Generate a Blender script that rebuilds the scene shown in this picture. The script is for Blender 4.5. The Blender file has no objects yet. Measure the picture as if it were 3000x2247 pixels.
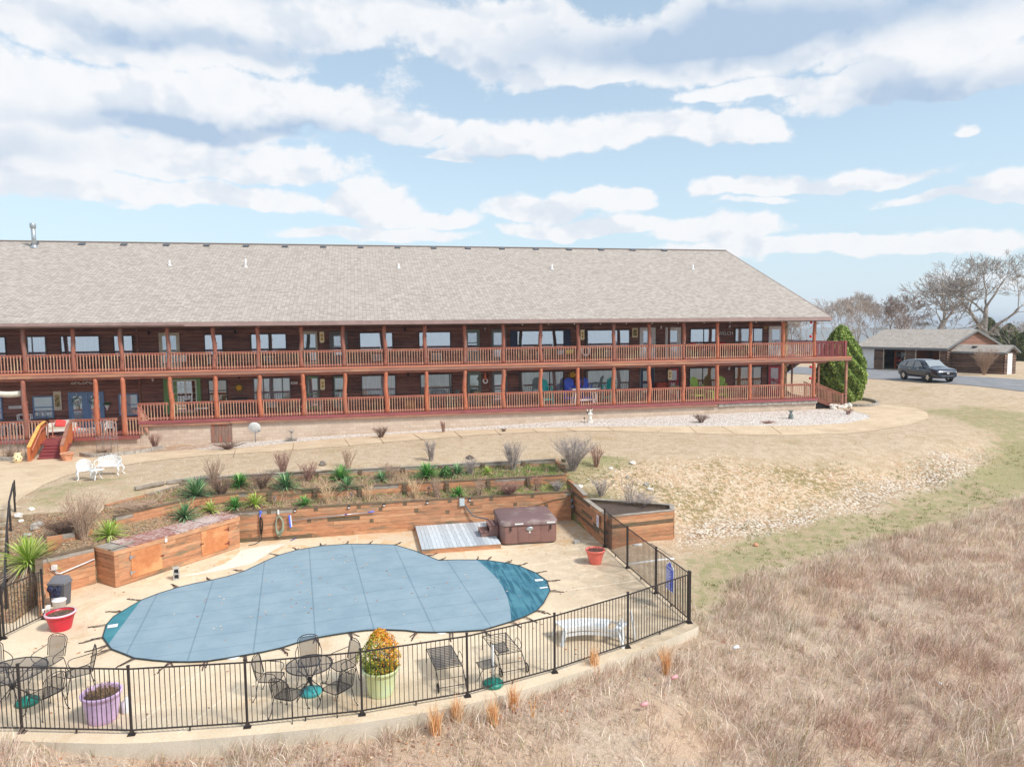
import bpy, math, random
import numpy as np
from mathutils import Vector, Matrix
R = math.radians
sc = bpy.context.scene
COL = sc.collection
# ------------------------------------------------------------------ camera
FPX, YAW, PITCH, ROLL = 2085.34, R(11.98418), R(4.61175), R(-0.56947)
CAM = np.array([-6.33065, -43.85539, 5.19172])
_f = np.array([math.sin(YAW)*math.cos(PITCH), math.cos(YAW)*math.cos(PITCH), -math.sin(PITCH)])
_r0 = np.array([math.cos(YAW), -math.sin(YAW), 0.0]); _u0 = np.cross(_r0, _f)
CR = math.cos(ROLL)*_r0 + math.sin(ROLL)*_u0
CU = -math.sin(ROLL)*_r0 + math.cos(ROLL)*_u0
CF = _f
cam = bpy.data.cameras.new('camera'); camo = bpy.data.objects.new('camera', cam); COL.objects.link(camo)
cam.sensor_width = 36.0; cam.lens = 36.0*FPX/3000.0; cam.clip_start = 0.1; cam.clip_end = 20000
camo.matrix_world = Matrix(((CR[0], CU[0], -CF[0], CAM[0]), (CR[1], CU[1], -CF[1], CAM[1]), (CR[2], CU[2], -CF[2], CAM[2]), (0, 0, 0, 1)))
sc.camera = camo
def ray(x, y): return CF + (x-1500)/FPX*CR - (y-1123.5)/FPX*CU
def U(x, y, z):                                   # point on the level z seen at photograph position x, y
    d = ray(x, y); t = (z-CAM[2])/d[2]; return CAM + t*d
def UY(x, y, Y):
    d = ray(x, y); t = (Y-CAM[1])/d[1]; return CAM + t*d
# ------------------------------------------------------------------ light
sc.view_settings.view_transform = 'Standard'; sc.view_settings.look = 'None'
sc.view_settings.exposure = 0.16; sc.view_settings.gamma = 1.0
sc.render.film_transparent = False
try: sc.cycles.use_denoising = True
except Exception: pass
sc.cycles.max_bounces = 6; sc.cycles.transparent_max_bounces = 12; sc.cycles.sample_clamp_indirect = 6
SUN_EL, SUN_AZ = R(47), R(134)
sl = bpy.data.lights.new('sun', 'SUN'); so = bpy.data.objects.new('sun', sl); COL.objects.link(so)
sl.energy = 3.3; sl.angle = R(9); sl.color = (1.0, 0.96, 0.90)
sdir = Vector((math.sin(SUN_AZ)*math.cos(SUN_EL), math.cos(SUN_AZ)*math.cos(SUN_EL), math.sin(SUN_EL)))
so.rotation_euler = (-sdir).to_track_quat('-Z', 'Y').to_euler(); so.location = (0, 0, 60)

class NT:
    """small helper for writing node trees"""
    def __init__(s, tree): s.t = tree; s.n = tree.nodes; s.l = tree.links
    def new(s, typ, **kw):
        n = s.n.new(typ)
        for k, v in kw.items():
            if k.startswith('i_'):
                s.set(n.inputs[k[2:].replace('_', ' ')], v)
            else: setattr(n, k, v)
        return n
    def set(s, sock, v):
        if isinstance(v, bpy.types.NodeSocket): s.l.new(v, sock)
        elif v is not None: sock.default_value = v
    def m(s, op, a, b=None, c=None, clamp=False):
        n = s.n.new('ShaderNodeMath'); n.operation = op; n.use_clamp = clamp
        s.set(n.inputs[0], a)
        if b is not None: s.set(n.inputs[1], b)
        if c is not None: s.set(n.inputs[2], c)
        return n.outputs[0]
    def mix(s, f, a, b, mode='MIX'):
        n = s.n.new('ShaderNodeMix'); n.data_type = 'RGBA'; n.blend_type = mode
        s.set(n.inputs[0], f)
        for i, v in ((6, a), (7, b)):
            if isinstance(v, tuple) and len(v) == 3: v = v+(1,)
            s.set(n.inputs[i], v)
        return n.outputs[2]
    def ss(s, v, lo, hi, a=0.0, b=1.0):
        n = s.n.new('ShaderNodeMapRange'); n.interpolation_type = 'SMOOTHSTEP'
        s.set(n.inputs[0], v); s.set(n.inputs[1], lo); s.set(n.inputs[2], hi); s.set(n.inputs[3], a); s.set(n.inputs[4], b)
        return n.outputs[0]
    def noise(s, vec, scale, detail=3, rough=.55, dist=0.0, out=0, dim='3D'):
        n = s.n.new('ShaderNodeTexNoise'); n.noise_dimensions = dim
        if vec is not None: s.l.new(vec, n.inputs['Vector'])
        n.inputs['Scale'].default_value = scale; n.inputs['Detail'].default_value = detail
        n.inputs['Roughness'].default_value = rough; n.inputs['Distortion'].default_value = dist
        return n.outputs[out]
    def vor(s, vec, scale, out=0, feat='F1', rnd=1.0):
        n = s.n.new('ShaderNodeTexVoronoi'); n.feature = feat
        if vec is not None: s.l.new(vec, n.inputs['Vector'])
        n.inputs['Scale'].default_value = scale; n.inputs['Randomness'].default_value = rnd
        return n.outputs[out]
    def mapv(s, vec, scale=(1, 1, 1), loc=(0, 0, 0), rot=(0, 0, 0)):
        n = s.n.new('ShaderNodeMapping'); s.l.new(vec, n.inputs[0])
        n.inputs['Scale'].default_value = scale; n.inputs['Location'].default_value = loc; n.inputs['Rotation'].default_value = rot
        return n.outputs[0]
    def ramp(s, f, stops, interp='LINEAR'):
        n = s.n.new('ShaderNodeValToRGB'); s.set(n.inputs[0], f); r = n.color_ramp; r.interpolation = interp
        while len(r.elements) < len(stops): r.elements.new(0.5)
        for e, (p, c) in zip(r.elements, stops): e.position = p; e.color = c if len(c) == 4 else tuple(c)+(1,)
        return n.outputs[0]
# ------------------------------------------------------------------ world: sky texture with cumulus banks
W = bpy.data.worlds.new('World'); sc.world = W; W.use_nodes = True
W.cycles.sampling_method = 'MANUAL'; W.cycles.sample_map_resolution = 256
W.node_tree.nodes.clear(); w = NT(W.node_tree)
sky = w.new('ShaderNodeTexSky', sky_type='NISHITA'); sky.sun_disc = False
sky.sun_elevation = SUN_EL; sky.sun_rotation = SUN_AZ; sky.air_density = 1.0; sky.dust_density = 0.6; sky.ozone_density = 1.0; sky.altitude = 300
tc = w.new('ShaderNodeTexCoord').outputs['Generated']
sep = w.new('ShaderNodeSeparateXYZ'); w.l.new(tc, sep.inputs[0])
sx, sy, sz = sep.outputs
hor_ = w.m('SQRT', w.m('ADD', w.m('MULTIPLY', sx, sx), w.m('MULTIPLY', sy, sy)))
az = w.m('ARCTAN2', sx, sy)
el = w.m('ARCTAN2', sz, hor_)
def azel(px, py):
    d = ray(px, py); return math.atan2(d[0], d[1]), math.atan2(d[2], math.hypot(d[0], d[1]))
# cloud banks: centre x, y and half widths in photograph units, weight
BANKS = [(330,330,560,150,1.0),(820,330,420,120,1.0),(1120,370,250,70,.9),(250,80,560,110,1.0),(900,60,520,110,1.0),(1500,130,380,120,1.1),
 (80,520,300,120,.8),(500,480,500,80,1.0),(620,590,320,55,1.0),(250,600,230,30,.5),
 (1500,410,260,62,1.1),(1850,400,300,62,1.1),(2150,400,140,55,1.0),(1320,455,120,22,.7),
 (2200,120,700,150,1.2),(2800,60,600,120,1.2),(2300,260,330,45,.9),(2700,240,420,70,1.1),(1700,230,200,50,.9),
 (2200,560,190,40,.95),(2500,530,260,40,.95),(2250,600,200,18,.6),(2800,580,280,28,.9),(2960,540,90,40,.8),
 (1080,600,150,70,1.1),(1230,650,190,38,.95),(1100,700,300,36,.9),(1560,620,240,60,1.1),(1750,600,180,42,.95),(1700,680,330,38,.95),(2080,690,190,50,.95),(2250,740,360,38,.9),(2600,730,340,40,.95),(2780,700,160,22,.7),(2850,355,50,22,.7),(3000,830,420,36,.5)]
P0 = azel(1500, 600)
wv = w.new('ShaderNodeCombineXYZ'); w.l.new(az, wv.inputs[0]); w.l.new(el, wv.inputs[1])
wvec = w.mapv(wv.outputs[0], scale=(1.0, 1.35, 1.0))
n1 = w.noise(wvec, 6.5, 8, .67, 0.0)          # billows with fine edges
nw = w.noise(wvec, 7.0, 3, .55, 0.0, out=1)
nws = w.new('ShaderNodeSeparateXYZ'); w.l.new(nw, nws.inputs[0])
azw = w.m('ADD', az, w.m('MULTIPLY', w.m('SUBTRACT', nws.outputs[0], .5), .16))
elw = w.m('ADD', el, w.m('MULTIPLY', w.m('SUBTRACT', nws.outputs[1], .5), .07))
def field(rows, k=.9/FPX):
    """soft-edged banks; the falloff below a bank is steeper, so bases are flat"""
    acc = None
    for (bx, by, bw, bh, wt) in rows:
        a0, e0 = azel(bx, by)
        u = w.m('MULTIPLY', w.m('SUBTRACT', azw, a0), 1/(bw*k)); v = w.m('SUBTRACT', elw, e0)
        v = w.m('MULTIPLY', w.m('MAXIMUM', v, w.m('MULTIPLY', v, -1.7)), 1/(bh*k))
        r2 = w.m('ADD', w.m('MULTIPLY', u, u), w.m('MULTIPLY', v, v))
        g = w.m('MULTIPLY', w.m('DIVIDE', 1.0, w.m('ADD', 1.0, w.m('MULTIPLY', r2, r2))), wt)
        acc = g if acc is None else w.m('MAXIMUM', acc, g)
    return acc
bf = field(BANKS)
# away from the photographed part of the sky the banks come from noise alone
away = w.m('MULTIPLY', w.ss(w.m('ABSOLUTE', w.m('SUBTRACT', az, P0[0])), .72, .95), w.ss(n1, .45, .62, 0, .9))
high = w.m('MULTIPLY', w.ss(el, .62, .8), w.ss(n1, .42, .6, 0, .9))
bf = w.m('MAXIMUM', bf, w.m('MAXIMUM', away, high))
n3 = w.noise(w.mapv(wv.outputs[0], scale=(1.0, 1.25, 1.0), loc=(3, 1, 0)), 24, 5, .6)
dens = w.m('ADD', bf, w.m('ADD', w.m('MULTIPLY', w.m('SUBTRACT', n1, .5), 1.5), w.m('MULTIPLY', w.m('SUBTRACT', n3, .5), .75)))
cov = w.ss(dens, .32, .66)
# relief: the same billows sampled a little higher; grey-blue bases and one long dark bank upper right
n1b = w.noise(w.mapv(wv.outputs[0], scale=(1.0, 1.35, 1.0), loc=(.012, .032, 0)), 6.5, 4, .55, 0.0)
n1c = w.noise(wvec, 6.5, 4, .55, 0.0)
dark = w.ss(w.m('SUBTRACT', n1b, n1c), -.01, .10)
acc = field([(2150,120,620,80,1.1),(650,125,360,34,.75),(640,385,420,34,.85),(2780,265,330,32,.65),(40,430,170,60,.5),(1480,455,200,14,.4),(1850,455,260,14,.4),(1150,20,400,24,.4)])
shade = w.m('ADD', w.m('ADD', w.m('MULTIPLY', dark, .34), w.m('MULTIPLY', w.m('SUBTRACT', n3, .5), -.45)), acc, clamp=True)
SK = 10.0
cl = w.mix(shade, (SK*.86, SK*.87, SK*.89, 1), (SK*.42, SK*.54, SK*.70, 1))
skc = w.mix(1.0, sky.outputs[0], (2.3, 2.0, 1.66, 1), 'MULTIPLY')
haze_f = w.ss(el, -.02, .30, .86, .45)
skc = w.mix(haze_f, skc, (SK*.50, SK*.67, SK*.82, 1))
skc = w.mix(w.ss(el, 0, .10, .45, 0), skc, (SK*.72, SK*.80, SK*.88, 1))
final = w.mix(w.m('MULTIPLY', cov, w.ss(el, -.01, .06, .35, .97)), skc, cl)
bg = w.new('ShaderNodeBackground'); w.l.new(final, bg.inputs[0]); bg.inputs[1].default_value = 0.1
wo = w.new('ShaderNodeOutputWorld'); w.l.new(bg.outputs[0], wo.inputs[0])
# ------------------------------------------------------------------ objects
def tag(o, label=None, cat=None, group=None, kind=None):
    if label: o['label'] = label
    if cat: o['category'] = cat
    if group: o['group'] = group
    if kind: o['kind'] = kind
    return o
def thing(name, label, cat, loc=(0, 0, 0), rz=0.0, group=None):
    o = bpy.data.objects.new(name, None); COL.objects.link(o); o.empty_display_size = .2
    o.location = tuple(float(v) for v in loc); o.rotation_euler = (0, 0, rz); return tag(o, label, cat, group)
def wloc(o):
    v = Vector((0, 0, 0))
    while o: v += o.location; o = o.parent
    return v
def children(o): return [c for c in bpy.data.objects if c.parent == o]
def dup(root, loc=None, rz=None, label=None, group=None, scale=None):
    def rec(o, par):
        c = o.copy(); COL.objects.link(c); c.parent = par
        for ch in kids.get(o.name, []): rec(ch, c)
        return c
    kids = {}
    def collect(o):
        kids[o.name] = list(o.children)
        for ch in o.children: collect(ch)
    collect(root)
    r = rec(root, root.parent)
    if loc is not None: r.location = tuple(float(v) for v in loc)
    if rz is not None: r.rotation_euler = (0, 0, rz)
    if label: r['label'] = label
    if group: r['group'] = group
    if scale: r.scale = (scale,)*3 if not isinstance(scale, tuple) else scale
    return r
class MB:
    def __init__(s): s.v = []; s.f = []; s.mi = []; s.cm = 0; s.sm = []
    def add(s, vs, fs, smooth=False):
        b = len(s.v); s.v.extend([tuple(map(float, q)) for q in vs])
        for f in fs: s.f.append(tuple(i+b for i in f)); s.mi.append(s.cm); s.sm.append(smooth)
        return s
    def mat(s, i): s.cm = i; return s
    def box(s, x0, x1, y0, y1, z0, z1):
        vs = [(x0,y0,z0),(x1,y0,z0),(x1,y1,z0),(x0,y1,z0),(x0,y0,z1),(x1,y0,z1),(x1,y1,z1),(x0,y1,z1)]
        return s.add(vs, [(0,3,2,1),(4,5,6,7),(0,1,5,4),(1,2,6,5),(2,3,7,6),(3,0,4,7)])
    def cbox(s, c, sz, rz=0.0, M=None):
        hx, hy, hz = [q/2 for q in sz]; vs = []
        for dx, dy, dz in [(-1,-1,-1),(1,-1,-1),(1,1,-1),(-1,1,-1),(-1,-1,1),(1,-1,1),(1,1,1),(-1,1,1)]:
            p = Vector((dx*hx, dy*hy, dz*hz))
            if M: p = M @ p
            elif rz: p = Vector((p.x*math.cos(rz)-p.y*math.sin(rz), p.x*math.sin(rz)+p.y*math.cos(rz), p.z))
            vs.append((p.x+c[0], p.y+c[1], p.z+c[2]))
        return s.add(vs, [(0,3,2,1),(4,5,6,7),(0,1,5,4),(1,2,6,5),(2,3,7,6),(3,0,4,7)])
    def beam(s, p0, p1, wd, ht, up=(0, 0, 1)):
        p0, p1 = Vector(p0), Vector(p1); d = p1-p0
        if d.length < 1e-6: return s
        d.normalize(); u = Vector(up)
        if abs(d.dot(u)) > .995: u = Vector((0, 1, 0))
        r = d.cross(u).normalized()*wd/2; u2 = r.cross(d).normalized()*ht/2
        vs = [p0-r-u2, p0+r-u2, p0+r+u2, p0-r+u2, p1-r-u2, p1+r-u2, p1+r+u2, p1-r+u2]
        return s.add(vs, [(0,1,2,3),(4,7,6,5),(0,4,5,1),(1,5,6,2),(2,6,7,3),(3,7,4,0)])
    def tube(s, pts, rad, n=6, closed=False, caps=True):
        pts = [Vector(p) for p in pts]; k = len(pts)
        rads = rad if isinstance(rad, (list, tuple)) else [rad]*k
        vs = []; prev = None
        for i in range(k):
            if closed: t = pts[(i+1) % k]-pts[i-1]
            else: t = pts[min(i+1, k-1)]-pts[max(i-1, 0)]
            if t.length < 1e-9: t = Vector((0, 0, 1))
            t.normalize()
            if prev is None:
                a = Vector((0, 0, 1)) if abs(t.z) < .9 else Vector((1, 0, 0)); a = a-t*a.dot(t); a.normalize()
            else:
                a = prev-t*prev.dot(t)
                if a.length < 1e-6: a = Vector((1, 0, 0))
                a.normalize()
            prev = a; b = t.cross(a)
            for j in range(n):
                an = 2*math.pi*j/n; vs.append(pts[i]+(a*math.cos(an)+b*math.sin(an))*rads[i])
        fs = []
        for i in range(k if closed else k-1):
            for j in range(n):
                a0 = i*n+j; a1 = i*n+(j+1) % n; b0 = ((i+1) % k)*n+j; b1 = ((i+1) % k)*n+(j+1) % n
                fs.append((a0, a1, b1, b0))
        if caps and not closed: fs += [tuple(range(n))[::-1], tuple((k-1)*n+j for j in range(n))]
        return s.add(vs, fs, n > 4)
    def lathe(s, prof, c=(0, 0, 0), n=24, sx=1.0, sy=1.0, capb=True, capt=False):
        vs = []; fs = []
        for r, z in prof:
            for j in range(n):
                an = 2*math.pi*j/n; vs.append((c[0]+r*math.cos(an)*sx, c[1]+r*math.sin(an)*sy, c[2]+z))
        for i in range(len(prof)-1):
            for j in range(n): fs.append((i*n+j, i*n+(j+1) % n, (i+1)*n+(j+1) % n, (i+1)*n+j))
        if capb: fs.append(tuple(range(n))[::-1])
        if capt: fs.append(tuple((len(prof)-1)*n+j for j in range(n)))
        return s.add(vs, fs, True)
    def prism(s, poly, z0, z1):                     # poly [(x, y)] counter-clockwise
        n = len(poly); vs = [(x, y, z0) for x, y in poly]+[(x, y, z1) for x, y in poly]
        fs = [tuple(range(n))[::-1], tuple(range(n, 2*n))]+[(i, (i+1) % n, n+(i+1) % n, n+i) for i in range(n)]
        return s.add(vs, fs)
    def extr(s, poly, o, e1, e2, ex):               # planar polygon at o with axes e1, e2 extruded by ex
        o, e1, e2, ex = map(Vector, (o, e1, e2, ex)); n = len(poly)
        a = [o+e1*x+e2*y for x, y in poly]; b = [q+ex for q in a]
        fs = [tuple(range(n)), tuple(range(n, 2*n))[::-1]]+[(i, n+i, n+(i+1) % n, (i+1) % n) for i in range(n)]
        return s.add(a+b, fs)
    def ell(s, c, r, n=10, m=7, jit=0.0, rnd=None):
        vs = []; fs = []
        for i in range(m+1):
            th = math.pi*i/m
            for j in range(n):
                an = 2*math.pi*j/n; k = 1+(rnd.uniform(-jit, jit) if rnd else 0)
                vs.append((c[0]+r[0]*k*math.sin(th)*math.cos(an), c[1]+r[1]*k*math.sin(th)*math.sin(an), c[2]+r[2]*k*math.cos(th)))
        for i in range(m):
            for j in range(n): fs.append((i*n+j, (i+1)*n+j, (i+1)*n+(j+1) % n, i*n+(j+1) % n))
        return s.add(vs, fs, jit == 0)
    def quad(s, a, b, c, d): return s.add([a, b, c, d], [(0, 1, 2, 3)])
    def build(s, name, mats, parent=None, world=True, uv=None, bevel=0.0, recalc=False):
        me = bpy.data.meshes.new(name)
        off = wloc(parent) if (parent is not None and world) else Vector((0, 0, 0))
        vs = [(v[0]-off.x, v[1]-off.y, v[2]-off.z) for v in s.v]
        me.from_pydata(vs, [], s.f)
        if not isinstance(mats, (list, tuple)): mats = [mats]
        for mt in mats: me.materials.append(mt)
        me.polygons.foreach_set('material_index', s.mi); me.polygons.foreach_set('use_smooth', s.sm)
        me.update()
        o = bpy.data.objects.new(name, me); COL.objects.link(o)
        if parent is not None: o.parent = parent
        if bevel > 0:
            b = o.modifiers.new('bevel', 'BEVEL'); b.width = bevel; b.segments = 2; b.limit_method = 'ANGLE'
        return o
def npmesh(name, V, F, mat, parent=None, attrs=None, smooth=False, tri=False):
    """fast mesh from numpy arrays; F is (n,3) or (n,4)"""
    me = bpy.data.meshes.new(name); V = np.asarray(V, dtype=np.float32); F = np.asarray(F, dtype=np.int32)
    k = F.shape[1]
    me.vertices.add(len(V)); me.vertices.foreach_set('co', V.ravel())
    me.loops.add(F.size); me.loops.foreach_set('vertex_index', F.ravel())
    me.polygons.add(len(F)); me.polygons.foreach_set('loop_start', np.arange(0, F.size, k, dtype=np.int32))
    try: me.polygons.foreach_set('loop_total', np.full(len(F), k, dtype=np.int32))
    except Exception: pass
    me.polygons.foreach_set('use_smooth', np.full(len(F), smooth))
    for nm, arr in (attrs or {}).items():
        a = me.color_attributes.new(nm, 'FLOAT_COLOR', 'POINT'); arr = np.asarray(arr, dtype=np.float32)
        if arr.shape[1] == 3: arr = np.hstack([arr, np.ones((len(arr), 1), np.float32)])
        a.data.foreach_set('color', arr.ravel())
    for mt in (mat if isinstance(mat, (list, tuple)) else [mat]): me.materials.append(mt)
    me.update(calc_edges=True); me.validate()
    o = bpy.data.objects.new(name, me); COL.objects.link(o)
    if parent is not None: o.parent = parent
    return o
# ------------------------------------------------------------------ materials
def lin(c):                                           # 0-255 sRGB to linear
    return tuple(((v/255)/12.92 if v/255 <= .04045 else (((v/255)+.055)/1.055)**2.4) for v in c)
def newmat(name):
    m = bpy.data.materials.new(name); m.use_nodes = True; m.node_tree.nodes.clear()
    t = NT(m.node_tree); b = t.new('ShaderNodeBsdfPrincipled'); o = t.new('ShaderNodeOutputMaterial'); t.l.new(b.outputs[0], o.inputs[0])
    return m, t, b
def bump(t, b, h, strength=.3, dist=.02):
    n = t.new('ShaderNodeBump'); t.set(n.inputs['Height'], h); n.inputs['Strength'].default_value = strength; n.inputs['Distance'].default_value = dist
    t.l.new(n.outputs[0], b.inputs['Normal'])
def simple(name, col, rough=.6, var=.12, scale=6.0, metal=0.0, col2=None, bmp=0.0, stretch=(1, 1, 1), spec=None, coat=0.0, perobj=0.0, sub=0.0):
    m, t, b = newmat(name); tcn = t.new('ShaderNodeTexCoord').outputs['Object']; v = t.mapv(tcn, scale=stretch)
    n = t.noise(v, scale, 5, .6)
    c = tuple(col); c2 = col2 or tuple(q*(1-var*2.2) for q in c); c1 = tuple(min(1, q*(1+var)) for q in c) if not col2 else c
    out = t.mix(t.ss(n, .32, .68), c2, c1)
    if perobj:
        oi = t.new('ShaderNodeObjectInfo').outputs['Random']
        hs = t.new('ShaderNodeHueSaturation'); t.l.new(out, hs.inputs['Color']); t.l.new(t.m('ADD', 1-perobj, t.m('MULTIPLY', oi, perobj*2)), hs.inputs['Value']); out = hs.outputs[0]
    t.l.new(out, b.inputs['Base Color']); b.inputs['Roughness'].default_value = rough; b.inputs['Metallic'].default_value = metal
    if spec is not None: b.inputs['Specular IOR Level'].default_value = spec
    if coat: b.inputs['Coat Weight'].default_value = coat
    if bmp: bump(t, b, n, bmp, .01)
    return m
def wood(name, c1, c2, c3=None, grain=(1, 1, 14), scale=3.0, rough=.7, plank=None, bmp=.15, stain=None):
    """weathered wood with grain along one axis; plank = (axis index, width)"""
    m, t, b = newmat(name); tcn = t.new('ShaderNodeTexCoord').outputs['Object']
    v = t.mapv(tcn, scale=grain); n = t.noise(v, scale, 6, .65, .6); big = t.noise(tcn, .9, 4, .6); big2 = t.noise(v, scale*.35, 3, .6)
    col = t.mix(t.ss(n, .3, .7), c1, c2)
    if c3: col = t.mix(t.m('MULTIPLY', t.ss(big2, .46, .64), t.ss(big, .35, .6)), col, c3)
    if plank:
        sp = t.new('ShaderNodeSeparateXYZ'); t.l.new(tcn, sp.inputs[0]); a = sp.outputs[plank[0]]
        q = t.m('DIVIDE', a, plank[1]); fl = t.m('FLOOR', q); fr = t.m('SUBTRACT', q, fl)
        wn = t.new('ShaderNodeTexWhiteNoise', noise_dimensions='1D'); t.l.new(fl, wn.inputs['W'])
        hs = t.new('ShaderNodeHueSaturation'); t.l.new(col, hs.inputs['Color']); t.l.new(t.m('ADD', .78, t.m('MULTIPLY', wn.outputs[0], .42)), hs.inputs['Value']); col = hs.outputs[0]
        g = t.m('MULTIPLY', t.ss(fr, 0, .06, 1, 0), 1); col = t.mix(t.m('MULTIPLY', g, .75), col, tuple(q*.25 for q in c2))
    t.l.new(col, b.inputs['Base Color']); b.inputs['Roughness'].default_value = rough
    bump(t, b, n, bmp, .01); return m
def attrmat(name, rough=.85, attr='col', sub=0.0, var=0.0, trans=0.0):
    m, t, b = newmat(name); a = t.new('ShaderNodeAttribute', attribute_name=attr).outputs['Color']
    t.l.new(a, b.inputs['Base Color']); b.inputs['Roughness'].default_value = rough; b.inputs['Specular IOR Level'].default_value = .2
    return m
FP = [U(x, y, -3.0) for x, y in [(65,2145),(386,2152),(725,2130),(1061,2094),(1370,2040),(1625,1970),(1839,1897)]]
CORNER = np.array([2.33, -26.28, -3.0])
FPX_ = [tuple(q[:2]) for q in FP]+[tuple(CORNER[:2])]
left_ext = [(FPX_[0][0]-2.2, FPX_[0][1]+.55), (FPX_[0][0]-4.3, FPX_[0][1]+1.4)]
FENCE = left_ext[::-1]+FPX_
def offs(P, d):
    out = []
    for i, p in enumerate(P):
        a = Vector(P[max(i-1, 0)]); c_ = Vector(P[min(i+1, len(P)-1)]); tt = (c_-a).normalized(); out.append((p[0]+tt.y*d, p[1]-tt.x*d))
    return out
def spl(P, k=5):
    P = [np.array(p, float) for p in P]; out = []
    for i in range(len(P)-1):
        p0 = P[max(i-1, 0)]; p1 = P[i]; p2 = P[i+1]; p3 = P[min(i+2, len(P)-1)]
        for j in range(k):
            s_ = j/k; out.append(tuple(.5*((2*p1)+(-p0+p2)*s_+(2*p0-5*p1+4*p2-p3)*s_*s_+(-p0+3*p1-3*p2+p3)*s_**3)))
    out.append(tuple(P[-1])); return out
edge = spl(offs(FENCE, .30), 5); edge[-1] = (2.47, -26.52)
SLAB0 = edge+[(2.60,-16),(-14,-16),(-24,-20)]
def foot(px, py):
    z = -3.0
    while z > -4.6 and not _pin(U(px, py, z), SLAB0): z -= .02
    return U(px, py, z)
def _pin(q, P):
    x, y = q[0], q[1]; ins = False; j = len(P)-1
    for i in range(len(P)):
        if ((P[i][1] > y) != (P[j][1] > y)) and (x < (P[j][0]-P[i][0])*(y-P[i][1])/(P[j][1]-P[i][1])+P[i][0]): ins = not ins
        j = i
    return ins
# ------------------------------------------------------------------ terrain
Y1 = [(-40,-24),(-17,-20.6),(-16.15,-19.95),(-14.97,-18.9),(-11.75,-15.3),(-10.9,-15.32),(2.4,-15.35),(60,-15.4)]
Y2 = [(-40,-18),(-16.2,-18.3),(-14.9,-17.2),(-12.75,-15.0),(-11.2,-14.5),(2.4,-14.45),(60,-14.4)]
Y3 = [(-40,-16),(-15.6,-16.1),(-13.7,-13.1),(-11.5,-12.6),(2.6,-12.5),(60,-12.5)]
def cv(c, x): return np.interp(x, [p[0] for p in c], [p[1] for p in c])
CP = []
def cp(*a): CP.extend(a)
for x, z in [(-34,-1.55),(-25,-1.5),(-18.6,-1.5),(-12.4,-1.43),(-5.6,-1.23),(1.2,-1.07),(9.8,-.86),(17,-.83),(24.7,-.8)]: cp((x,0,z),(x,6,z),(x,13,z),(x,22,z+.1))
for x, z in [(-34,-1.3),(-25,-1.3),(-18,-1.28),(-10,-1.18),(-3,-1.08),(5,-.95),(14,-.88),(22,-.84),(30,-.78),(38,-.68)]: cp((x,-4,z))
for x, z in [(-30,-1.15),(-21,-1.15),(-17,-1.12),(-12,-1.05),(-6,-.98),(0,-.98),(6,-1.0),(12,-1.0),(20,-1.0),(28,-.95),(36,-.9)]: cp((x,-9,z))
for x, z in [(-13,-.98),(-9,-.95),(-4,-.94),(1,-.96)]: cp((x,-12.2,z))
cp((-18.4,-15.6,-1.2),(-19.5,-12.8,-1.15),(-20.5,-15.6,-1.2),(-16.5,-14.5,-1.17),(-17,-16.0,-1.3),(-16,-17,-1.45),
   (-18.1,-17.2,-1.75),(-17.7,-18.4,-2.3),(-17.3,-19.3,-2.75),(-20,-19.3,-2.75),(-20,-17.2,-1.75),(-16.9,-18.4,-1.75),(-16.6,-19.3,-1.95),(-16.5,-20.2,-2.25),(-16.5,-21,-2.75),(-16.6,-22,-3.04),(-17.5,-22,-3.08),
   (-24,-22,-3.1),(-20,-24,-3.12),(-16,-23.2,-3.1),(-30,-20,-2.9),(-30,-26,-3.3))
for x in (-14,-10,-6,-2,1.5):
    for y in (-17,-20,-23,-26): 
        if y < cv(Y1, x)-.3 and y > -26: cp((x, y, -3.25))
# embankment on the right
cp((2.6,-12.6,-1.05),(2.7,-14,-1.3),(2.8,-15.4,-1.62),(3.2,-17,-1.85),(5.0,-16.8,-1.9),(6.0,-18.8,-2.85),(2.5,-19.9,-3.02),(4.9,-19.8,-3.06),(2.6,-22,-3.1),(2.7,-24,-3.2),(2.9,-26.3,-3.32))
for px, py, z in [(1700,1352,-1.08),(1800,1372,-1.3),(1900,1345,-1.1),(2100,1335,-1.12),(2300,1328,-1.15),(2500,1322,-1.2),(2700,1312,-1.2),(2820,1290,-1.15),(2950,1262,-1.1),
                  (1880,1440,-1.85),(2100,1440,-2.0),(2300,1420,-1.95),(2500,1390,-1.85),(2700,1350,-1.6),
                  (1990,1600,-3.02),(2100,1578,-3.05),(2300,1532,-3.0),(2500,1482,-2.85),(2700,1418,-2.5),(2850,1352,-2.0),(2920,1310,-1.6),
                  (2060,1720,-3.2),(2200,1660,-3.2),(2350,1590,-3.15),(2600,1520,-3.0),(2800,1460,-2.75),(2950,1400,-2.35),(3100,1360,-2.0),
                  (2060,1850,-3.35),(2130,1790,-3.3),(2300,1680,-3.25),(2600,1590,-3.1),(2850,1520,-2.85),(3050,1470,-2.6),
                  (2400,1850,-3.45),(2700,1750,-3.35),(3000,1650,-3.1),(3100,1800,-3.3),(2700,1950,-3.65),(3050,2000,-3.75),
                  (2200,2080,-3.85),(2000,2180,-4.0),(2300,2247,-4.1),(2700,2200,-4.05),(3050,2247,-4.15)]:
    q = U(px, py, z); cp((q[0], q[1], z))
cp((-20,-32,-4.6),(-10,-36,-5.2),(0,-38,-5.6),(8,-38,-5.4),(16,-36,-5.0),(-30,-34,-5.0),(-6,-46,-7),(10,-46,-7),(26,-34,-4.6),(30,-26,-3.6),(40,-20,-2.8),(40,-12,-1.8))
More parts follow.
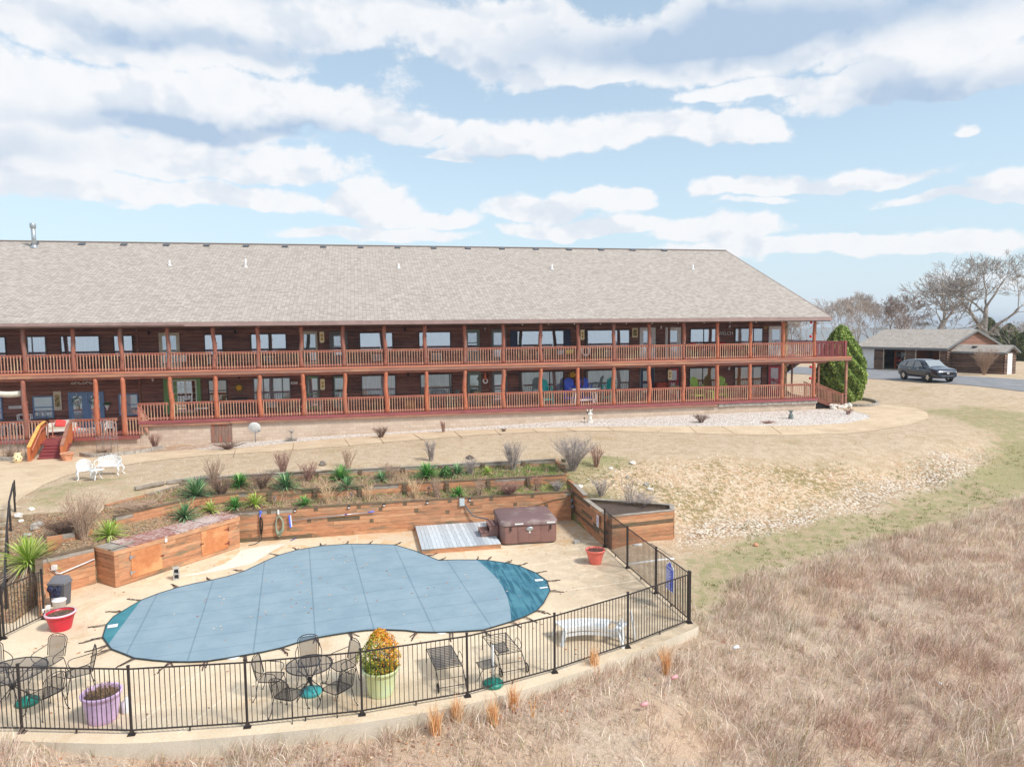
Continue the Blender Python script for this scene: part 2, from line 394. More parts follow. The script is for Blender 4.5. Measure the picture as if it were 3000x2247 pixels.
# east lawn, drive and garage yard
cp((31,1,-.68),(31,9,-.55),(35,0,-.35),(34,-8,-.75),(36,6,-.02),(34,14,-.1),(38.5,3,.17),(39,8,.2),(40,14,.2),(42,5,.2),(46,5,.2),(46,12,.2),(47,22,.2),(52,20,.2),(56,14,.2),(50,30,.2),(60,28,.2),(60,10,.1),(40,-2,-.1),(46,-4,-.2),(56,0,-.1),(66,6,-.2),(54,-12,-1.2),(70,-10,-1.4),(60,45,-.2),(40,40,-.4),(76,36,-.6),(84,20,-.7))
cp((-45,0,-1.6),(-45,20,-1.6),(0,30,-1.3),(20,34,-1.2),(-20,34,-1.4))
for px, py in [(2028,1868),(1960,1895),(1880,1925),(1800,1952),(1700,1985),(1600,2018),(1500,2052),(1370,2088),(1230,2125),(1061,2152),(900,2185),(725,2208),(580,2222),(430,2222),(300,2205),(200,2198),(0,2176)]:
    q = foot(px, py); cp((q[0], q[1], q[2]), (q[0]+(.1 if px > 1200 else 0), q[1]-.7, q[2]-.10), (q[0], q[1]-2.4, q[2]-.42), (q[0], q[1]+1.0, q[2]+.05))
CPa = np.array(CP, float)
def fit_rbf(P):
    n = len(P); D = np.linalg.norm(P[:, None, :2]-P[None, :, :2], axis=2); A = np.zeros((n+3, n+3))
    A[:n, :n] = D - 0.12*np.eye(n); A[:n, n] = 1; A[:n, n+1:] = P[:, :2]; A[n, :n] = 1; A[n+1:, :n] = P[:, :2].T
    b = np.zeros(n+3); b[:n] = P[:, 2]; return np.linalg.solve(A, b)
RB = fit_rbf(CPa)
def rbf(x, y):
    s = x.shape; X = x.ravel(); Yv = y.ravel(); out = RB[-3]+RB[-2]*X+RB[-1]*Yv
    for i in range(len(CPa)): out += RB[i]*np.hypot(X-CPa[i, 0], Yv-CPa[i, 1])
    return out.reshape(s)
_rng = np.random.default_rng(5)
def vnoise(x, y, s, seed=0):
    r = np.random.default_rng(seed); g = r.random((128, 128)); X = x/s; Yv = y/s
    xi = np.floor(X).astype(int); yi = np.floor(Yv).astype(int); fx = X-xi; fy = Yv-yi; fx = fx*fx*(3-2*fx); fy = fy*fy*(3-2*fy)
    a = g[xi % 128, yi % 128]; b = g[(xi+1) % 128, yi % 128]; c = g[xi % 128, (yi+1) % 128]; d = g[(xi+1) % 128, (yi+1) % 128]
    return (a*(1-fx)+b*fx)*(1-fy)+(c*(1-fx)+d*fx)*fy
def fbm(x, y, s, seed=0, o=4):
    t = 0; a = 1; n = 0
    for k in range(o): t = t+a*vnoise(x+17*k, y-9*k, s/2**k, seed+k); n += a; a *= .5
    return t/n
def poly_in(px, py, P):
    ins = np.zeros(np.shape(px), bool); n = len(P); j = n-1
    for i in range(n):
        xi, yi = P[i]; xj, yj = P[j]
        c = ((yi > py) != (yj > py)) & (px < (xj-xi)*(py-yi)/(yj-yi+1e-12)+xi); ins ^= c; j = i
    return ins
def pxpoly(pts): return [tuple(U(a, b, c)[:2]) for a, b, c in pts]
FIELD = pxpoly([(2035,1900,-3.4),(2060,1850,-3.35),(2110,1780,-3.3),(2190,1710,-3.25),(2290,1670,-3.2),(2400,1640,-3.2),(2560,1590,-3.1),(2700,1565,-3.05),(2800,1520,-2.9),(2900,1475,-2.7),(3060,1440,-2.5)])+[(60,-20),(60,-60),(-40,-60),(-40,-27.6),(-14.3,-27.4)]+pxpoly([(430,2215,-3.7),(1061,2165,-3.6),(1370,2095,-3.55),(1800,1945,-3.5)])
SLOPE = pxpoly([(1720,1400,-1.4),(1850,1350,-1.15),(2100,1342,-1.15),(2400,1350,-1.3),(2700,1325,-1.25),(2900,1300,-1.4),(2880,1345,-1.9),(2700,1425,-2.55),(2500,1490,-2.9),(2300,1540,-3.02),(2100,1590,-3.08),(1990,1620,-3.08),(1975,1570,-2.6),(1850,1480,-2.0)])
GRAVT = pxpoly([(2000,1560,-2.8),(2150,1520,-2.7),(2350,1480,-2.5),(2550,1430,-2.3),(2720,1370,-2.0),(2860,1330,-1.7),(2890,1345,-1.95),(2790,1400,-2.3),(2620,1465,-2.8),(2400,1520,-3.0),(2200,1565,-3.08),(2010,1610,-3.05)])
def soft(x, y, P, w_=1.0, amp=1.0, seed=3):
    """noisy-edged mask of a polygon"""
    acc = 0
    nx = (fbm(x, y, 2.2, seed)-.5)*2*amp; ny = (fbm(x, y, 2.2, seed+9)-.5)*2*amp
    for dx, dy in [(0,0),(.35,0),(-.35,0),(0,.35),(0,-.35),(.25,.25),(-.25,.25),(.25,-.25),(-.25,-.25)]:
        acc = acc+poly_in(x+nx+dx*w_, y+ny+dy*w_, P).astype(float)
    return acc/9
def h_raw(x, y):
    z = rbf(x, y)
    z = z+(fbm(x, y, 3.1, 40)-.5)*.10*np.clip((-8-y)/4, .15, 1)
    fld = poly_in(x, y, FIELD); z = z+np.where(fld, (fbm(x, y, 1.3, 50)-.5)*.34, 0)
    y1, y2, y3 = cv(Y1, x), cv(Y2, x), cv(Y3, x)
    n_ = (fbm(x, y, .8, 60)-.5)*.08
    z = np.where((y < y3) & (x > -15.6) & (x < 2.3) & (y >= y2), -1.36+.24*np.clip((y-y2)/np.maximum(y3-y2, .3), 0, 1)+n_, z)
    z = np.where((y < y2) & (x > -16.0) & (x < 2.3) & (y >= y1), -1.85+.27*np.clip((y-y1)/np.maximum(y2-y1, .3), 0, 1)+n_, z)
    z = np.where((y < y1-.02) & (x > -16.1) & (x < 2.3) & (y > -26.2), -3.3, z)
    # hilltop falls away all round
    r = np.hypot((x-10)/1.15, y+2); z = z-np.where(r > 75, (r-75)**1.45*.028, 0)
    back = np.clip((-34-y)/40, 0, 30); z = z-back**1.3*5.0
    return np.maximum(z, -75-90*np.clip((-y-200)/800, 0, 1)+(fbm(x, y, 300, 70)-.5)*30)
def axis(lo, hi, fine, coarse, f0, f1):
    a = [f0]
    while a[-1] < f1: a.append(a[-1]+fine)
    st = coarse; v = a[-1]
    while v < hi: v += st; a.append(v); st *= 1.0 if v < 34 else 1.16
    st = coarse; v = a[0]; b = []
    while v > lo: v -= st; b.append(v); st *= 1.0 if v > -34 else 1.16
    return np.array(b[::-1]+a)
GX = axis(-4200, 4200, .125, .34, -18.6, 2.9); GY = axis(-4200, 4200, .125, .34, -21.4, -12.0)
XX, YY = np.meshgrid(GX, GY, indexing='ij'); ZZ = h_raw(XX, YY)
def H(x, y):
    x = np.asarray(x, float); y = np.asarray(y, float)
    i = np.clip(np.searchsorted(GX, x)-1, 0, len(GX)-2); j = np.clip(np.searchsorted(GY, y)-1, 0, len(GY)-2)
    fx = (x-GX[i])/(GX[i+1]-GX[i]); fy = (y-GY[j])/(GY[j+1]-GY[j])
    return (ZZ[i, j]*(1-fx)+ZZ[i+1, j]*fx)*(1-fy)+(ZZ[i, j+1]*(1-fx)+ZZ[i+1, j+1]*fx)*fy
def G(px, py, z0=-1.2):
    """where the line of sight through px, py meets the ground"""
    d = ray(px, py); t = 1.0
    for k in range(4000):
        p = CAM+d*t
        if p[2] < H(p[0], p[1]): break
        t += .05
    lo, hi = t-.06, t
    for k in range(20):
        mt = (lo+hi)/2; p = CAM+d*mt
        if p[2] < H(p[0], p[1]): hi = mt
        else: lo = mt
    return CAM+d*lo
nx_, ny_ = len(GX), len(GY); idx = np.arange(nx_*ny_).reshape(nx_, ny_)
F = np.stack([idx[:-1, :-1], idx[1:, :-1], idx[1:, 1:], idx[:-1, 1:]], -1).reshape(-1, 4)
fm = soft(XX, YY, FIELD, 1.6, 1.0, 3); sm = soft(XX, YY, SLOPE, 2.0, 1.2, 5); gm = soft(XX, YY, GRAVT, 1.2, .9, 8)
y1, y2, y3 = cv(Y1, XX), cv(Y2, XX), cv(Y3, XX)
bed = ((YY < y3+.1) & (XX > -19) & (XX < 2.4) & (YY > -23)).astype(float)
# attribute zone: r tall-grass field, g bare slope, b white rock at its toe; zone2: r planting-bed soil, g greener turf, b far country
gpatch = soft(XX, YY, pxpoly([(2700,1205,-.8),(2850,1195,-.8),(3050,1215,-.8),(3100,1330,-1.3),(2950,1420,-2.4),(2880,1340,-1.9),(2920,1280,-1.2)]), 2.5, 1.2, 12)
low = soft(XX, YY, pxpoly([(2030,1610,-3.1),(2300,1545,-3.05),(2550,1490,-2.9),(2800,1410,-2.5),(2950,1310,-1.6),(3080,1300,-1.5),(3080,1440,-2.5),(2700,1570,-3.05),(2300,1670,-3.2),(2040,1870,-3.35),(2010,1800,-3.2),(1990,1650,-3.1)]), 1.5, .8, 14)
upl = soft(XX, YY, pxpoly([(1640,1380,-1.1),(1700,1335,-1.0),(1850,1345,-1.15),(1900,1400,-1.5),(1800,1500,-1.9),(1700,1480,-1.6)]), 1.0, .6, 16)
lfl = soft(XX, YY, pxpoly([(50,1500,-1.2),(60,1450,-1.15),(180,1420,-1.1),(360,1395,-1.1),(360,1412,-1.1),(240,1440,-1.15),(150,1490,-1.2)]), 1.2, .8, 18)
grn = np.clip(gpatch*.8+low*.75+upl+lfl*.7, 0, 1)
far = np.clip((np.hypot(XX-10, YY)-95)/80, 0, 1)
ground = npmesh('ground', np.stack([XX, YY, ZZ], -1).reshape(-1, 3), F, newmat('tmp')[0], attrs={
    'zone': np.stack([fm, sm, gm], -1).reshape(-1, 3), 'zone2': np.stack([bed, grn, far], -1).reshape(-1, 3)}, smooth=True)
tag(ground, kind='structure')
m, t, b = newmat('ground_mat'); ground.data.materials[0] = m
tcg = t.new('ShaderNodeTexCoord').outputs['Object']
za = t.new('ShaderNodeAttribute', attribute_name='zone').outputs['Color']; zb = t.new('ShaderNodeAttribute', attribute_name='zone2').outputs['Color']
s1 = t.new('ShaderNodeSeparateColor'); t.l.new(za, s1.inputs[0]); s2 = t.new('ShaderNodeSeparateColor'); t.l.new(zb, s2.inputs[0])
nA = t.noise(tcg, .35, 5, .6); nB = t.noise(tcg, 2.2, 5, .65); nC = t.noise(t.mapv(tcg, scale=(1, 1, .4)), 16, 4, .7); nD = t.noise(tcg, 42, 3, .7)
straw = t.mix(t.ss(nB, .3, .7), lin((204,180,152)), lin((228,208,182)))
straw = t.mix(t.m('MULTIPLY', t.ss(nC, .42, .68), .55), straw, lin((166,140,104)))
straw = t.mix(t.m('MULTIPLY', t.ss(nA, .52, .72), .35), straw, lin((186,154,116)))
green = t.mix(t.ss(nC, .35, .65), lin((130,136,84)), lin((178,170,124)))
tuft = t.ss(t.m('ADD', t.m('MULTIPLY', nB, .7), t.m('MULTIPLY', nC, .3)), .46, .56)
gfac = t.m('MULTIPLY', t.ss(t.m('ADD', s2.outputs[1], t.m('MULTIPLY', t.m('SUBTRACT', nB, .5), 2.6)), .34, .95), .78)
sparse = t.m('MULTIPLY', t.ss(t.m('ADD', t.m('MULTIPLY', nA, .5), t.m('MULTIPLY', nB, .5)), .56, .66), .45)
lawn = t.mix(t.m('MAXIMUM', gfac, sparse), straw, green)
# bare slope: orange clay with pale stones and green tufts
v1 = t.vor(tcg, 13, 1); vs_ = t.new('ShaderNodeSeparateColor'); t.l.new(v1, vs_.inputs[0])
vd = t.vor(tcg, 13, 0)
clay = t.mix(t.ss(nB, .35, .65), lin((216,184,150)), lin((234,212,184)))
clay = t.mix(t.m('MULTIPLY', t.ss(vs_.outputs[0], .55, .8), t.ss(vd, .10, .42, 1, 0)), clay, lin((240,228,208)))
clay = t.mix(t.m('MULTIPLY', t.ss(vs_.outputs[1], .6, .8), .6), clay, lin((170,136,104)))
tf = t.noise(tcg, 5.5, 4, .7)
cover = t.m('MULTIPLY', t.ss(t.m('ADD', tf, t.m('MULTIPLY', t.m('SUBTRACT', nA, .5), .6)), .5, .6), .9)
slopec = t.mix(cover, clay, t.mix(nC, lin((120,118,70)), lin((178,154,112))))
c = t.mix(s1.outputs[1], lawn, slopec)
v2 = t.vor(tcg, 9, 1); v2s = t.new('ShaderNodeSeparateColor'); t.l.new(v2, v2s.inputs[0]); v2d = t.vor(tcg, 9, 0)
rock = t.mix(v2s.outputs[0], lin((252,240,222)), lin((214,204,192))); rock = t.mix(t.ss(v2d, .42, .62), rock, lin((150,120,92)))
c = t.mix(t.m('MULTIPLY', s1.outputs[2], t.ss(nB, .3, .5)), c, rock)
fieldc = t.mix(t.ss(nC, .3, .7), lin((188,165,145)), lin((219,198,176)))
fieldc = t.mix(t.m('MULTIPLY', t.ss(nA, .5, .62), .5), fieldc, lin((216,184,154)))
fieldc = t.mix(t.m('MULTIPLY', t.ss(vs_.outputs[2], .86, .9), t.ss(vd, .1, .3, 1, 0)), fieldc, lin((236,222,204)))
fieldc = t.mix(t.m('MULTIPLY', t.ss(nB, .6, .7), .5), fieldc, lin((128,126,80)))
c = t.mix(s1.outputs[0], c, fieldc)
soil = t.mix(t.ss(nC, .35, .65), lin((132,110,92)), lin((186,162,138))); v3 = t.vor(tcg, 22, 1); v3s = t.new('ShaderNodeSeparateColor'); t.l.new(v3, v3s.inputs[0])
soil = t.mix(t.m('MULTIPLY', t.ss(v3s.outputs[0], .6, .7), .8), soil, lin((196,152,118))); soil = t.mix(t.m('MULTIPLY', t.ss(v3s.outputs[1], .75, .8), .7), soil, lin((96,66,50)))
gsoil = t.mix(nC, lin((96,128,58)), lin((150,158,92)))
spx = t.new('ShaderNodeSeparateXYZ'); t.l.new(tcg, spx.inputs[0])
soil = t.mix(t.m('MULTIPLY', t.ss(nB, .42, .55), t.ss(spx.outputs[0], -5, 1, .15, .8)), soil, gsoil)
c = t.mix(s2.outputs[0], c, soil)
farc = t.mix(t.ss(t.noise(tcg, .03, 5, .6), .4, .6), lin((112,104,84)), lin((150,142,112)))
c = t.mix(s2.outputs[2], c, farc)
c = t.mix(t.m('MULTIPLY', t.m('SUBTRACT', 1.0, s2.outputs[2]), t.ss(nD, .35, .65, .30, 0)), c, lin((104,84,62)))
t.l.new(c, b.inputs['Base Color']); b.inputs['Roughness'].default_value = .95; b.inputs['Specular IOR Level'].default_value = .1
hh = t.m('ADD', t.m('MULTIPLY', nC, .6), t.m('MULTIPLY', nD, .4)); bump(t, b, hh, .9, .06)
# ------------------------------------------------------------------ draped strips
def strip(name, A, B, mat, dz=.02, n=60, m_=8, thick=0.0):
    """surface between two edge polylines draped on the ground"""
    def rs(P, n):
        P = np.array(P, float); d = np.r_[0, np.cumsum(np.hypot(*np.diff(P[:, :2], axis=0).T))]; q = np.linspace(0, d[-1], n)
        return np.stack([np.interp(q, d, P[:, 0]), np.interp(q, d, P[:, 1])], 1)
    a, b_ = rs(A, n), rs(B, n); tt = np.linspace(0, 1, m_)[None, :, None]
    P = a[:, None, :]*(1-tt)+b_[:, None, :]*tt; z = H(P[..., 0], P[..., 1])+dz
    V = np.concatenate([P, z[..., None]], -1).reshape(-1, 3); ii = np.arange(n*m_).reshape(n, m_)
    F_ = np.stack([ii[:-1, :-1], ii[:-1, 1:], ii[1:, 1:], ii[1:, :-1]], -1).reshape(-1, 4)
    nn = np.cross(V[F_[0, 1]]-V[F_[0, 0]], V[F_[0, 2]]-V[F_[0, 0]])
    if nn[2] < 0: F_ = F_[:, ::-1]
    o = npmesh(name, V, F_, mat, smooth=True); return o
def concrete(name, c1, c2, joint=None, speck=.5, sc_=30, stain=.5):
    m, t, b = newmat(name); tcn = t.new('ShaderNodeTexCoord').outputs['Object']
    n1_ = t.noise(tcn, .8, 5, .62); n2_ = t.noise(tcn, sc_, 3, .7); v = t.vor(tcn, 70, 1); vs = t.new('ShaderNodeSeparateColor'); t.l.new(v, vs.inputs[0])
    c = t.mix(t.ss(n1_, .35, .65), c1, c2); c = t.mix(t.m('MULTIPLY', vs.outputs[0], speck*.35), c, tuple(q*.45 for q in c1)); c = t.mix(t.m('MULTIPLY', t.ss(vs.outputs[1], .6, .9), speck*.4), c, (.9, .86, .78, 1))
    if stain:
        st = t.noise(tcn, .5, 6, .68, .8); c = t.mix(t.m('MULTIPLY', t.ss(st, .5, .68), stain), c, tuple(q*.55 for q in c1))
    t.l.new(c, b.inputs['Base Color']); b.inputs['Roughness'].default_value = .9; b.inputs['Specular IOR Level'].default_value = .25; bump(t, b, n2_, .3, .01)
    return m, t, b, c
path_m = concrete('path_aggregate', lin((206,180,148)), lin((220,196,164)), stain=.30)[0]
walk_lo = [(-40,-7.0),(-26,-6.2)]+[tuple(G(a, b_)[:2]) for a, b_ in [(640,1332),(860,1319),(1000,1308),(1200,1290),(1400,1274),(1700,1262),(1900,1266),(2100,1272),(2300,1276),(2440,1272),(2560,1262),(2660,1246),(2722,1226),(2715,1208),(2680,1195),(2600,1186)]]
walk_hi = [(-40,-4.5),(-26,-4.3)]+[tuple(G(a, b_)[:2]) for a, b_ in [(560,1318),(640,1318),(860,1296),(1000,1284),(1200,1269),(1400,1259),(1700,1251),(1900,1249),(2100,1249),(2330,1248),(2480,1240),(2550,1226),(2545,1215),(2500,1205),(2440,1198)]]
tag(strip('path', walk_lo, walk_hi, path_m, .014, 160, 6), kind='structure')
pad = [tuple(G(a, b_)[:2]) for a, b_ in [(640,1331),(500,1345),(380,1360),(290,1375),(200,1392),(130,1420),(70,1455),(42,1480)]]+[(-18.4,-15.4)]
padh = [tuple(G(a, b_)[:2]) for a, b_ in [(600,1328),(440,1338),(330,1345),(230,1352)]]+[(-22.5,-5.0),(-24,-6.5),(-24,-10),(-22,-14),(-20.6,-15.5)]
tag(strip('entry_path', pad, padh, path_m, .016, 60, 14), kind='structure')
# joints cut in the path
jm = simple('path_joint', lin((150,120,92)), .9); jb = MB()
for a, b_, a2, b2 in [(690,1318,683,1341),(860,1300,858,1322),(1010,1287,1025,1308),(1110,1280,1125,1300),(1210,1272,1240,1290),(1330,1264,1355,1284),(1450,1261,1468,1275),(1560,1258,1575,1268),(1660,1256,1690,1266),(1780,1253,1800,1263),(2020,1251,2040,1268),(2260,1251,2290,1272),(2115,1251,2150,1270)]:
    p, q = G(a, b_), G(a2, b2); jb.beam((p[0], p[1], p[2]+.02), (q[0], q[1], q[2]+.02), .025, .012)
tag(jb.build('path_joints', jm), kind='structure')
# white rock bed along the lodge
m, t, b = newmat('white_rock'); tcn = t.new('ShaderNodeTexCoord').outputs['Object']
v = t.vor(tcn, 15, 1); vs_ = t.new('ShaderNodeSeparateColor'); t.l.new(v, vs_.inputs[0]); vd = t.vor(tcn, 15, 0); nn = t.noise(tcn, .9, 4, .6)
c = t.mix(vs_.outputs[0], (1, .985, .96), lin((216,206,194))); c = t.mix(t.m('MULTIPLY', t.ss(vs_.outputs[1], .72, .8), .8), c, lin((176,140,108)))
c = t.mix(t.ss(vd, .45, .75, 0, .6), c, lin((140,126,112))); c = t.mix(t.m('MULTIPLY', t.ss(nn, .58, .70), .35), c, lin((190,160,126)))
spx = t.new('ShaderNodeSeparateXYZ'); t.l.new(tcn, spx.inputs[0]); n9 = t.noise(tcn, 1.4, 4, .6)
c = t.mix(t.m('MULTIPLY', t.ss(spx.outputs[0], -16, -12.5, 1, 0), t.ss(n9, .38, .52, .2, .85)), c, lin((176,140,106)))
t.l.new(c, b.inputs['Base Color']); b.inputs['Roughness'].default_value = .9; bump(t, b, vd, .9, .04); rock_m = m
gr_lo = [tuple(G(a, b_)[:2]) for a, b_ in [(350,1352),(440,1338),(560,1320),(640,1318),(860,1296),(1000,1284),(1200,1269),(1400,1259),(1700,1251),(1900,1249),(2100,1249),(2330,1248),(2480,1240),(2555,1226),(2548,1214),(2500,1205)]]
gr_hi = [(-19.6,-.1),(-10,-.1),(0,-.1),(10,-.1),(24.5,-.1),(25.2,-.35),(26.8,-.5)]
tag(strip('gravel', gr_lo, gr_hi, rock_m, .008, 150, 8), kind='stuff', label='bed of white landscaping rock along the foot of the lodge wall', cat='gravel')
# asphalt drive
asph = concrete('asphalt', (.20,.205,.22), (.27,.27,.285), speck=.5, stain=.25)[0]
dr_a = [(36.2,62),(37.5,40),(38,24)]+[tuple(U(a_, b_, .2)[:2]) for a_, b_ in [(2531,1107),(2580,1110.5),(2640,1115.5),(2720,1121),(2803,1126.5),(2900,1133),(2993,1140)]]+[(46,-8),(60,-14)]
dr_b = [(42.5,62),(44.5,36),(45.5,27)]+[tuple(U(a_, b_, .2)[:2]) for a_, b_ in [(2545,1080),(2600,1086),(2680,1090),(2745,1094),(2806,1102),(2900,1107),(2993,1113)]]+[(58,1),(72,-5)]
tag(strip('driveway', dr_a, dr_b, asph, .03, 90, 14), kind='structure')
# ------------------------------------------------------------------ hills at the horizon
hm = simple('hill_woods', lin((120,116,96)), .95, var=.2, scale=.01)
hv = []; hf = []; nA_ = 260
for i in range(nA_):
    an = 2*math.pi*i/nA_; 
    south = max(0, -math.cos(an))
    for j, (rr, hgt) in enumerate([(2900,-80),(3200,-40),(3500,.62),(3900,1.0)]):
        base = -14+12*math.sin(an*5+1)+7*math.sin(an*13+2)+4*math.sin(an*29)+2*math.sin(an*61+.6)
        z = (hgt if j < 2 else base*(hgt)-(1-hgt)*40+ (12 if j == 3 else 0))-150*min(1, south*1.6)
        hv.append((rr*math.sin(an), rr*math.cos(an), z))
for i in range(nA_):
    for j in range(3):
        a = i*4+j; b2_ = ((i+1) % nA_)*4+j; hf.append((a, a+1, b2_+1, b2_))
tag(npmesh('hills', hv, hf, hm, smooth=True), kind='structure')
# ------------------------------------------------------------------ pool deck slab
deck_m, t, b, cc = concrete('pool_deck_aggregate', lin((222,198,166)), lin((236,214,182)), speck=.8, stain=0)
tcn = t.new('ShaderNodeTexCoord').outputs['Object']; spx = t.new('ShaderNodeSeparateXYZ'); t.l.new(tcn, spx.inputs[0])
st = t.noise(tcn, .55, 6, .7, 1.0); st2 = t.noise(tcn, 1.6, 5, .7, .5)
rightdark = t.m('MULTIPLY', t.ss(spx.outputs[0], -2.5, 2.2), t.ss(st2, .3, .62))
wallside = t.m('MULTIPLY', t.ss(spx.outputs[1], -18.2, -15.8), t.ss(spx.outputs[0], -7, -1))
cc = t.mix(t.m('MULTIPLY', t.m('MAXIMUM', rightdark, wallside), .62), cc, lin((148,130,108)))  # deck tone darkened towards the right and along the back wall
cc = t.mix(t.m('MULTIPLY', t.ss(st, .54, .68), .38), cc, lin((196,158,112)))
leftc = t.m('MULTIPLY', t.ss(spx.outputs[1], -20.5, -17.5), t.ss(st2, .48, .6)); cc = t.mix(t.m('MULTIPLY', leftc, .5), cc, lin((206,160,104)))
t.l.new(cc, b.inputs['Base Color'])
edge_m = concrete('slab_edge_concrete', lin((206,194,174)), lin((222,210,190)), speck=.6, stain=.4, sc_=18)[0]
slabpoly = edge+[(2.47,-19.6),(2.42,-15.2),(-11.4,-15.2),(-14.9,-18.8),(-16.1,-19.8),(-17.0,-20.9),(-17.6,-19.6),(-22,-19.6),(-22,-24)]
from mathutils.geometry import tessellate_polygon
def polyslab(name, P, z0, z1, mt, me_, mid=None):
    b_ = MB(); n = len(P)
    tr = tessellate_polygon([[Vector((x, y, 0)) for x, y in P]])
    vs = [(x, y, z1) for x, y in P]; fs = []
    for a, bb, c_ in tr:
        A_, B_, C_ = [Vector(P[i]) for i in (a, bb, c_)]; cr = (B_-A_).x*(C_-A_).y-(B_-A_).y*(C_-A_).x
        fs.append((a, bb, c_) if cr > 0 else (a, c_, bb))
    b_.add(vs, fs); b_.mat(1); lv = [z1]+([mid] if mid else [])+[z0]
    ar = sum(P[i][0]*P[(i+1) % n][1]-P[(i+1) % n][0]*P[i][1] for i in range(n)); 
    for k in range(len(lv)-1):
        vs = [(x, y, lv[k]) for x, y in P]+[(x, y, lv[k+1]) for x, y in P]
        b_.add(vs, [((i+1) % n, i, n+i, n+(i+1) % n) if ar > 0 else (i, (i+1) % n, n+(i+1) % n, n+i) for i in range(n)])
    return b_.build(name, [mt, me_])
ps = polyslab('pool_deck', slabpoly, -5.2, -3.0, deck_m, edge_m); tag(ps, kind='structure')
# saw-cut joints and pale drips of the deck
jm2 = simple('deck_joint', lin((244,232,212)), .8); jb = MB()
for a, b_, c_, d in [(565,1685,575,1725),(700,2010,520,2150),(960,1960,1070,2085),(1520,1610,1625,1590),(1560,1655,1720,1628),(1650,1730,1870,1700),(1450,1850,1660,1965),(1150,1945,1390,2030),(380,2145,620,1640+300),(1045,1565,1047,1590),(1850,1735,1650,1790),(1600,1800,1430,1870)]:
    p, q = U(a, b_, -2.998), U(c_, d, -2.998); jb.beam((p[0], p[1], -2.999), (q[0], q[1], -2.999), .018, .006)
tag(jb.build('deck_joints', jm2), kind='structure')
# pale run-off patch by the box, separate worn coating
wp = [U(a, b_, -2.996) for a, b_ in [(705,1612),(760,1600),(840,1592),(800,1612),(740,1650),(660,1668),(560,1686),(520,1690),(600,1672),(660,1650),(690,1630)]]
b_ = MB(); tr = tessellate_polygon([[Vector((p[0], p[1], 0)) for p in wp]]); b_.add([tuple(p) for p in wp], [tuple(f) for f in tr])
tag(b_.build('runoff_stain', simple('runoff_pale', lin((236,224,206)), .85, var=.05)), kind='structure')
# ------------------------------------------------------------------ shared materials
M = {}
M['shingle'], t, b = newmat('shingle')
uv = t.new('ShaderNodeUVMap').outputs[0]
br = t.new('ShaderNodeTexBrick'); t.l.new(uv, br.inputs['Vector']); br.offset = .37; br.offset_frequency = 1; br.squash = 1
for k, v in (('Scale', 1.0), ('Mortar Size', .006), ('Mortar Smooth', .1), ('Bias', -.1), ('Brick Width', .23), ('Row Height', .14)): br.inputs[k].default_value = v
br.inputs['Color1'].default_value = (*lin((196,188,179)), 1); br.inputs['Color2'].default_value = (*lin((162,152,143)), 1); br.inputs['Mortar'].default_value = (*lin((118,104,96)), 1)
br2 = t.new('ShaderNodeTexBrick'); t.l.new(t.mapv(uv, loc=(3.3, 0, 0)), br2.inputs['Vector']); br2.offset = .61
for k, v in (('Scale', 1.0), ('Mortar Size', .0), ('Bias', 0), ('Brick Width', .41), ('Row Height', .14)): br2.inputs[k].default_value = v
br2.inputs['Color1'].default_value = (1.04, 1.03, 1.02, 1); br2.inputs['Color2'].default_value = (.91, .90, .89, 1)
c = t.mix(1.0, br.outputs[0], br2.outputs[0], 'MULTIPLY'); nn = t.noise(uv, .25, 5, .6); c = t.mix(t.ss(nn, .3, .7, 0, .22), c, lin((170,160,150)))
nn2 = t.noise(uv, 60, 2, .6); c = t.mix(t.ss(nn2, .4, .7, 0, .25), c, lin((110,100,94)))
t.l.new(c, b.inputs['Base Color']); b.inputs['Roughness'].default_value = .92; b.inputs['Specular IOR Level'].default_value = .2
bump(t, b, br.outputs[1], -.4, .02)
M['log'] = wood('log_siding', lin((156,114,100)), lin((130,92,82)), lin((108,82,76)), grain=(.35, 1, 2), scale=2.0, rough=.75, plank=(2, .235))
M['logdark'] = wood('garage_siding', lin((122,98,84)), lin((92,70,60)), lin((140,108,84)), grain=(.5, .5, 2), scale=2, rough=.8, plank=(2, .26))
M['post'] = wood('peeled_log', lin((168,104,84)), lin((138,86,72)), lin((132,106,98)), grain=(5, 5, .8), scale=2.4, rough=.65, bmp=.4)
M['post2'] = wood('peeled_log_bright', lin((198,118,84)), lin((172,98,72)), lin((160,106,86)), grain=(5, 5, .8), scale=2.4, rough=.6, bmp=.4)
M['rail'] = wood('stained_rail', lin((186,112,92)), lin((162,96,82)), lin((192,136,110)), grain=(.8, 4, 4), scale=3, rough=.6)
M['balus'] = wood('stained_baluster', lin((210,162,136)), lin((184,126,106)), lin((214,182,148)), grain=(1.2, 4, .6), scale=4, rough=.6)
M['floor'] = wood('porch_floor', lin((160,92,84)), lin((138,80,76)), grain=(1, 5, 4), scale=2, rough=.6, plank=(1, .14))
M['fascia'] = simple('fascia', lin((164,138,132)), .6, var=.06, scale=2)
M['rim'] = wood('rim_board', lin((212,140,110)), lin((194,124,98)), lin((172,108,90)), grain=(.5, 4, 5), scale=2, rough=.6)
M['beam'] = wood('beam_board', lin((164,118,100)), lin((144,102,88)), lin((184,134,104)), grain=(.4, 4, 5), scale=2, rough=.7)
M['ceil'] = wood('porch_ceiling', lin((160,124,102)), lin((132,102,86)), grain=(1, 3, 1), scale=2, plank=(1, .2))
M['block'], t, b = newmat('block_wall')
tcn = t.new('ShaderNodeTexCoord').outputs['Object']; mv = t.new('ShaderNodeCombineXYZ'); sp = t.new('ShaderNodeSeparateXYZ'); t.l.new(tcn, sp.inputs[0]); t.l.new(sp.outputs[0], mv.inputs[0]); t.l.new(sp.outputs[2], mv.inputs[1])
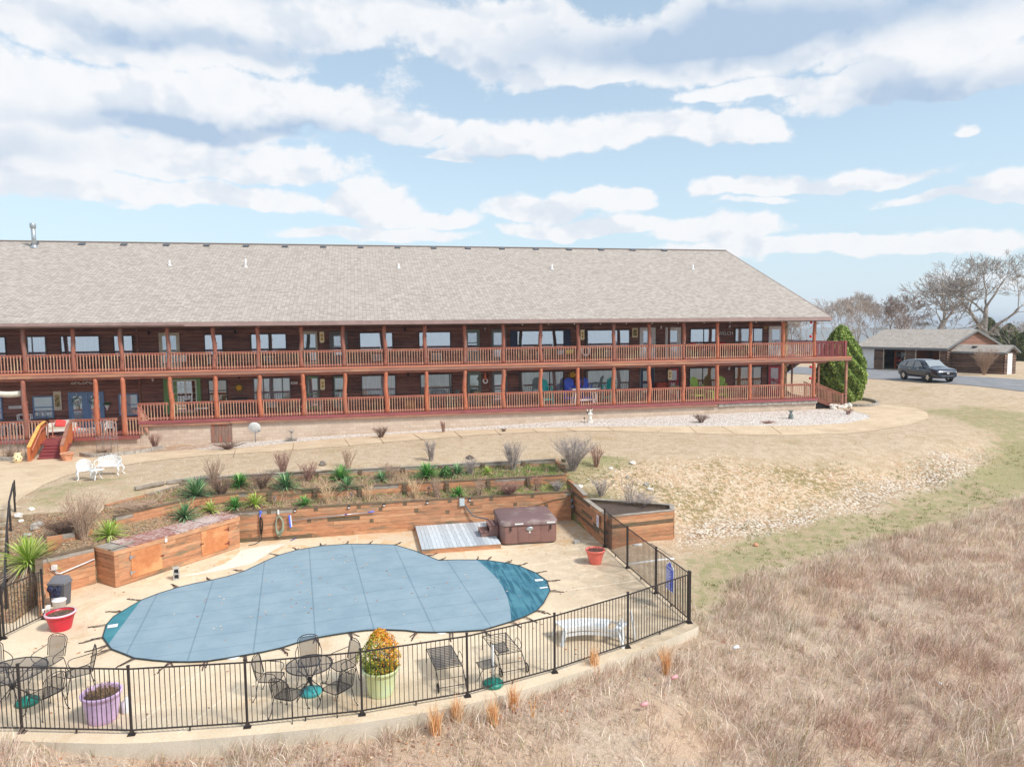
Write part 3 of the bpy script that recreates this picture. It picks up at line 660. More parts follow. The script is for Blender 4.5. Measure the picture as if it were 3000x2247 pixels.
br = t.new('ShaderNodeTexBrick'); t.l.new(mv.outputs[0], br.inputs['Vector']); br.offset = .5
for k, v in (('Scale', 1.0), ('Mortar Size', .006), ('Bias', 0.), ('Brick Width', .406), ('Row Height', .203)): br.inputs[k].default_value = v
br.inputs['Color1'].default_value = (*lin((208,190,172)), 1); br.inputs['Color2'].default_value = (*lin((192,172,154)), 1); br.inputs['Mortar'].default_value = (*lin((170,148,130)), 1)
nn = t.noise(tcn, .7, 5, .65); n3 = t.noise(tcn, 14, 4, .6)
c = t.mix(t.ss(nn, .5, .72, 0, .45), br.outputs[0], lin((150,128,108))); c = t.mix(t.ss(n3, .4, .7, 0, .25), c, lin((232,208,188)))
t.l.new(c, b.inputs['Base Color']); b.inputs['Roughness'].default_value = .9; bump(t, b, br.outputs[1], -.35, .02)
def plain(name, rgb, rough=.5, metal=0.0, var=.05, **k): M[name] = simple(name, lin(rgb), rough, var=var, metal=metal, **k); return M[name]
plain('white_paint', (236,236,234), .5); plain('cream_paint', (214,206,184), .55); plain('dark_frame', (70,64,62), .5); plain('grey_frame', (120,122,122), .5)
plain('blue_paint', (112,146,186), .5); plain('green_paint', (122,170,104), .5); plain('red_paint', (196,60,78), .5, var=.1); plain('navy_paint', (44,60,92), .5)
plain('black_metal', (56,50,50), .45, metal=.2); plain('black_iron', (54,52,56), .5, metal=.2, var=.2); plain('galv', (186,192,196), .35, metal=.7); plain('white_plastic', (240,240,240), .35)
plain('grey_plastic', (96,98,104), .5); plain('black_rubber', (30,30,32), .6); plain('terracotta', (222,160,126), .8, var=.12, bmp=.1); plain('teal_plastic', (30,196,190), .4); plain('blue_plastic', (78,116,252), .4)
plain('lime_plastic', (168,206,84), .4); plain('grey_green', (128,148,138), .5); plain('wicker_white', (238,234,226), .7, bmp=.5, scale=40); plain('coral_cloth', (238,84,78), .8); plain('brown_wood', (116,74,56), .6, var=.15)
plain('white_iron', (238,240,240), .5); plain('red_plastic', (204,44,62), .4); plain('coral_plastic', (234,118,104), .4); plain('lilac_plastic', (220,188,228), .45); plain('mint_plastic', (214,232,192), .45, col2=lin((228,232,168)), scale=2.2)
plain('potting', (96,80,70), .95, var=.3, scale=30, bmp=.8); plain('stone_grey', (176,168,158), .9, var=.15, bmp=.4); plain('stone_white', (232,226,216), .9, var=.1, bmp=.4); plain('green_base', (24,120,104), .4); plain('teal_base', (64,164,166), .4)
plain('pillow_red', (236,86,82), .85); plain('yellow_paint', (240,186,50), .5); plain('ac_cream', (214,208,190), .6); plain('plaque', (226,212,160), .6, col2=lin((236,226,190)), scale=20); plain('tan_cloth', (170,150,120), .9)
plain('darkvoid', (34,28,30), .9); plain('asphalt_dark', (60,60,62), .9); plain('concrete_grey', (190,186,178), .9, var=.12, bmp=.3)
def glassmat(name, refl=.5, tint=(.9, .95, 1)):
    m = bpy.data.materials.new(name); m.use_nodes = True; m.node_tree.nodes.clear(); t = NT(m.node_tree)
    tr = t.new('ShaderNodeBsdfTransparent'); tr.inputs[0].default_value = (*tint, 1); g = t.new('ShaderNodeBsdfGlossy'); g.inputs['Roughness'].default_value = .02; g.inputs[0].default_value = (.95, .98, 1, 1)
    mx = t.new('ShaderNodeMixShader'); mx.inputs[0].default_value = refl; t.l.new(tr.outputs[0], mx.inputs[1]); t.l.new(g.outputs[0], mx.inputs[2])
    o = t.new('ShaderNodeOutputMaterial'); t.l.new(mx.outputs[0], o.inputs[0]); return m
M['pane'] = glassmat('window_glass', .55); M['pane_hi'] = glassmat('window_glass_bright', .72); M['pane_lo'] = glassmat('window_glass_low', .38)
def curtain(name, rgb, stripe=9.0, amt=.35):
    m, t, b = newmat(name); tcn = t.new('ShaderNodeTexCoord').outputs['Object']; n = t.noise(t.mapv(tcn, scale=(stripe, 1, .25)), 1.6, 3, .6)
    c = t.mix(t.ss(n, .35, .65), lin(rgb), tuple(q*(1-amt) for q in lin(rgb))); t.l.new(c, b.inputs['Base Color']); b.inputs['Roughness'].default_value = .9; M[name] = m; return m
curtain('cur_white', (244,248,250)); curtain('cur_pale', (226,238,240), 2, .10); curtain('cur_amber', (206,160,104), 3, .3); curtain('cur_teal', (150,204,200), 2, .2); curtain('cur_dark', (74,84,96), 2, .4); curtain('cur_red', (196,70,84), 2, .4); curtain('cur_blind', (216,220,214), 14, .55)
# ------------------------------------------------------------------ lodge
S = 2.44; ZU = 2.85; WY = 3.0; XL = -34.0
lodge = thing('log_lodge', 'long two-storey log lodge with tan shingle roof and red-railed porches above the pool', 'lodge', (0, 6, -1.0))
RX = 25.21; RY = 14.1; RZ = 11.62; EY = -.62; EZ = 5.60
# roof, two slopes with uv in metres
def roofplane(pts, name, parent, mat, thick=.09):
    """pts: eave-left, eave-right, ridge-right, ridge-left"""
    P = [Vector(p) for p in pts]; n = (P[1]-P[0]).cross(P[3]-P[0]).normalized()
    if n.z < 0: n = -n
    e = (P[1]-P[0]).normalized(); u = n.cross(e).normalized()
    V = [tuple(p) for p in P]+[tuple(p-n*thick) for p in P]
    F_ = [(0,1,2,3),(7,6,5,4),(0,4,5,1),(1,5,6,2),(2,6,7,3),(3,7,4,0)]
    o = MB().add(V, F_).build(name, mat, parent); me = o.data; uvl = me.uv_layers.new(name='UVMap')
    off = wloc(parent) if parent else Vector((0, 0, 0))
    for lp in me.loops:
        p = me.vertices[lp.vertex_index].co+off; uvl.data[lp.index].uv = ((p-P[0]).dot(e)+200, (p-P[0]).dot(u)+200)
    return o
roof = roofplane([(XL, EY, EZ), (RX, EY, EZ), (RX, RY, RZ), (XL, RY, RZ)], 'roof', lodge, M['shingle'])
roofplane([(RX, 2*RY-EY, EZ), (XL, 2*RY-EY, EZ), (XL, RY, RZ), (RX, RY, RZ)], 'roof', lodge, M['shingle'])
b_ = MB(); slope = math.atan2(RZ-EZ, RY-EY)
x = XL
while x < RX-.1:                                       # ridge cap shingles
    b_.cbox((x+.13, RY-.10, RZ-.015), (.25, .26, .03), M=Matrix.Rotation(slope, 3, 'X')); b_.cbox((x+.13, RY+.10, RZ-.015), (.25, .26, .03), M=Matrix.Rotation(-slope, 3, 'X')); x += .26
b_.build('ridge_cap', M['shingle'], lodge)
b_ = MB(); b_.box(XL, RX+.02, EY-.05, EY-.005, EZ-.24, EZ-.015); b_.box(XL, -16.0, EY-.14, EY-.055, EZ-.16, EZ-.05)
b_.beam((RX+.05, EY, EZ-.10), (RX+.05, RY, RZ-.10), .05, .22); b_.beam((RX+.05, 2*RY-EY, EZ-.10), (RX+.05, RY, RZ-.10), .05, .22)
b_.build('fascia', M['fascia'], lodge)
b_ = MB(); b_.box(XL, RX-.05, EY+.02, WY+.02, EZ-.30, EZ-.245); b_.build('soffit', M['ceil'], lodge)
# little square ridge vents, plumbing vents and the chimney flue
vents = [103,240,363,487,605,721,835,947,1057,1165,1271,1371,1471,1570,1667,1761,1853,1946]
def onroof(px, py):
    n = Vector((0, -(RZ-EZ), RY-EY)); p0 = Vector((0, EY, EZ)); d = Vector(ray(px, py)); c_ = Vector(CAM); tt = (p0-c_).dot(n)/d.dot(n); return c_+d*tt
for vx in vents:
    p = onroof(vx, 716+(vx-103)*.0105)
    v_ = MB(); v_.cbox((p.x, p.y, p.z+.03), (.42, .40, .16), M=Matrix.Rotation(slope, 3, 'X')); v_.build('roof_vent', M['grey_plastic'], roof, bevel=.02)
for vx, vy, h_ in [(497,778,.35),(720,782,.55),(1168,786,.35),(1617,789,.35),(2030,789,.35)]:
    p = onroof(vx, vy); v_ = MB(); v_.tube([(p.x, p.y, p.z-.1), (p.x, p.y, p.z+h_)], .055, 10); v_.lathe([(.16, -.06), (.1, .04), (.06, .09)], (p.x, p.y, p.z), 12); v_.build('vent_pipe', M['white_plastic'], roof)
p = onroof(101, 725); v_ = MB(); v_.tube([(p.x, p.y, p.z-.2), (p.x-.02, p.y, p.z+1.55)], .14, 14); v_.lathe([(.30, -.15), (.22, .05), (.15, .16)], (p.x, p.y, p.z), 16); v_.lathe([(.145, 1.30), (.19, 1.34), (.20, 1.62), (.17, 1.66), (.02, 1.68)], (p.x-.02, p.y, p.z), 16); v_.build('chimney_flue', M['galv'], roof)
# walls: corrugated half-log sheets
def logwall(x0, x1, y, z0, z1, name, parent, step=.235, d=.085, flip=False, mat=None):
    V = []; F_ = []; z = z0; rows = []
    while z < z1-.01:
        zt = min(z+step, z1); k = 6
        for j in range(k):
            a = j/(k-1); rows.append((z+(zt-z)*(.02+.96*a), -d*math.sin(math.pi*(.06+.88*a))**.6))
        z = zt
    for zz, dy in rows: V += [(x0, y+dy, zz), (x1, y+dy, zz)]
    for i in range(len(rows)-1): F_.append((2*i, 2*i+1, 2*i+3, 2*i+2))
    return MB().add(V, F_).build(name, mat or M['log'], parent)
WX = 24.15
lw = logwall(XL, WX, WY, -.86, 2.62, 'wall', lodge); uw = logwall(XL, WX, WY, ZU, EZ-.29, 'wall', lodge)
b_ = MB()
b_.box(XL, WX-.02, WY+.01, 25.2, -1.6, 5.4); b_.add([(WX-.02, .5, 5.38), (WX-.02, 27.7, 5.38), (WX-.02, RY, 11.4), (WX-.05, .5, 5.38), (WX-.05, 27.7, 5.38), (WX-.05, RY, 11.4)], [(0, 1, 2), (5, 4, 3), (0, 2, 5, 3), (1, 4, 5, 2)])
b_.build('gable_end_wall', M['log'], lodge)
# stone corner pier at the east end
plain('pier_stone', (206,178,138), .9, var=.25, scale=5, bmp=.6)
b_ = MB(); rr = random.Random(4); z = -.8
while z < 5.25:
    h_ = rr.uniform(.1, .2); xx = WX-.32
    while xx < WX+.05: ww = rr.uniform(.12, .28); b_.box(xx, min(xx+ww-.012, WX+.06), WY-.10-rr.uniform(0, .03), WY+.5, z, z+h_-.012); xx += ww
    z += h_
b_.build('corner_pier', M['pier_stone'], lodge)
# foundation
XD = 24.67; XP = -18.79
fnd = MB(); fnd.box(XP, XD-.02, .06, .26, -2.2, -.16); fnd.box(XL, XP-.01, .06, .26, -2.2, -.98); fnd.box(XD-.22, XD-.02, .27, WY, -2.2, -.16); fnd.box(XP, XP+.2, .27, WY, -2.2, -.16); fnd.build('foundation', M['block'], lodge)
b_ = MB(); rr = random.Random(8); xx = 17.2
while xx < XD: ww = rr.uniform(.35, .8); b_.box(xx, min(xx+ww-.02, XD), -.06, .055, -.34-rr.uniform(0, .05), -.17); xx += ww
b_.build('stone_ledge', M['stone_grey'], lodge)
# crawl-space door
b_ = MB()
for i in range(6): b_.box(-14.95+i*.19, -14.95+i*.19+.18, .0, .05, -1.42, -.30)
b_.box(-15.02, -13.78, -.02, .05, -.30, -.22)
b_.build('crawl_door', wood('weathered_door', lin((150,120,104)), lin((118,96,86)), lin((170,96,72)), grain=(5, 1, .8), scale=2), lodge)
# lower deck, upper deck, entry porch
b_ = MB(); b_.box(XP, XD, -.10, WY, -.07, 0.0); b_.build('porch_floor', M['floor'], lodge)
plain('rim_purple', (158,86,88), .6, var=.12, stretch=(.3, 1, 3)); 
b_ = MB(); b_.box(XP-.02, XD+.02, -.13, -.105, -.17, -.012); b_.build('rim_board', M['rim_purple'], lodge)
b_ = MB(); b_.box(-13.9, 1.2, -.11, .04, -.30, -.175); b_.box(1.2, 17.1, -.105, .04, -.33, -.175); b_.box(XP, -13.92, -.10, .04, -.33, -.175); b_.build('beam', M['beam'], lodge)
b_ = MB(); b_.box(XL, XP-.01, -.12, WY, -.86, -.80); b_.box(XL, XP+.02, -.14, -.125, -1.0, -.805); b_.build('entry_floor', M['floor'], lodge)
UX1 = 27.24
b_ = MB(); b_.box(XL, 24.9, -.10, WY, ZU-.06, ZU); b_.box(24.9, UX1-.3, -.10, 8.5, ZU-.06, ZU); b_.box(XL, 24.6, .0, WY, ZU-.30, ZU-.28); b_.build('balcony_floor', M['floor'], lodge)
b_ = MB(); b_.box(XL, UX1, -.16, -.105, ZU-.10, ZU-.005); b_.build('rim_board', M['rim'], lodge)
b_ = MB(); b_.box(XL, UX1, -.14, -.02, ZU-.30, ZU-.105); b_.build('beam', M['beam'], lodge)
b_ = MB(); rr = random.Random(3)
pts = []; x = XL
while x < 26: pts.append((x, .03, ZU-.37+rr.uniform(-.012, .012))); x += .6
b_.tube(pts, [.085+rr.uniform(-.012, .012) for _ in pts], 8); b_.build('log_beam', M['post'], lodge)
# log posts
def logpost(x, y, z0, z1, mat, seed, r0=.135):
    rr = random.Random(seed); k = 14; b_ = MB(); ph = rr.uniform(0, 6); am = rr.uniform(.01, .05)
    pts = []; rad = []
    for i in range(k):
        a = i/(k-1); pts.append((x+am*math.sin(ph+a*4.2)*math.sin(math.pi*a)*1.6, y+am*math.cos(ph+a*3.1)*math.sin(math.pi*a), z0+(z1-z0)*a)); rad.append(r0*(1.08-.22*a)*(1+rr.uniform(-.07, .07)))
    b_.tube(pts, rad, 12)
    for q in range(rr.choice([3, 5, 7, 9, 14])):                # knots left from lopped limbs
        i = rr.randrange(2, k-1); an = rr.uniform(0, 2*math.pi); c_ = pts[i]; l = rad[i]+rr.uniform(.015, .06)
        zz = c_[2]+rr.uniform(-.1, .1); d = (math.cos(an), math.sin(an))
        b_.tube([(c_[0]+d[0]*rad[i]*.6, c_[1]+d[1]*rad[i]*.6, zz), (c_[0]+d[0]*l, c_[1]+d[1]*l, zz+.05)], [.045, .022], 6)
    return b_.build('log_post', mat, lodge)
for i in range(-3, 21):
    X = (i-10)*S
    if X > XL: logpost(X, .02, ZU, EZ-.25, M['post'] if i < 17 else M['post2'], 100+i, .125)
for X, Y, z0 in [(UY(76,1250,0)[0],.02,-.80),(UY(285,1230,0)[0],.02,-.80),(UY(364,1200,0)[0],-.02,-.80)]: logpost(X, Y, z0, ZU-.32, M['post2'] if X > -23 else M['post'], int(X*10), .14)
for i in range(3, 21): logpost((i-10)*S+(.04 if i < 10 else 0), .02, 0, ZU-.32, M['post2'], 200+i, .135)
# railings, one part per bay
def railing(x0, x1, z, name='railing', y=-.02, step=.152, top=.98, mats=None, parent=None, ymul=1):
    b_ = MB(); b_.box(x0, x1, y-.075, y+.075, z+top, z+top+.04); b_.box(x0, x1, y-.02, y+.02, z+top-.10, z+top-.005); b_.box(x0, x1, y-.02, y+.02, z+.09, z+.17)
    b_.mat(1); n = max(2, int((x1-x0)/step)); 
    for j in range(n): xx = x0+(j+.5)*(x1-x0)/n; b_.box(xx-.02, xx+.02, y-.062, y-.024, z+.03, z+top-.01)
    return b_.build(name, mats or [M['rail'], M['balus']], parent or lodge)
for i in range(-4, 20): 
    X = (i-10)*S
    if X+S > XL+.5: railing(max(X, XL)+.11, X+S-.11, ZU)
plain('rail_plum', (150,78,80), .6, var=.12)
pl_ = [M['rail_plum'], M['rail_plum']]
railing(24.5, 26.8, ZU, mats=pl_, top=1.03, step=.125)
b_ = MB(); b_.box(26.72, 26.88, -.10, .06, ZU, ZU+1.10); 
for yy in np.arange(.1, 8, .14): b_.box(26.80, 26.84, yy, yy+.04, ZU+.03, ZU+1.0)
b_.box(26.76, 26.90, .06, 8.1, ZU+1.0, ZU+1.04)
for yy in np.arange(WY+.3, 8, .14): b_.box(24.30, 24.34, yy, yy+.04, ZU+.03, ZU+1.0)
b_.box(24.25, 24.39, WY+.2, 8.1, ZU+1.0, ZU+1.04)
for xx in np.arange(24.5, 26.7, .14): b_.box(xx, xx+.04, 8.06, 8.1, ZU+.03, ZU+1.0)
b_.box(24.3, 26.8, 8.0, 8.14, ZU+1.0, ZU+1.04)
b_.build('railing', pl_, lodge)
for i in range(3, 20):
    X = (i-10)*S; railing(X+.13, X+S-.13, 0, mats=[M['rim'] if False else M['rail'], M['balus']])
XS = UY(410,1180,0)[0]
railing(XS, 3*S-10*S-.12, 0)
# outer square posts under the balcony extension and the outside stair
b_ = MB(); b_.box(26.95, 27.09, .02, .16, -1.0, ZU-.10); b_.build('square_post', M['beam'], lodge)
b_ = MB(); b_.box(26.3, 26.42, 2.2, 2.32, -1.0, ZU-.10); b_.build('square_post', M['beam'], lodge)
b_ = MB(); b_.box(24.35, 24.45, 4.2, 4.3, -.9, ZU-.10); b_.box(25.6, 25.7, 4.4, 4.5, -.9, ZU-.10); b_.build('square_post', M['beam'], lodge)
st_ = MB(); zg = -.82
for yy in (5.3, 6.5): st_.beam((24.9, yy, 1.15), (27.7, yy, ZU-.05), .06, .42)
for k_ in range(9): a = k_/8.5; st_.box(24.95+2.75*a, 24.95+2.75*a+.28, 5.33, 6.47, 1.22+1.65*a, 1.26+1.65*a)
st_.box(22.9, 24.95, 5.2, 6.6, 1.10, 1.16)
for yy in (6.7, 7.9): st_.beam((24.3, yy, 1.1), (27.4, yy, -.75), .06, .36)
for k_ in range(10): a = k_/9.5; st_.box(24.3+3.1*a, 24.3+3.1*a+.28, 6.73, 7.87, 1.15-1.85*a, 1.19-1.85*a)
st_.build('outside_stair', plain('stair_dark', (84,68,60), .8, var=.2), lodge)
st = MB(); e0 = Vector((24.75, .12, .02)); e1 = Vector((27.0, .12, -.80))
st.beam((24.70, .12, -.12), (26.75, .12, -.86), .05, .26); st.beam((24.70, 1.4, -.12), (26.75, 1.4, -.86), .05, .26)
for k_ in range(5): xx = 24.8+k_*.42; zz = -.16-k_*.165; st.box(xx, xx+.36, .14, 1.38, zz-.04, zz)
st.build('porch_steps', M['rail'], lodge)
for yy in (.08, 1.45):
    st = MB()
    st.beam((24.62, yy, 1.02), (26.65, yy, .22), .11, .05); st.beam((26.65, yy, .22), (27.0, yy, .20), .11, .05); st.beam((24.62, yy, .90), (26.65, yy, .10), .04, .08)
    st.mat(1)
    for k_ in range(17): a = (k_+.5)/17; xx = 24.62+2.03*a; st.box(xx-.02, xx+.02, yy-.05, yy-.015, -.25-.65*a, .95-.80*a)
    st.box(26.66, 26.78, yy-.06, yy+.06, -.95, .20)
    for k_ in range(3): st.box(26.84+.07*k_, 26.86+.07*k_, yy-.02, yy+.02, -.75, .18)
    st.build('stair_rail', [M['rail'], M['beam']], lodge)
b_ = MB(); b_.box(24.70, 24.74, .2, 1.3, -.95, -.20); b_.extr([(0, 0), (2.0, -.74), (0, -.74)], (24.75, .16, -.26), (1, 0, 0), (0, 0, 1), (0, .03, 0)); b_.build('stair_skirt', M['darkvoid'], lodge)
# entry porch railings and the ramped rail up to the main deck
XA, XB = UY(76,1,0)[0], UY(285,1,0)[0]; XC = UY(364,1,0)[0]
railing(XL+.2, XA-.14, -.80); railing(XA+.14, -23.6, -.80); railing(-22.35, XB-.14, -.80); railing(XB+.14, XC-.12, -.80)
b_ = MB(); e0 = (XC+.1, -.02, .18); e1 = (XS-.08, -.02, .98)
b_.beam(e0, e1, .14, .05); b_.beam((e0[0], -.02, e0[2]-.12), (e1[0], -.02, e1[2]-.12), .04, .10); b_.beam((e0[0], -.02, -.70), (e1[0], -.02, .06), .04, .10); b_.box(XS-.12, XS, -.09, .05, 0, 1.02)
b_.mat(1)
for k_ in range(10): a = (k_+.5)/10; xx = e0[0]+(e1[0]-e0[0])*a; b_.box(xx-.02, xx+.02, -.062, -.024, -.74+.76*a, .10+.80*a)
b_.build('railing', [M['rail'], M['balus']], lodge)
b_ = MB()
for k_ in range(5): a = k_*.32; b_.box(XC+.3+a, XC+.62+a, .1, 1.3, -.80, -.66+k_*.16)
b_.build('porch_steps', M['floor'], lodge)
# ------------------------------------------------------------------ windows and doors
def wx(px, z=None, Y=WY): return UY(px, 1000, Y)[0]
def wz(px, py, Y=WY): return UY(px, py, Y)[2]
def window(px0, px1, z0, z1, frame='dark_frame', cur='cur_pale', glass='pane', split=None, cross=False, fw=.055, muntin=0, name='window'):
    x0, x1 = wx(px0), wx(px1); f = MB(); y = WY-.118
    f.box(x0, x1, y-.03, y+.03, z1-fw, z1); f.box(x0, x1, y-.03, y+.03, z0, z0+fw); f.box(x0, x0+fw, y-.03, y+.03, z0+fw, z1-fw); f.box(x1-fw, x1, y-.03, y+.03, z0+fw, z1-fw)
    if split: 
        for sp_ in (split if isinstance(split, (list, tuple)) else [split]): xm = x0+(x1-x0)*sp_; f.box(xm-.035, xm+.035, y-.025, y+.02, z0+fw, z1-fw)
    if cross: zm = z0+(z1-z0)*.5; f.box(x0+fw, x1-fw, y-.025, y+.02, zm-.03, zm+.03)
    wnd = f.build(name, M[frame], lodge)
    c_ = MB(); k = max(6, int((x1-x0)/.07)); V = []
    for i in range(k+1): xx = x0+fw+(x1-x0-2*fw)*i/k; dy = .012*(i % 2); V += [(xx, y+.026+dy-.012, z0+fw), (xx, y+.026+dy-.012, z1-fw)]
    c_.add(V, [(2*i, 2*i+2, 2*i+3, 2*i+1) for i in range(k)]); c_.build('curtain', M[cur], wnd)
    g = MB(); g.quad((x0+fw, y-.012, z0+fw), (x1-fw, y-.012, z0+fw), (x1-fw, y-.012, z1-fw), (x0+fw, y-.012, z1-fw)); g.build('pane', M[glass], wnd)
    if muntin:
        mm = MB()
        for i in range(1, muntin): xx = x0+fw+(x1-x0-2*fw)*i/muntin; mm.box(xx-.01, xx+.01, y-.022, y-.014, z0+fw, z1-fw)
        for i in range(1, 5): zz = z0+fw+(z1-z0-2*fw)*i/5; mm.box(x0+fw, x1-fw, y-.020, y-.014, zz-.01, zz+.01)
        mm.build('muntins', M['white_paint'], wnd)
    return wnd
def door(px0, px1, zf, ztop, frame, leaf, cur='cur_pale', glass='pane', gl=(.18, .2, .82, .93), midrail=True, handle=True):
    x0, x1 = wx(px0), wx(px1); f = MB(); y = WY-.122; fw = .085
    f.box(x0, x0+fw, y-.03, y+.04, zf, ztop); f.box(x1-fw, x1, y-.03, y+.04, zf, ztop); f.box(x0+fw, x1-fw, y-.03, y+.04, ztop-fw, ztop)
    d = f.build('door', M[frame], lodge)
    a0, a1, b0, b1 = x0+fw+.005, x1-fw-.005, zf+.02, ztop-fw-.005; W_, Hh = a1-a0, b1-b0; gx0, gx1, gz0, gz1 = a0+W_*gl[0], a0+W_*gl[2], b0+Hh*gl[1], b0+Hh*gl[3]
    l = MB(); l.box(a0, gx0, y-.01, y+.02, b0, b1); l.box(gx1, a1, y-.01, y+.02, b0, b1); l.box(gx0, gx1, y-.01, y+.02, b0, gz0); l.box(gx0, gx1, y-.01, y+.02, gz1, b1)
    if midrail: l.box(gx0, gx1, y-.012, y+.018, gz0+(gz1-gz0)*.42, gz0+(gz1-gz0)*.42+.06)
    l.build('door_leaf', M[leaf], d)
    c_ = MB(); c_.quad((gx0, y+.016, gz0), (gx1, y+.016, gz0), (gx1, y+.016, gz1), (gx0, y+.016, gz1)); c_.build('door_curtain', M[cur], d)
    g = MB(); g.quad((gx0, y+.004, gz0), (gx1, y+.004, gz0), (gx1, y+.004, gz1), (gx0, y+.004, gz1)); g.build('pane', M[glass], d)
    if handle: hb = MB(); hb.ell((a1-.05, y-.04, b0+Hh*.47), (.03, .04, .03)); hb.build('door_handle', M['galv'], d)
    return d
ZT = ZU+2.02
window(81,137,ZU+.72,ZT,'grey_frame','cur_white','pane_hi',split=.28); window(179,294,ZU+.72,ZT,'dark_frame','cur_white','pane_hi'); window(334,391,ZU+.72,ZT,'dark_frame','cur_white','pane_hi',split=.5)
window(599,654,ZU+.72,ZT,'dark_frame','cur_white','pane_hi'); window(735,840,ZU+.72,ZT,'dark_frame','cur_pale','pane_hi',split=.55); window(1053,1151,ZU+.72,ZT,'dark_frame','cur_pale','pane_hi'); window(1226,1320,ZU+.72,ZT,'dark_frame','cur_pale','pane_hi')
window(-60,20,ZU+.72,ZT,'dark_frame','cur_white','pane_hi')
window(1513,1651,ZU+.72,ZT,'dark_frame','cur_teal','pane_hi',split=.5); window(1713,1843,ZU+.72,ZT,'dark_frame','cur_pale','pane_hi'); window(2019,2095,ZU+.72,ZT,'dark_frame','cur_teal','pane_hi',split=.52); window(2150,2232,ZU+.72,ZT,'dark_frame','cur_pale','pane',split=.66)
for a in (1494, 1652):
    s_ = MB(); x0, x1 = wx(a), wx(a+18); s_.box(x0, x1, WY-.13, WY-.04, ZU+.70, ZT+.03); 
    for k_ in range(16): zz = ZU+.78+k_*.078; s_.box(x0+.05, x1-.05, WY-.142, WY-.13, zz, zz+.045)
    s_.build('shutter', M['navy_paint'], lodge)
DT = ZU+2.14
door(467,527,ZU,DT,'cream_paint','cream_paint','cur_teal','pane',(.10,.12,.9,.95)); door(885,930,ZU,DT,'cream_paint','cream_paint','cur_teal','pane',(.04,.08,.96,.95)); door(965,1018,ZU,DT-.04,'grey_frame','grey_frame','cur_dark','pane',(.2,.3,.82,.9)); door(1362,1404,ZU,DT,'grey_green','grey_green','cur_dark','pane',(.12,.35,.88,.93)); door(1438,1482,ZU,DT,'grey_frame','grey_green','cur_pale','pane',(.1,.1,.9,.93))
door(1872,1918,ZU,DT,'white_paint','white_paint','cur_pale','pane'); door(1947,1992,ZU,DT,'white_paint','white_paint','cur_pale','pane'); door(2249,2291,ZU,DT,'white_paint','white_paint','cur_pale','pane')
LT = 2.06
window(605,661,.72,LT,'dark_frame','cur_amber','pane_lo',cross=True); window(738,847,.68,LT+.05,'grey_frame','cur_pale','pane',split=[.27,.52,.78]); window(1055,1157,.72,LT+.05,'dark_frame','cur_white','pane_lo',split=.74); window(1228,1322,.72,LT+.05,'dark_frame','cur_blind','pane_lo',split=.93)
window(1518,1650,.68,LT+.05,'dark_frame','cur_blind','pane_lo',split=[.04,.68]); window(1713,1843,.72,LT+.05,'dark_frame','cur_blind','pane_lo'); window(2018,2096,.72,LT+.05,'dark_frame','cur_amber','pane_lo',split=.5); window(2150,2230,.72,LT+.05,'dark_frame','cur_amber','pane_lo',split=.68)
LD = 2.20
door(474,583,0,LD,'green_paint','green_paint','cur_dark','pane',(.36,.05,.88,.96),midrail=False); window(500,571,.12,LD-.1,'white_paint','cur_dark','pane',split=.55,muntin=6)
door(893,932,0,LD,'grey_frame','green_paint','cur_pale','pane',(.05,.1,.95,.95)); door(970,1016,0,LD,'dark_frame','grey_green','cur_teal','pane',(.1,.2,.9,.94)); door(1367,1407,0,LD,'grey_green','grey_green','cur_teal','pane',(.12,.3,.88,.93)); door(1438,1484,0,LD,'grey_frame','grey_frame','cur_pale','pane',(.1,.1,.9,.93))
door(1872,1917,0,LD,'grey_frame','navy_paint','cur_dark','pane_lo'); door(1954,1990,0,LD,'dark_frame','red_paint','cur_red','pane_lo'); door(2247,2289,0,LD,'dark_frame','red_paint','cur_red','pane_lo')
# entry: windows in pale blue trim and the blue double door
EZ0 = -.80
window(87,148,.02,1.34,'blue_paint','cur_pale','pane_lo',cross=True,fw=.07); window(340,398,.02,1.34,'blue_paint','cur_pale','pane_lo',cross=True,fw=.07)
window(-40,-3,.02,1.34,'blue_paint','cur_pale','pane_lo',cross=True,fw=.07)
d1 = door(192,245,EZ0,1.52,'blue_paint','blue_paint','cur_white','pane',(.2,.12,.8,.93)); d2 = door(245,297,EZ0,1.52,'blue_paint','blue_paint','cur_white','pane',(.2,.12,.8,.93))
plain('wreath_green', (70,110,84), .9, var=.3, scale=20); 
for px, d in ((218, d1), (270, d2)):
    cx = wx(px); b_ = MB(); rr = random.Random(px)
    for k_ in range(60):
        an = rr.uniform(0, 6.28); r_ = .21+rr.uniform(-.06, .06); p_ = Vector((cx+r_*math.cos(an), WY-.20+rr.uniform(-.04, .03), .98+r_*math.sin(an))); q_ = p_+Vector((rr.uniform(-.08, .08), rr.uniform(-.05, 0), rr.uniform(-.08, .08))); b_.tube([p_, q_], [.02, .006], 4)
    wr = b_.build('wreath', M['wreath_green'], None); tag(wr, 'green wreath with a white bow hanging on the %s leaf of the blue double door' % ('left' if px < 240 else 'right'), 'wreath', 'wreaths on the double door')
    b_ = MB(); b_.ell((cx, WY-.22, .93), (.07, .03, .1), 8, 6); b_.box(cx-.015, cx+.015, WY-.18, WY-.17, 1.2, 1.48); b_.ell((cx+.03, WY-.21, .62), (.09, .03, .13), 8, 6); b_.build('bow', M['cream_paint'], wr)
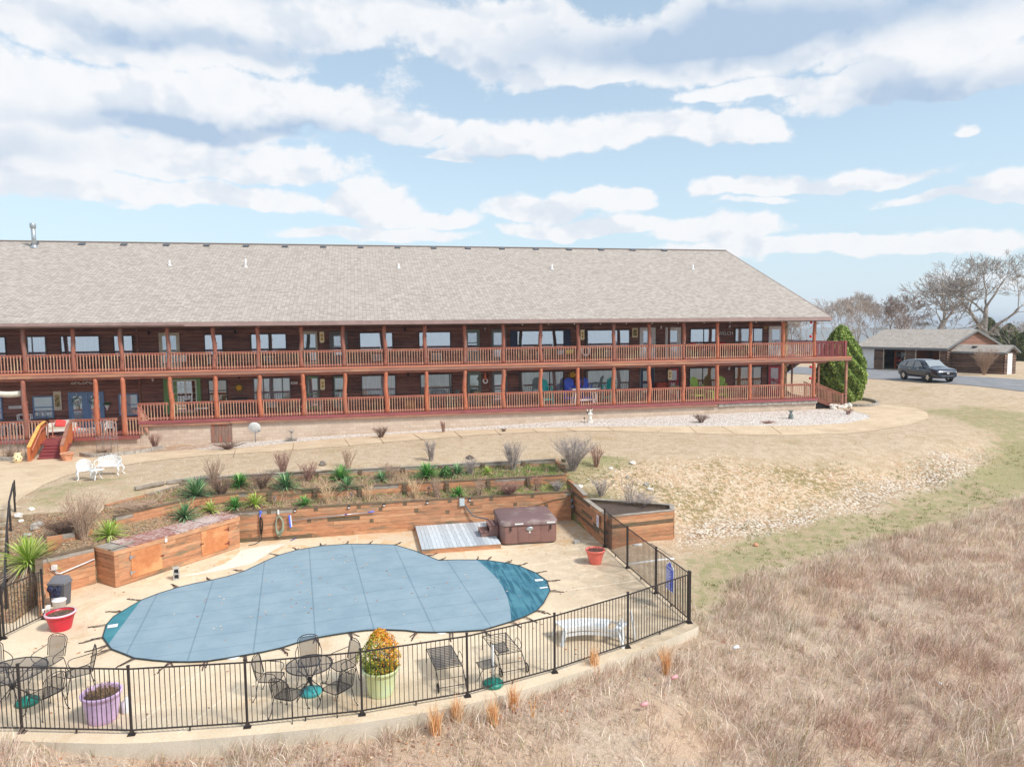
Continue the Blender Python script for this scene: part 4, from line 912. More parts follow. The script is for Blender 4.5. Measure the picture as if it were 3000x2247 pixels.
# wall-mounted air conditioners
def ac(px, py, w_=.66, h_=.42):
    x = wx(px); z = wz(px, py); b_ = MB(); b_.box(x-w_/2, x+w_/2, WY-.30, WY-.05, z-h_/2, z+h_/2); o = b_.build('air_conditioner', M['ac_cream'], lodge, bevel=.015)
    g = MB()
    for i in range(5): zz = z-h_/2+.05+i*(h_-.10)/4; g.box(x-w_/2+.03, x+w_/2-.03, WY-.315, WY-.302, zz-.008, zz+.008)
    for i in range(9): xx = x-w_/2+.04+i*(w_-.08)/8; g.box(xx-.005, xx+.005, WY-.312, WY-.303, z-h_/2+.05, z+h_/2-.05)
    g.build('grille', M['white_paint'], o); q = MB(); q.quad((x-w_/2+.03, WY-.3015, z-h_/2+.04), (x+w_/2-.03, WY-.3015, z-h_/2+.04), (x+w_/2-.03, WY-.3015, z+h_/2-.04), (x-w_/2+.03, WY-.3015, z+h_/2-.04)); q.build('grille_shadow', M['grey_plastic'], o)
for px, py in [(625,1055),(788,1053),(1104,1047),(1276,1044),(1582,1040),(1780,1035),(2065,1031),(2197,1026),(632,1192),(791,1182),(2195,1144)]: ac(px, py)
# wall lamps
for px, py in [(439,976),(691,973),(1187,966),(1420,965),(1420,965),(1685,963),(1934,960),(2134,957),(1193,1098),(1685,1090),(2134,1080),(697,1105),(444,1112)]:
    x, z = wx(px), wz(px, py); b_ = MB(); b_.box(x-.05, x+.05, WY-.10, WY-.05, z-.06, z+.06); b_.lathe([(.04, -.10), (.07, .08), (.03, .12), (.01, .14)], (x, WY-.17, z), 10); b_.build('wall_lamp', M['black_metal'] if px % 2 else M['white_plastic'], lodge)
# inner square posts
for px in (403, 943, 1434, 1706, 1960):
    X = UY(px, 1000, 1.9)[0]
    b_ = MB(); b_.box(X-.06, X+.06, 1.84, 1.96, ZU, EZ-.29); b_.build('square_post', M['brown_wood'], lodge)
    z0_ = 0 if px > 420 else -.8; b_ = MB(); b_.box(X-.06, X+.06, 1.84, 1.96, z0_, ZU-.30); b_.build('square_post', M['brown_wood'], lodge)
# ------------------------------------------------------------------ timber retaining walls
TW = [wood('timber_a', lin((206,150,112)), lin((182,124,88)), lin((140,120,94)), grain=(1.2, 1.2, 7), scale=2.2, rough=.75, bmp=.4), wood('timber_b', lin((196,140,102)), lin((170,116,82)), lin((124,108,84)), grain=(1.2, 1.2, 7), scale=2.6, rough=.75, bmp=.4),
      wood('timber_c', lin((216,164,124)), lin((192,136,98)), lin((152,130,104)), grain=(1.2, 1.2, 7), scale=1.9, rough=.75, bmp=.4), wood('timber_dark', lin((130,108,84)), lin((96,78,62)), lin((104,100,72)), grain=(1.2, 1.2, 6), scale=2.4, rough=.85, bmp=.4),
      wood('timber_grey', lin((178,168,156)), lin((142,132,120)), lin((120,104,84)), grain=(1.2, 1.2, 7), scale=2.4, rough=.85, bmp=.4)]
def timber_wall(name, label, P, z0, z1, thick=.15, course=.148, seed=1, cap=True, ties=(), tiew=.15, group='terraced timber retaining walls', grey=.12, cat='retaining wall', zt1=None):
    rr = random.Random(seed); P = [Vector((p[0], p[1], 0)) for p in P]; mid = P[len(P)//2]
    root = thing(name, label, cat, (mid.x, mid.y, z0), 0, group)
    b_ = MB(); n = max(1, round((z1-z0)/course)); hh = (z1-z0)/n
    for s_ in range(len(P)-1):
        a, c_ = P[s_], P[s_+1]; L = (c_-a).length; d = (c_-a)/L; nv = Vector((d.y, -d.x, 0))
        za = 0 if zt1 is None else (zt1-z1)*s_/(len(P)-1)
        for k in range(n):
            q = -rr.uniform(0, 1.6) if k % 2 else -rr.uniform(0, 2.2)
            top_ = k == n-1
            while q < L:
                ln = rr.uniform(1.2, 2.9); s0, s1 = max(q, 0), min(q+ln, L)
                if s1-s0 > .03:
                    b_.mat(4 if (top_ and rr.random() < grey*4) else rr.choice([0, 1, 2, 0, 1, 2, 0, 3] if rr.random() < .5 else [0, 1, 2]))
                    o = nv*rr.uniform(-.008, .008); p0, p1 = a+d*(s0+.003)+o, a+d*(s1-.003)+o; zz = z0+(k+.5)*hh
                    b_.beam((p0.x, p0.y, zz), (p1.x, p1.y, zz), thick, hh-.006)
                q += ln
    b_.build('timber_courses', TW, root)
    if cap:
        b_ = MB()
        for s_ in range(len(P)-1): b_.beam((P[s_].x, P[s_].y, z1+.012), (P[s_+1].x, P[s_+1].y, z1+.012), thick+.05, .03)
        b_.build('wall_cap', TW[4 if grey > .2 else 3], root)
    for tx, ty, kk in ties:                                  # stepped stacks of cross ties, or single tie ends
        b_ = MB(); m_ = 0
        if kk == 'stack':
            for k in range(n):
                out = .06+.05*(n-k); zz = z0+(k+.5)*hh; b_.mat(3); b_.box(tx-tiew/2, tx+tiew/2, ty-thick/2-out, ty+.02, zz-hh/2+.006, zz+hh/2-.006)
        else:
            zz = z0+(kk+.5)*hh; b_.mat(3); b_.box(tx-.075, tx+.075, ty-thick/2-.012, ty, zz-hh/2+.004, zz+hh/2-.004)
        b_.build('cross_tie', TW, root)
    return root
def at1(px): return UY(px, 1500, -15.45)[0]
y1f = -15.30
ends = [(at1(788), -15.38, 7), (at1(926), -15.38, 7), (at1(1052), -15.38, 7), (at1(1187), -15.38, 7), (at1(1318), -15.38, 7), (at1(1440), -15.38, 7), (at1(1560), -15.38, 7), (at1(1088), -15.38, 3), (at1(1220), -15.38, 5), (at1(1311), -15.38, 4), (at1(905), -15.38, 4), (at1(1510), -15.38, 5), (at1(1600), -15.38, 4), (at1(1115), -15.38, 6), (at1(1382), -15.38, 6)]
timber_wall('retaining_wall', 'long orange-brown timber wall at the back of the pool deck, hose and pole hung on it', [(-11.3,-15.38),(2.20,-15.38)], -3.0, -1.80, seed=3, ties=ends, grey=.08)
t2x = [UY(p, 1440, -14.5)[0] for p in (791, 924, 1055, 1186, 1309, 1430, 1546)]
timber_wall('retaining_wall', 'middle terrace timber wall above the pool wall, with dark stepped cross ties', [(-14.85,-17.2),(-12.75,-15.05),(-11.2,-14.52),(2.25,-14.48)], -1.85, -1.27, seed=7, ties=[(x, -14.48, 'stack') for x in t2x]+[(UY(656, 1450, -14.5)[0], -14.5, 'stack')], grey=.08)
t3x = [UY(p, 1390, -12.6)[0] for p in (929, 1056, 1181, 1290, 1414, 1533, 1650)]
timber_wall('retaining_wall', 'topmost terrace timber wall with a greyed cap along the edge of the lawn', [(-13.6,-13.05),(-11.5,-12.66),(2.3,-12.58)], -1.40, -.93, seed=9, ties=[(x, -12.58, 'stack') for x in t3x], grey=.5)
timber_wall('landscape_timber', 'short timber edging above the yellow-green yucca at the left terraces', [(-15.5,-16.0),(-14.5,-14.6),(-13.75,-13.3)], -1.75, -1.10, seed=12, cap=False, grey=.2, group=None, cat='edging')
b_ = MB(); b_.mat(4).beam((-14.2,-12.9,-1.02), (-12.3,-12.2,-.98), .16, .13); b_.beam((-15.2,-13.6,-1.06), (-14.3,-12.95,-1.03), .15, .12); tag(b_.build('landscape_timber', TW), 'pale weathered log lying on the lawn edge at the left end of the terraces', 'edging')
# side wall running towards the fence gate: top steps down
w_ = thing('retaining_wall', 'timber side wall sloping down from the hot tub corner to the fence gate', 'retaining wall', (2.38, -17.2, -3), 0, 'terraced timber retaining walls'); b_ = MB(); rr = random.Random(5)
for k in range(8):
    zz = -3+.15*(k+.5); y_end = -19.25 if k < 8 else -16.5; q = -15.25
    while q > y_end: ln = rr.uniform(1.1, 2.4); e = max(q-ln, y_end); b_.mat(rr.choice([0, 1, 2, 3])); b_.beam((2.40, q-.003, zz), (2.40, e+.003, zz), .15, .144); q -= ln
b_.mat(1).beam((2.40,-14.5,-1.72), (2.40,-16.75,-1.72), .15, .145); b_.beam((2.40,-13.4,-1.57), (2.40,-15.4,-1.57), .15, .145)
for k in range(5): b_.mat(3 if k % 2 else 0).beam((2.40,-12.5,-1.10-.15*k), (2.40,-13.6-.3*k,-1.10-.15*k), .15, .145)
b_.build('timber_courses', TW, w_)
b_ = MB(); b_.mat(4).beam((2.40,-15.25,-1.485), (2.40,-16.8,-1.635), .19, .03); b_.beam((2.40,-16.8,-1.785), (2.40,-19.25,-1.785), .19, .03); b_.build('wall_cap', TW, w_)
# triangular raised planter
pl = thing('raised_planter', 'triangular raised timber planter with bare weeds outside the fence', 'planter', (3.7,-19.0,-3.1)); b_ = MB(); rr = random.Random(15)
A_, B_, C_, D_ = (2.50,-19.55), (5.05,-19.25), (5.35,-18.5), (2.55,-16.9)
for k in range(9):
    zz = -3.13+.148*(k+.5); 
    for (p, q_) in ((A_, B_), (B_, C_)):
        b_.mat(rr.choice([0, 1, 2, 0, 1, 2, 3])); b_.beam((p[0], p[1], zz), (q_[0], q_[1], zz), .14, .142)
    if k > 5: b_.mat(3); b_.beam((C_[0], C_[1], zz), (D_[0], D_[1], zz), .14, .142)
    if k < 8: b_.mat(1); b_.beam((A_[0]+.05, A_[1]+.02, zz), (A_[0]+.05, A_[1]+.3, zz), .14, .142)
b_.mat(4).beam((A_[0], A_[1], -1.79), (B_[0], B_[1], -1.79), .18, .03); b_.beam((B_[0], B_[1], -1.79), (C_[0], C_[1], -1.79), .18, .03); b_.beam((C_[0], C_[1], -1.79), (D_[0], D_[1], -1.77), .18, .03)
b_.build('timber_courses', TW, pl); b_ = MB(); b_.add([(A_[0], A_[1], -2.0), (B_[0], B_[1], -2.0), (C_[0], C_[1], -1.95), (D_[0], D_[1], -1.9)], [(0, 1, 2, 3)]); b_.build('soil', M['potting'], pl)
# left end wall with its return
timber_wall('retaining_wall', 'short timber wall with white conduit between the storage box and the waste bin', [(-14.97,-18.95),(-16.15,-19.95),(-15.50,-21.55)], -3.0, -1.79, seed=22, ties=[], grey=.2)
timber_wall('retaining_wall', 'low dark stub of stacked timber behind the big yucca', [(-16.4,-18.7),(-15.7,-18.35),(-15.35,-17.9)], -2.0, -1.45, seed=23, cap=False, grey=.1)
# ------------------------------------------------------------------ storage box
A0 = Vector((-14.16,-19.60, 0)); B0 = Vector((-10.95,-16.10, 0)); dv = (B0-A0).normalized(); nv = Vector((-dv.y, dv.x, 0)); Lb = (B0-A0).length; ang = math.atan2(dv.y, dv.x)
bx = thing('storage_box', 'long timber storage box with plywood doors and a peeling red-brown lid', 'storage box', (A0.x, A0.y, -3), ang)
def lbox(b_, x0, x1, y0, y1, z0, z1): return b_.box(x0, x1, y0, y1, z0, z1)
b_ = MB(); rr = random.Random(30)
for k in range(8):
    z0_, z1_ = .02+k*.145, .02+k*.145+.14
    q = 0.0 if k % 2 else .14
    xs = [q, 1.9+rr.uniform(-.4, .4), Lb-(.0 if k % 2 else .14)]
    for i in range(2): b_.mat(rr.choice([0, 1, 2])); lbox(b_, xs[i]+.002, xs[i+1]-.002, 0, .14, z0_, z1_)
    b_.mat(rr.choice([0, 1, 3])); lbox(b_, 0.001, .141, (.0 if q else .142), 1.05, z0_+.001, z1_-.001)
    b_.mat(rr.choice([0, 1, 2])); lbox(b_, Lb-.141, Lb-.001, (.142 if k % 2 else 0), 1.05, z0_+.001, z1_-.001)
b_.build('timber_courses', TW, bx, world=False)
b_ = MB(); lbox(b_, -.02, Lb+.02, -.03, .012, 1.04, 1.185); lbox(b_, -.03, .02, .015, 1.05, 1.06, 1.185); b_.build('front_board', TW[2], bx, world=False)
m, t, b = newmat('peeling_lid'); tcn = t.new('ShaderNodeTexCoord').outputs['Object']; n = t.noise(t.mapv(tcn, scale=(1.5, 6, 1)), 5, 6, .7, .5); n2_ = t.noise(tcn, 1.3, 4, .6)
c = t.mix(t.ss(t.m('ADD', n, t.m('MULTIPLY', t.m('SUBTRACT', n2_, .5), .5)), .44, .58), lin((152,96,84)), lin((206,190,182))); t.l.new(c, b.inputs['Base Color']); b.inputs['Roughness'].default_value = .8; M['lid'] = m
plain('rusty', (120,60,44), .8); plain('purple', (90,60,160), .4); plain('tub_rim', (104,74,72), .4)
xs = [.78, 2.35, 3.45, Lb+.03]
for i in range(3): b_ = MB(); b_.box(xs[i]-(.3 if i == 0 else 0)+.01, xs[i+1]-.01, -.035, 1.08, 1.187+.004*i, 1.215+.004*i); b_.build('lid_panel', M['lid'], bx, world=False)
b_ = MB(); b_.box(.0, .46, .0, 1.06, 1.187, 1.20); b_.build('lid_panel', TW[4], bx, world=False)
ply = wood('plywood_door', lin((206,138,90)), lin((188,116,72)), lin((218,160,110)), grain=(2, 2, 2), scale=1.6, rough=.65)
for x0, x1, zb, zt, hx in ((.54, 1.60, .16, 1.03, .54), (3.12, 4.22, .14, 1.02, 4.22)):
    b_ = MB(); b_.box(x0, x1, -.024, -.002, zb, zt); dd = b_.build('door', ply, bx, world=False)
    for zz in (zb+.18, zt-.18):
        s_ = 1 if hx == x0 else -1; h_ = MB(); h_.box(hx-.05 if s_ > 0 else hx-.0, hx+.0 if s_ > 0 else hx+.05, -.036, -.026, zz-.07, zz+.07); h_.extr([(0, -.03), (.17*s_, 0), (0, .03)], (hx, -.036, zz), (1, 0, 0), (0, 0, 1), (0, .010, 0)); h_.build('hinge', M['galv'] if s_ > 0 else M['rusty'], dd, world=False)
    lx = x1 if hx == x0 else x0; h_ = MB(); h_.box(lx-.05, lx+.08, -.040, -.026, (zb+zt)/2-.02, (zb+zt)/2+.02); h_.build('latch', M['rusty'], dd, world=False)
b_ = MB(); b_.box(1.72, 1.80, -.06, -.03, 1.03, 1.15); b_.build('outlet_box', M['white_plastic'], bx, world=False)
b_ = MB(); b_.cbox((.42, .25, 1.235), (.9, .12, .03), .15); o = b_.build('plank', TW[4]); o.location = (A0.x, A0.y, -3); o.rotation_euler = (0, 0, ang); tag(o, 'loose grey board lying on the left end of the storage box', 'board')
# conduit on the short wall
b_ = MB(); wd = (Vector((-16.1,-19.9, 0))-Vector((-14.97,-18.93, 0))).normalized(); wn = Vector((-wd.y, wd.x, 0)); o_ = Vector((-14.97,-18.93, 0))+Vector((.07,-.09, 0))
f = lambda s_, z, e=.03: (o_.x+wd.x*s_+.05*e, o_.y+wd.y*s_-e*.8, z)
b_.tube([f(.02, -2.17), f(1.02, -2.36), f(1.14, -2.32), f(1.17, -2.22)], .022, 8); b_.build('conduit', M['white_plastic'])
cd = bpy.data.objects['conduit']; tag(cd, 'white conduit with a junction box on the short timber wall', 'conduit'); b_ = MB(); q = f(1.17, -2.12, .06); b_.cbox(q, (.14, .10, .14)); b_.build('junction_box', M['white_plastic'], cd)
# ------------------------------------------------------------------ black fence
def fence_run(name, label, P, z=-3.0, hgt=1.40, bar=.10, group='black metal fence runs around the pool deck', clear=.10, feet=True, cat='fence'):
    P = [Vector((p[0], p[1], z)) for p in P]; mid = P[len(P)//2]; root = thing(name, label, cat, tuple(mid), 0, group)
    for i, p in enumerate(P):
        b_ = MB(); b_.cbox((p.x, p.y, z+hgt/2+.02), (.046, .046, hgt+.04)); b_.cbox((p.x, p.y, z+hgt+.05), (.06, .06, .02))
        b_.cbox((p.x, p.y, z+.008), (.15, .12, .014)); b_.beam((p.x-.07, p.y, z+.01), (p.x-.02, p.y, z+.08), .03, .02); b_.beam((p.x+.07, p.y, z+.01), (p.x+.02, p.y, z+.08), .03, .02)
        b_.build('fence_post', M['black_metal'], root)
    for i in range(len(P)-1):
        a, c_ = P[i], P[i+1]; L = (c_-a).length; d = (c_-a)/L; b_ = MB()
        for zz in (z+hgt-.015, z+clear): b_.beam((a.x+d.x*.026, a.y+d.y*.026, zz), (c_.x-d.x*.026, c_.y-d.y*.026, zz),   .024, .026)
        n = max(1, int(round(L/bar))-1)
        for k in range(1, n+1): s_ = L*k/(n+1); b_.cbox((a.x+d.x*s_, a.y+d.y*s_, z+(hgt+clear)/2-.01), (.013, .013, hgt-clear-.03), math.atan2(d.y, d.x))
        if feet: m_ = (a+c_)/2; b_.cbox((m_.x, m_.y, z+clear/2), (.03, .03, clear-.03))
        b_.build('fence_panel', M['black_metal'], root)
    return root
fence_run('metal_fence', 'black metal picket fence curving along the outer edge of the pool deck', FENCE)
fence_run('metal_fence', 'black metal picket fence running from the hot tub gate to the far right corner', [(2.33,-26.28+.07),(2.31,-24.03),(2.30,-21.68),(2.32,-19.32)])
fence_run('metal_fence', 'short black picket panel between the handrail post and the waste bin', [(-15.36,-21.78),(-15.85,-23.0)], feet=False)
g_ = fence_run('metal_gate', 'black picket gate at the far left edge of the pool deck', [(-15.95,-23.1),(-16.75,-22.9)], feet=False, group=None, cat='gate')
# ------------------------------------------------------------------ pool cover
OUT = [(301,1866),(307,1845),(312,1829),(332,1806),(356,1791.7),(384,1775),(413.7,1757.8),(465,1738),(522,1720.5),(570,1709),(617,1700),(668,1688),(715.5,1673),(769.5,1647),(817,1626),(871,1611),(942.5,1599),(1013.7,1594),(1081.5,1594),(1156,1596),(1213.8,1612.8),(1250,1627),(1286,1641.6),(1340,1640),(1396.5,1640),(1427,1641),(1481.5,1649),(1517.6,1656),(1570,1678),(1602.6,1701),(1611.6,1730),(1593,1766),(1573,1787.5),(1536,1806),(1498,1820),(1416.5,1844.4),(1370,1848),(1323,1850.5),(1270,1851.5),(1222,1850.5),(1190,1846),(1116.5,1843.4),(1070,1846),(1025.6,1851.5),(975,1859),(924,1868),(870,1882),(823.6,1897),(770,1909),(716.4,1918.5),(660,1928),(605,1936),(555,1938),(500.7,1937.5),(447,1933),(394,1927),(360,1913),(326,1900),(317,1888)]
ZC = -2.965
CO = [U(x, y, ZC) for x, y in OUT]
import bmesh
bm = bmesh.new(); bm.faces.new([bm.verts.new(tuple(p)) for p in CO])
PC = np.array([p[:2] for p in CO])
def cut(co, no): bmesh.ops.bisect_plane(bm, geom=bm.verts[:]+bm.edges[:]+bm.faces[:], plane_co=co, plane_no=no)
for xx in np.arange(-13.6, 0, .33): cut((xx, 0, 0), (1, 0, 0))
for yy in np.arange(-26, -17, .33): cut((0, yy, 0), (0, 1, 0))
RQ, RP_ = U(1396,1640,ZC), U(1498,1820,ZC); LQ, LP_ = U(413.7,1757.8,ZC), U(317,1888,ZC); RC = [(RQ[0]+(RP_[0]-RQ[0])*k/6+.34*math.sin(math.pi*k/6), RQ[1]+(RP_[1]-RQ[1])*k/6) for k in range(7)]
for k in range(6): a_, b2_ = RC[k], RC[k+1]; cut((a_[0], a_[1], 0), (b2_[1]-a_[1], a_[0]-b2_[0], 0))
cut((LQ[0], LQ[1], 0), (LP_[1]-LQ[1], LQ[0]-LP_[0], 0)); bmesh.ops.triangulate(bm, faces=bm.faces[:])
def dist_edge(x, y):
    d = 9
    for i in range(len(PC)):
        a = PC[i]; b__ = PC[(i+1) % len(PC)]; ab = b__-a; tt = max(0, min(1, ((x-a[0])*ab[0]+(y-a[1])*ab[1])/(ab@ab))); d = min(d, math.hypot(x-a[0]-ab[0]*tt, y-a[1]-ab[1]*tt))
    return d
for v in bm.verts:
    de = dist_edge(v.co.x, v.co.y)
    v.co.z = ZC+.012*min(1, de/.2)-.018*max(0, min(1, (de-.5)/1.6))+.005*math.sin(v.co.x*3+v.co.y*2)*min(1, de)
for f_ in bm.faces:
    c_ = f_.calc_center_median(); f_.smooth = True
    li = (LP_[0]-LQ[0])*(c_.y-LQ[1])-(LP_[1]-LQ[1])*(c_.x-LQ[0]); 
    tr_ = (c_.y-RQ[1])/(RP_[1]-RQ[1]); xr = float(np.interp(tr_*6, range(7), [q[0] for q in RC]))
    f_.material_index = 1 if li < 0 and c_.x < -12.5 else (2 if c_.x > xr else 0)
for v in bm.verts: v.co -= Vector((-6.5,-22,-3))
me = bpy.data.meshes.new('cover_sheet'); bm.to_mesh(me); bm.free()
def covermat(name, c1, c2, seams=True, ripples=False):
    m, t, b = newmat(name); tcn = t.new('ShaderNodeTexCoord').outputs['Object']; sp = t.new('ShaderNodeSeparateXYZ'); t.l.new(t.mapv(tcn, rot=(0, 0, R(-5))), sp.inputs[0])
    n = t.noise(tcn, .9, 5, .65); c = t.mix(t.ss(n, .35, .65), lin(c1), lin(c2)); hb = t.noise(t.mapv(tcn, scale=(1, 9, 1)), 6, 3, .6)
    c = t.mix(t.ss(hb, .5, .75, 0, .10), c, tuple(q*.6 for q in lin(c1)))
    if ripples:
        wv_ = t.noise(t.mapv(tcn, scale=(7, .55, 1), rot=(0, 0, R(-12))), 1.1, 4, .6); c = t.mix(t.ss(wv_, .46, .6, 0, .75), c, lin((34,84,104)))
    if seams:
        for ax, w_, off, dk in ((0, 1.53, .35, .42), (1, .92, .2, .36)):
            q = t.m('DIVIDE', t.m('ADD', sp.outputs[ax], off+60), w_); fr = t.m('ABSOLUTE', t.m('SUBTRACT', t.m('FRACT', q), .5)); g = t.ss(fr, 0, .022 if ax == 0 else .028, 1, 0)
            c = t.mix(t.m('MULTIPLY', g, dk), c, lin((60,92,108)))
    v = t.vor(tcn, 2.4, 0); bl = t.noise(tcn, 3.5, 4, .7); c = t.mix(t.m('MULTIPLY', t.ss(bl, .70, .78), .5), c, lin((46,80,100)))
    t.l.new(c, b.inputs['Base Color']); b.inputs['Roughness'].default_value = .8; b.inputs['Specular IOR Level'].default_value = .25; bump(t, b, hb, .12, .01); return m
for mm in (covermat('cover_blue', (134,156,168), (146,166,177)), covermat('cover_green', (62,126,138), (78,140,150), False), covermat('cover_teal', (66,118,136), (88,140,154), False, True)): me.materials.append(mm)
cvr = thing('pool_cover', 'blue-grey mesh safety cover stretched over the free-form pool', 'pool cover', (-6.5,-22,-3)); sh = bpy.data.objects.new('cover_sheet', me); COL.objects.link(sh); sh.parent = cvr
b_ = MB(); b_.tube([(p[0], p[1], ZC+.004) for p in CO], .016, 5, closed=True); b_.build('hem', simple('hem', lin((52,66,74)), .7), cvr)
plain('strap_dark', (74,50,44), .7, var=.3)
rr = random.Random(2); cen = PC.mean(0)
for i in (0, 2, 4, 6, 8, 10, 12, 14, 15, 16, 17, 18, 19, 21, 22, 24, 25, 26, 27, 28, 29, 30, 32, 33, 34, 35, 37, 39, 41, 43, 45, 47, 49, 51, 53, 55, 57, 58):
    p = np.array(CO[i]); a = np.array(CO[i-1]); c_ = np.array(CO[(i+1) % len(CO)]); tdir = (c_-a)[:2]; tdir /= np.linalg.norm(tdir); nrm = np.array([-tdir[1], tdir[0]])
    q0 = p[:2]+nrm*.3
    ar = poly_in(np.array([q0[0]]), np.array([q0[1]]), [tuple(z_) for z_ in PC])[0]
    if ar: nrm = -nrm
    b_ = MB(); L_ = rr.uniform(.30, .42); 
    for sg in (-.035, .035):
        e = p[:2]+nrm*L_+tdir*rr.uniform(-.05, .05); b_.beam((p[0]+tdir[0]*sg, p[1]+tdir[1]*sg, ZC+.004), (e[0], e[1], -2.985), .025, .006)
    e2 = p[:2]+nrm*(L_+.14); b_.tube([(e[0], e[1], -2.98), (e2[0], e2[1], -2.99)], .014, 6)
    if rr.random() < .6: e3 = p[:2]+nrm*rr.uniform(.15, .3)+tdir*rr.choice([-1, 1])*rr.uniform(.08, .22); b_.beam((p[0], p[1], ZC+.01), (e3[0], e3[1], -2.99), .025, .006)
    b_.build('strap', M['strap_dark'], cvr)
for x0, y0, w_, h_, an in [(1579,1698,.26,.16,0),(1593,1720,.26,.09,.1),(330,1832,.25,.22,.2)]:
    p = U(x0, y0, ZC+.03); b_ = MB(); b_.cbox((p[0], p[1], ZC+.022), (w_, h_, .006), an); b_.build('label_patch', M['white_plastic'], cvr)
for n_, (x0, y0, r_, lb) in enumerate([(684,1922,.17,'left'),(1294,1850,.15,'right')]):
    p = U(x0, y0, -2.99); b_ = MB(); b_.lathe([(r_, 0), (r_*.98, .012), (.01, .016)], (p[0], p[1], -2.998), 24); tag(b_.build('skimmer_lid', M['white_plastic']), 'round white skimmer lid at the near edge of the pool cover, %s one of two' % lb, 'skimmer lid', 'skimmer lids')
# ------------------------------------------------------------------ hot tub, steps and platform
def rrect(x0, x1, y0, y1, r, k=6):
    P = []
    for cx, cy, a0 in ((x1-r, y0+r, -90), (x1-r, y1-r, 0), (x0+r, y1-r, 90), (x0+r, y0+r, 180)):
        for i in range(k+1): a = R(a0+90*i/k); P.append((cx+r*math.cos(a), cy+r*math.sin(a)))
    return P
tub = thing('hot_tub', 'square brown hot tub with a closed padded cover in the corner of the timber walls', 'hot tub', (-.24,-17.25,-3), R(-2.5))
m, t, b = newmat('tub_skirt'); tcn = t.new('ShaderNodeTexCoord').outputs['Object']; sp = t.new('ShaderNodeSeparateXYZ'); t.l.new(tcn, sp.inputs[0]); fr = t.m('FRACT', t.m('MULTIPLY', t.m('ADD', sp.outputs[0], sp.outputs[1]), 14)); nn = t.noise(tcn, 2, 4, .6)
c = t.mix(t.ss(nn, .3, .7), lin((130,96,90)), lin((148,110,100))); t.l.new(t.mix(t.m('MULTIPLY', t.ss(fr, 0, .14, 1, 0), .5), c, lin((80,52,50))), b.inputs['Base Color']); b.inputs['Roughness'].default_value = .6; M['tub'] = m
h = 1.07
b_ = MB(); b_.prism(rrect(-h, h, -h, h, .22), .06, .72); b_.build('tub_body', M['tub'], tub, world=False)
b_ = MB(); b_.prism(rrect(-h+.06, h-.06, -h+.06, h-.06, .2), 0, .058); b_.build('tub_base', M['grey_plastic'], tub, world=False)
b_ = MB(); b_.prism(rrect(-h-.02, h+.02, -h-.02, h+.02, .24), .715, .78); b_.build('tub_rim', plain('tub_rim', (104,74,72), .4), tub, world=False)
b_ = MB(); P = rrect(-h-.035, h+.035, -h-.035, h+.035, .25); n = len(P)
vs = [(x, y, .74) for x, y in P]+[(x, y, .86) for x, y in P]+[(x*.96, y*.96, .895) for x, y in P]+[(x*.5, y*.5, .915) for x, y in P]+[(0, 0, .918)]
fs = [(k*n+i, k*n+(i+1) % n, (k+1)*n+(i+1) % n, (k+1)*n+i) for k in range(3) for i in range(n)]+[(3*n+i, 3*n+(i+1) % n, 4*n) for i in range(n)]
b_.add(vs, fs, True); m, t, b = newmat('tub_cover'); tcn = t.new('ShaderNodeTexCoord').outputs['Object']; nn = t.noise(tcn, .9, 4, .6); n3 = t.noise(tcn, 14, 3, .6)
sp = t.new('ShaderNodeSeparateXYZ'); t.l.new(tcn, sp.inputs[0]); c = t.mix(t.ss(nn, .5, .66, 0, .55), lin((124,98,96)), lin((178,164,154))); c = t.mix(t.m('MULTIPLY', t.ss(t.m('ABSOLUTE', sp.outputs[1]), 0, .02, 1, 0), .6), c, lin((76,58,56))); t.l.new(c, b.inputs['Base Color']); b.inputs['Roughness'].default_value = .55; bump(t, b, n3, .2, .01)
b_.build('tub_cover', m, tub, world=False)
b_ = MB(); b_.box(-.42, .42, -h-.018, -h-.001, .10, .50); b_.box(.43, .46, -h-.012, -h-.001, .08, .68); b_.box(-.46, -.43, -h-.012, -h-.001, .08, .68); b_.build('access_panel', M['tub'], tub, world=False)
b_ = MB(); b_.ell((.0, -h-.02, .60), (.14, .03, .08), 16, 8); b_.build('control_panel', M['galv'], tub, world=False); b_ = MB(); b_.box(-.03, .03, -h-.03, -h-.002, .44, .51); b_.build('badge', M['white_plastic'], tub, world=False)
for xx in (-.72, .80): b_ = MB(); b_.box(xx-.02, xx+.02, -h-.06, -h-.02, .55, .72); b_.build('cover_clip', M['black_metal'], tub, world=False)
for xx in (-.40, .82): b_ = MB(); b_.box(xx-.17, xx+.15, -h-.050, -h-.037, .785, .835); b_.build('care_label', M['white_plastic'], tub, world=False)
stp = thing('tub_steps', 'brown two-step plastic stair standing between the platform and the hot tub', 'steps', (-1.66,-17.30,-2.80))
for k_, (x0, x1, z1_) in enumerate([(-.36, -.04, .20), (-.04, .30, .44)]):
    b_ = MB(); b_.box(x0, x1, -.34, -.30, 0, z1_-.03); b_.box(x0, x1, .30, .34, 0, z1_-.03); b_.box(x0+.01, x0+.03, -.30, .30, z1_-.14, z1_-.03); b_.build('step_frame', M['tub'], stp, world=False)
    for j in range(4): b_ = MB(); xx = x0-.02+j*(x1-x0+.02)/4; b_.box(xx, xx+(x1-x0)/4-.008, -.37, .37, z1_-.03, z1_); b_.build('tread_board', M['tub_rim'] if j % 2 else M['tub'], stp, world=False)
pf = thing('platform_deck', 'low platform of pale grey deck boards on a timber base beside the hot tub', 'platform', (-2.88,-16.9,-3)); rr = random.Random(9)
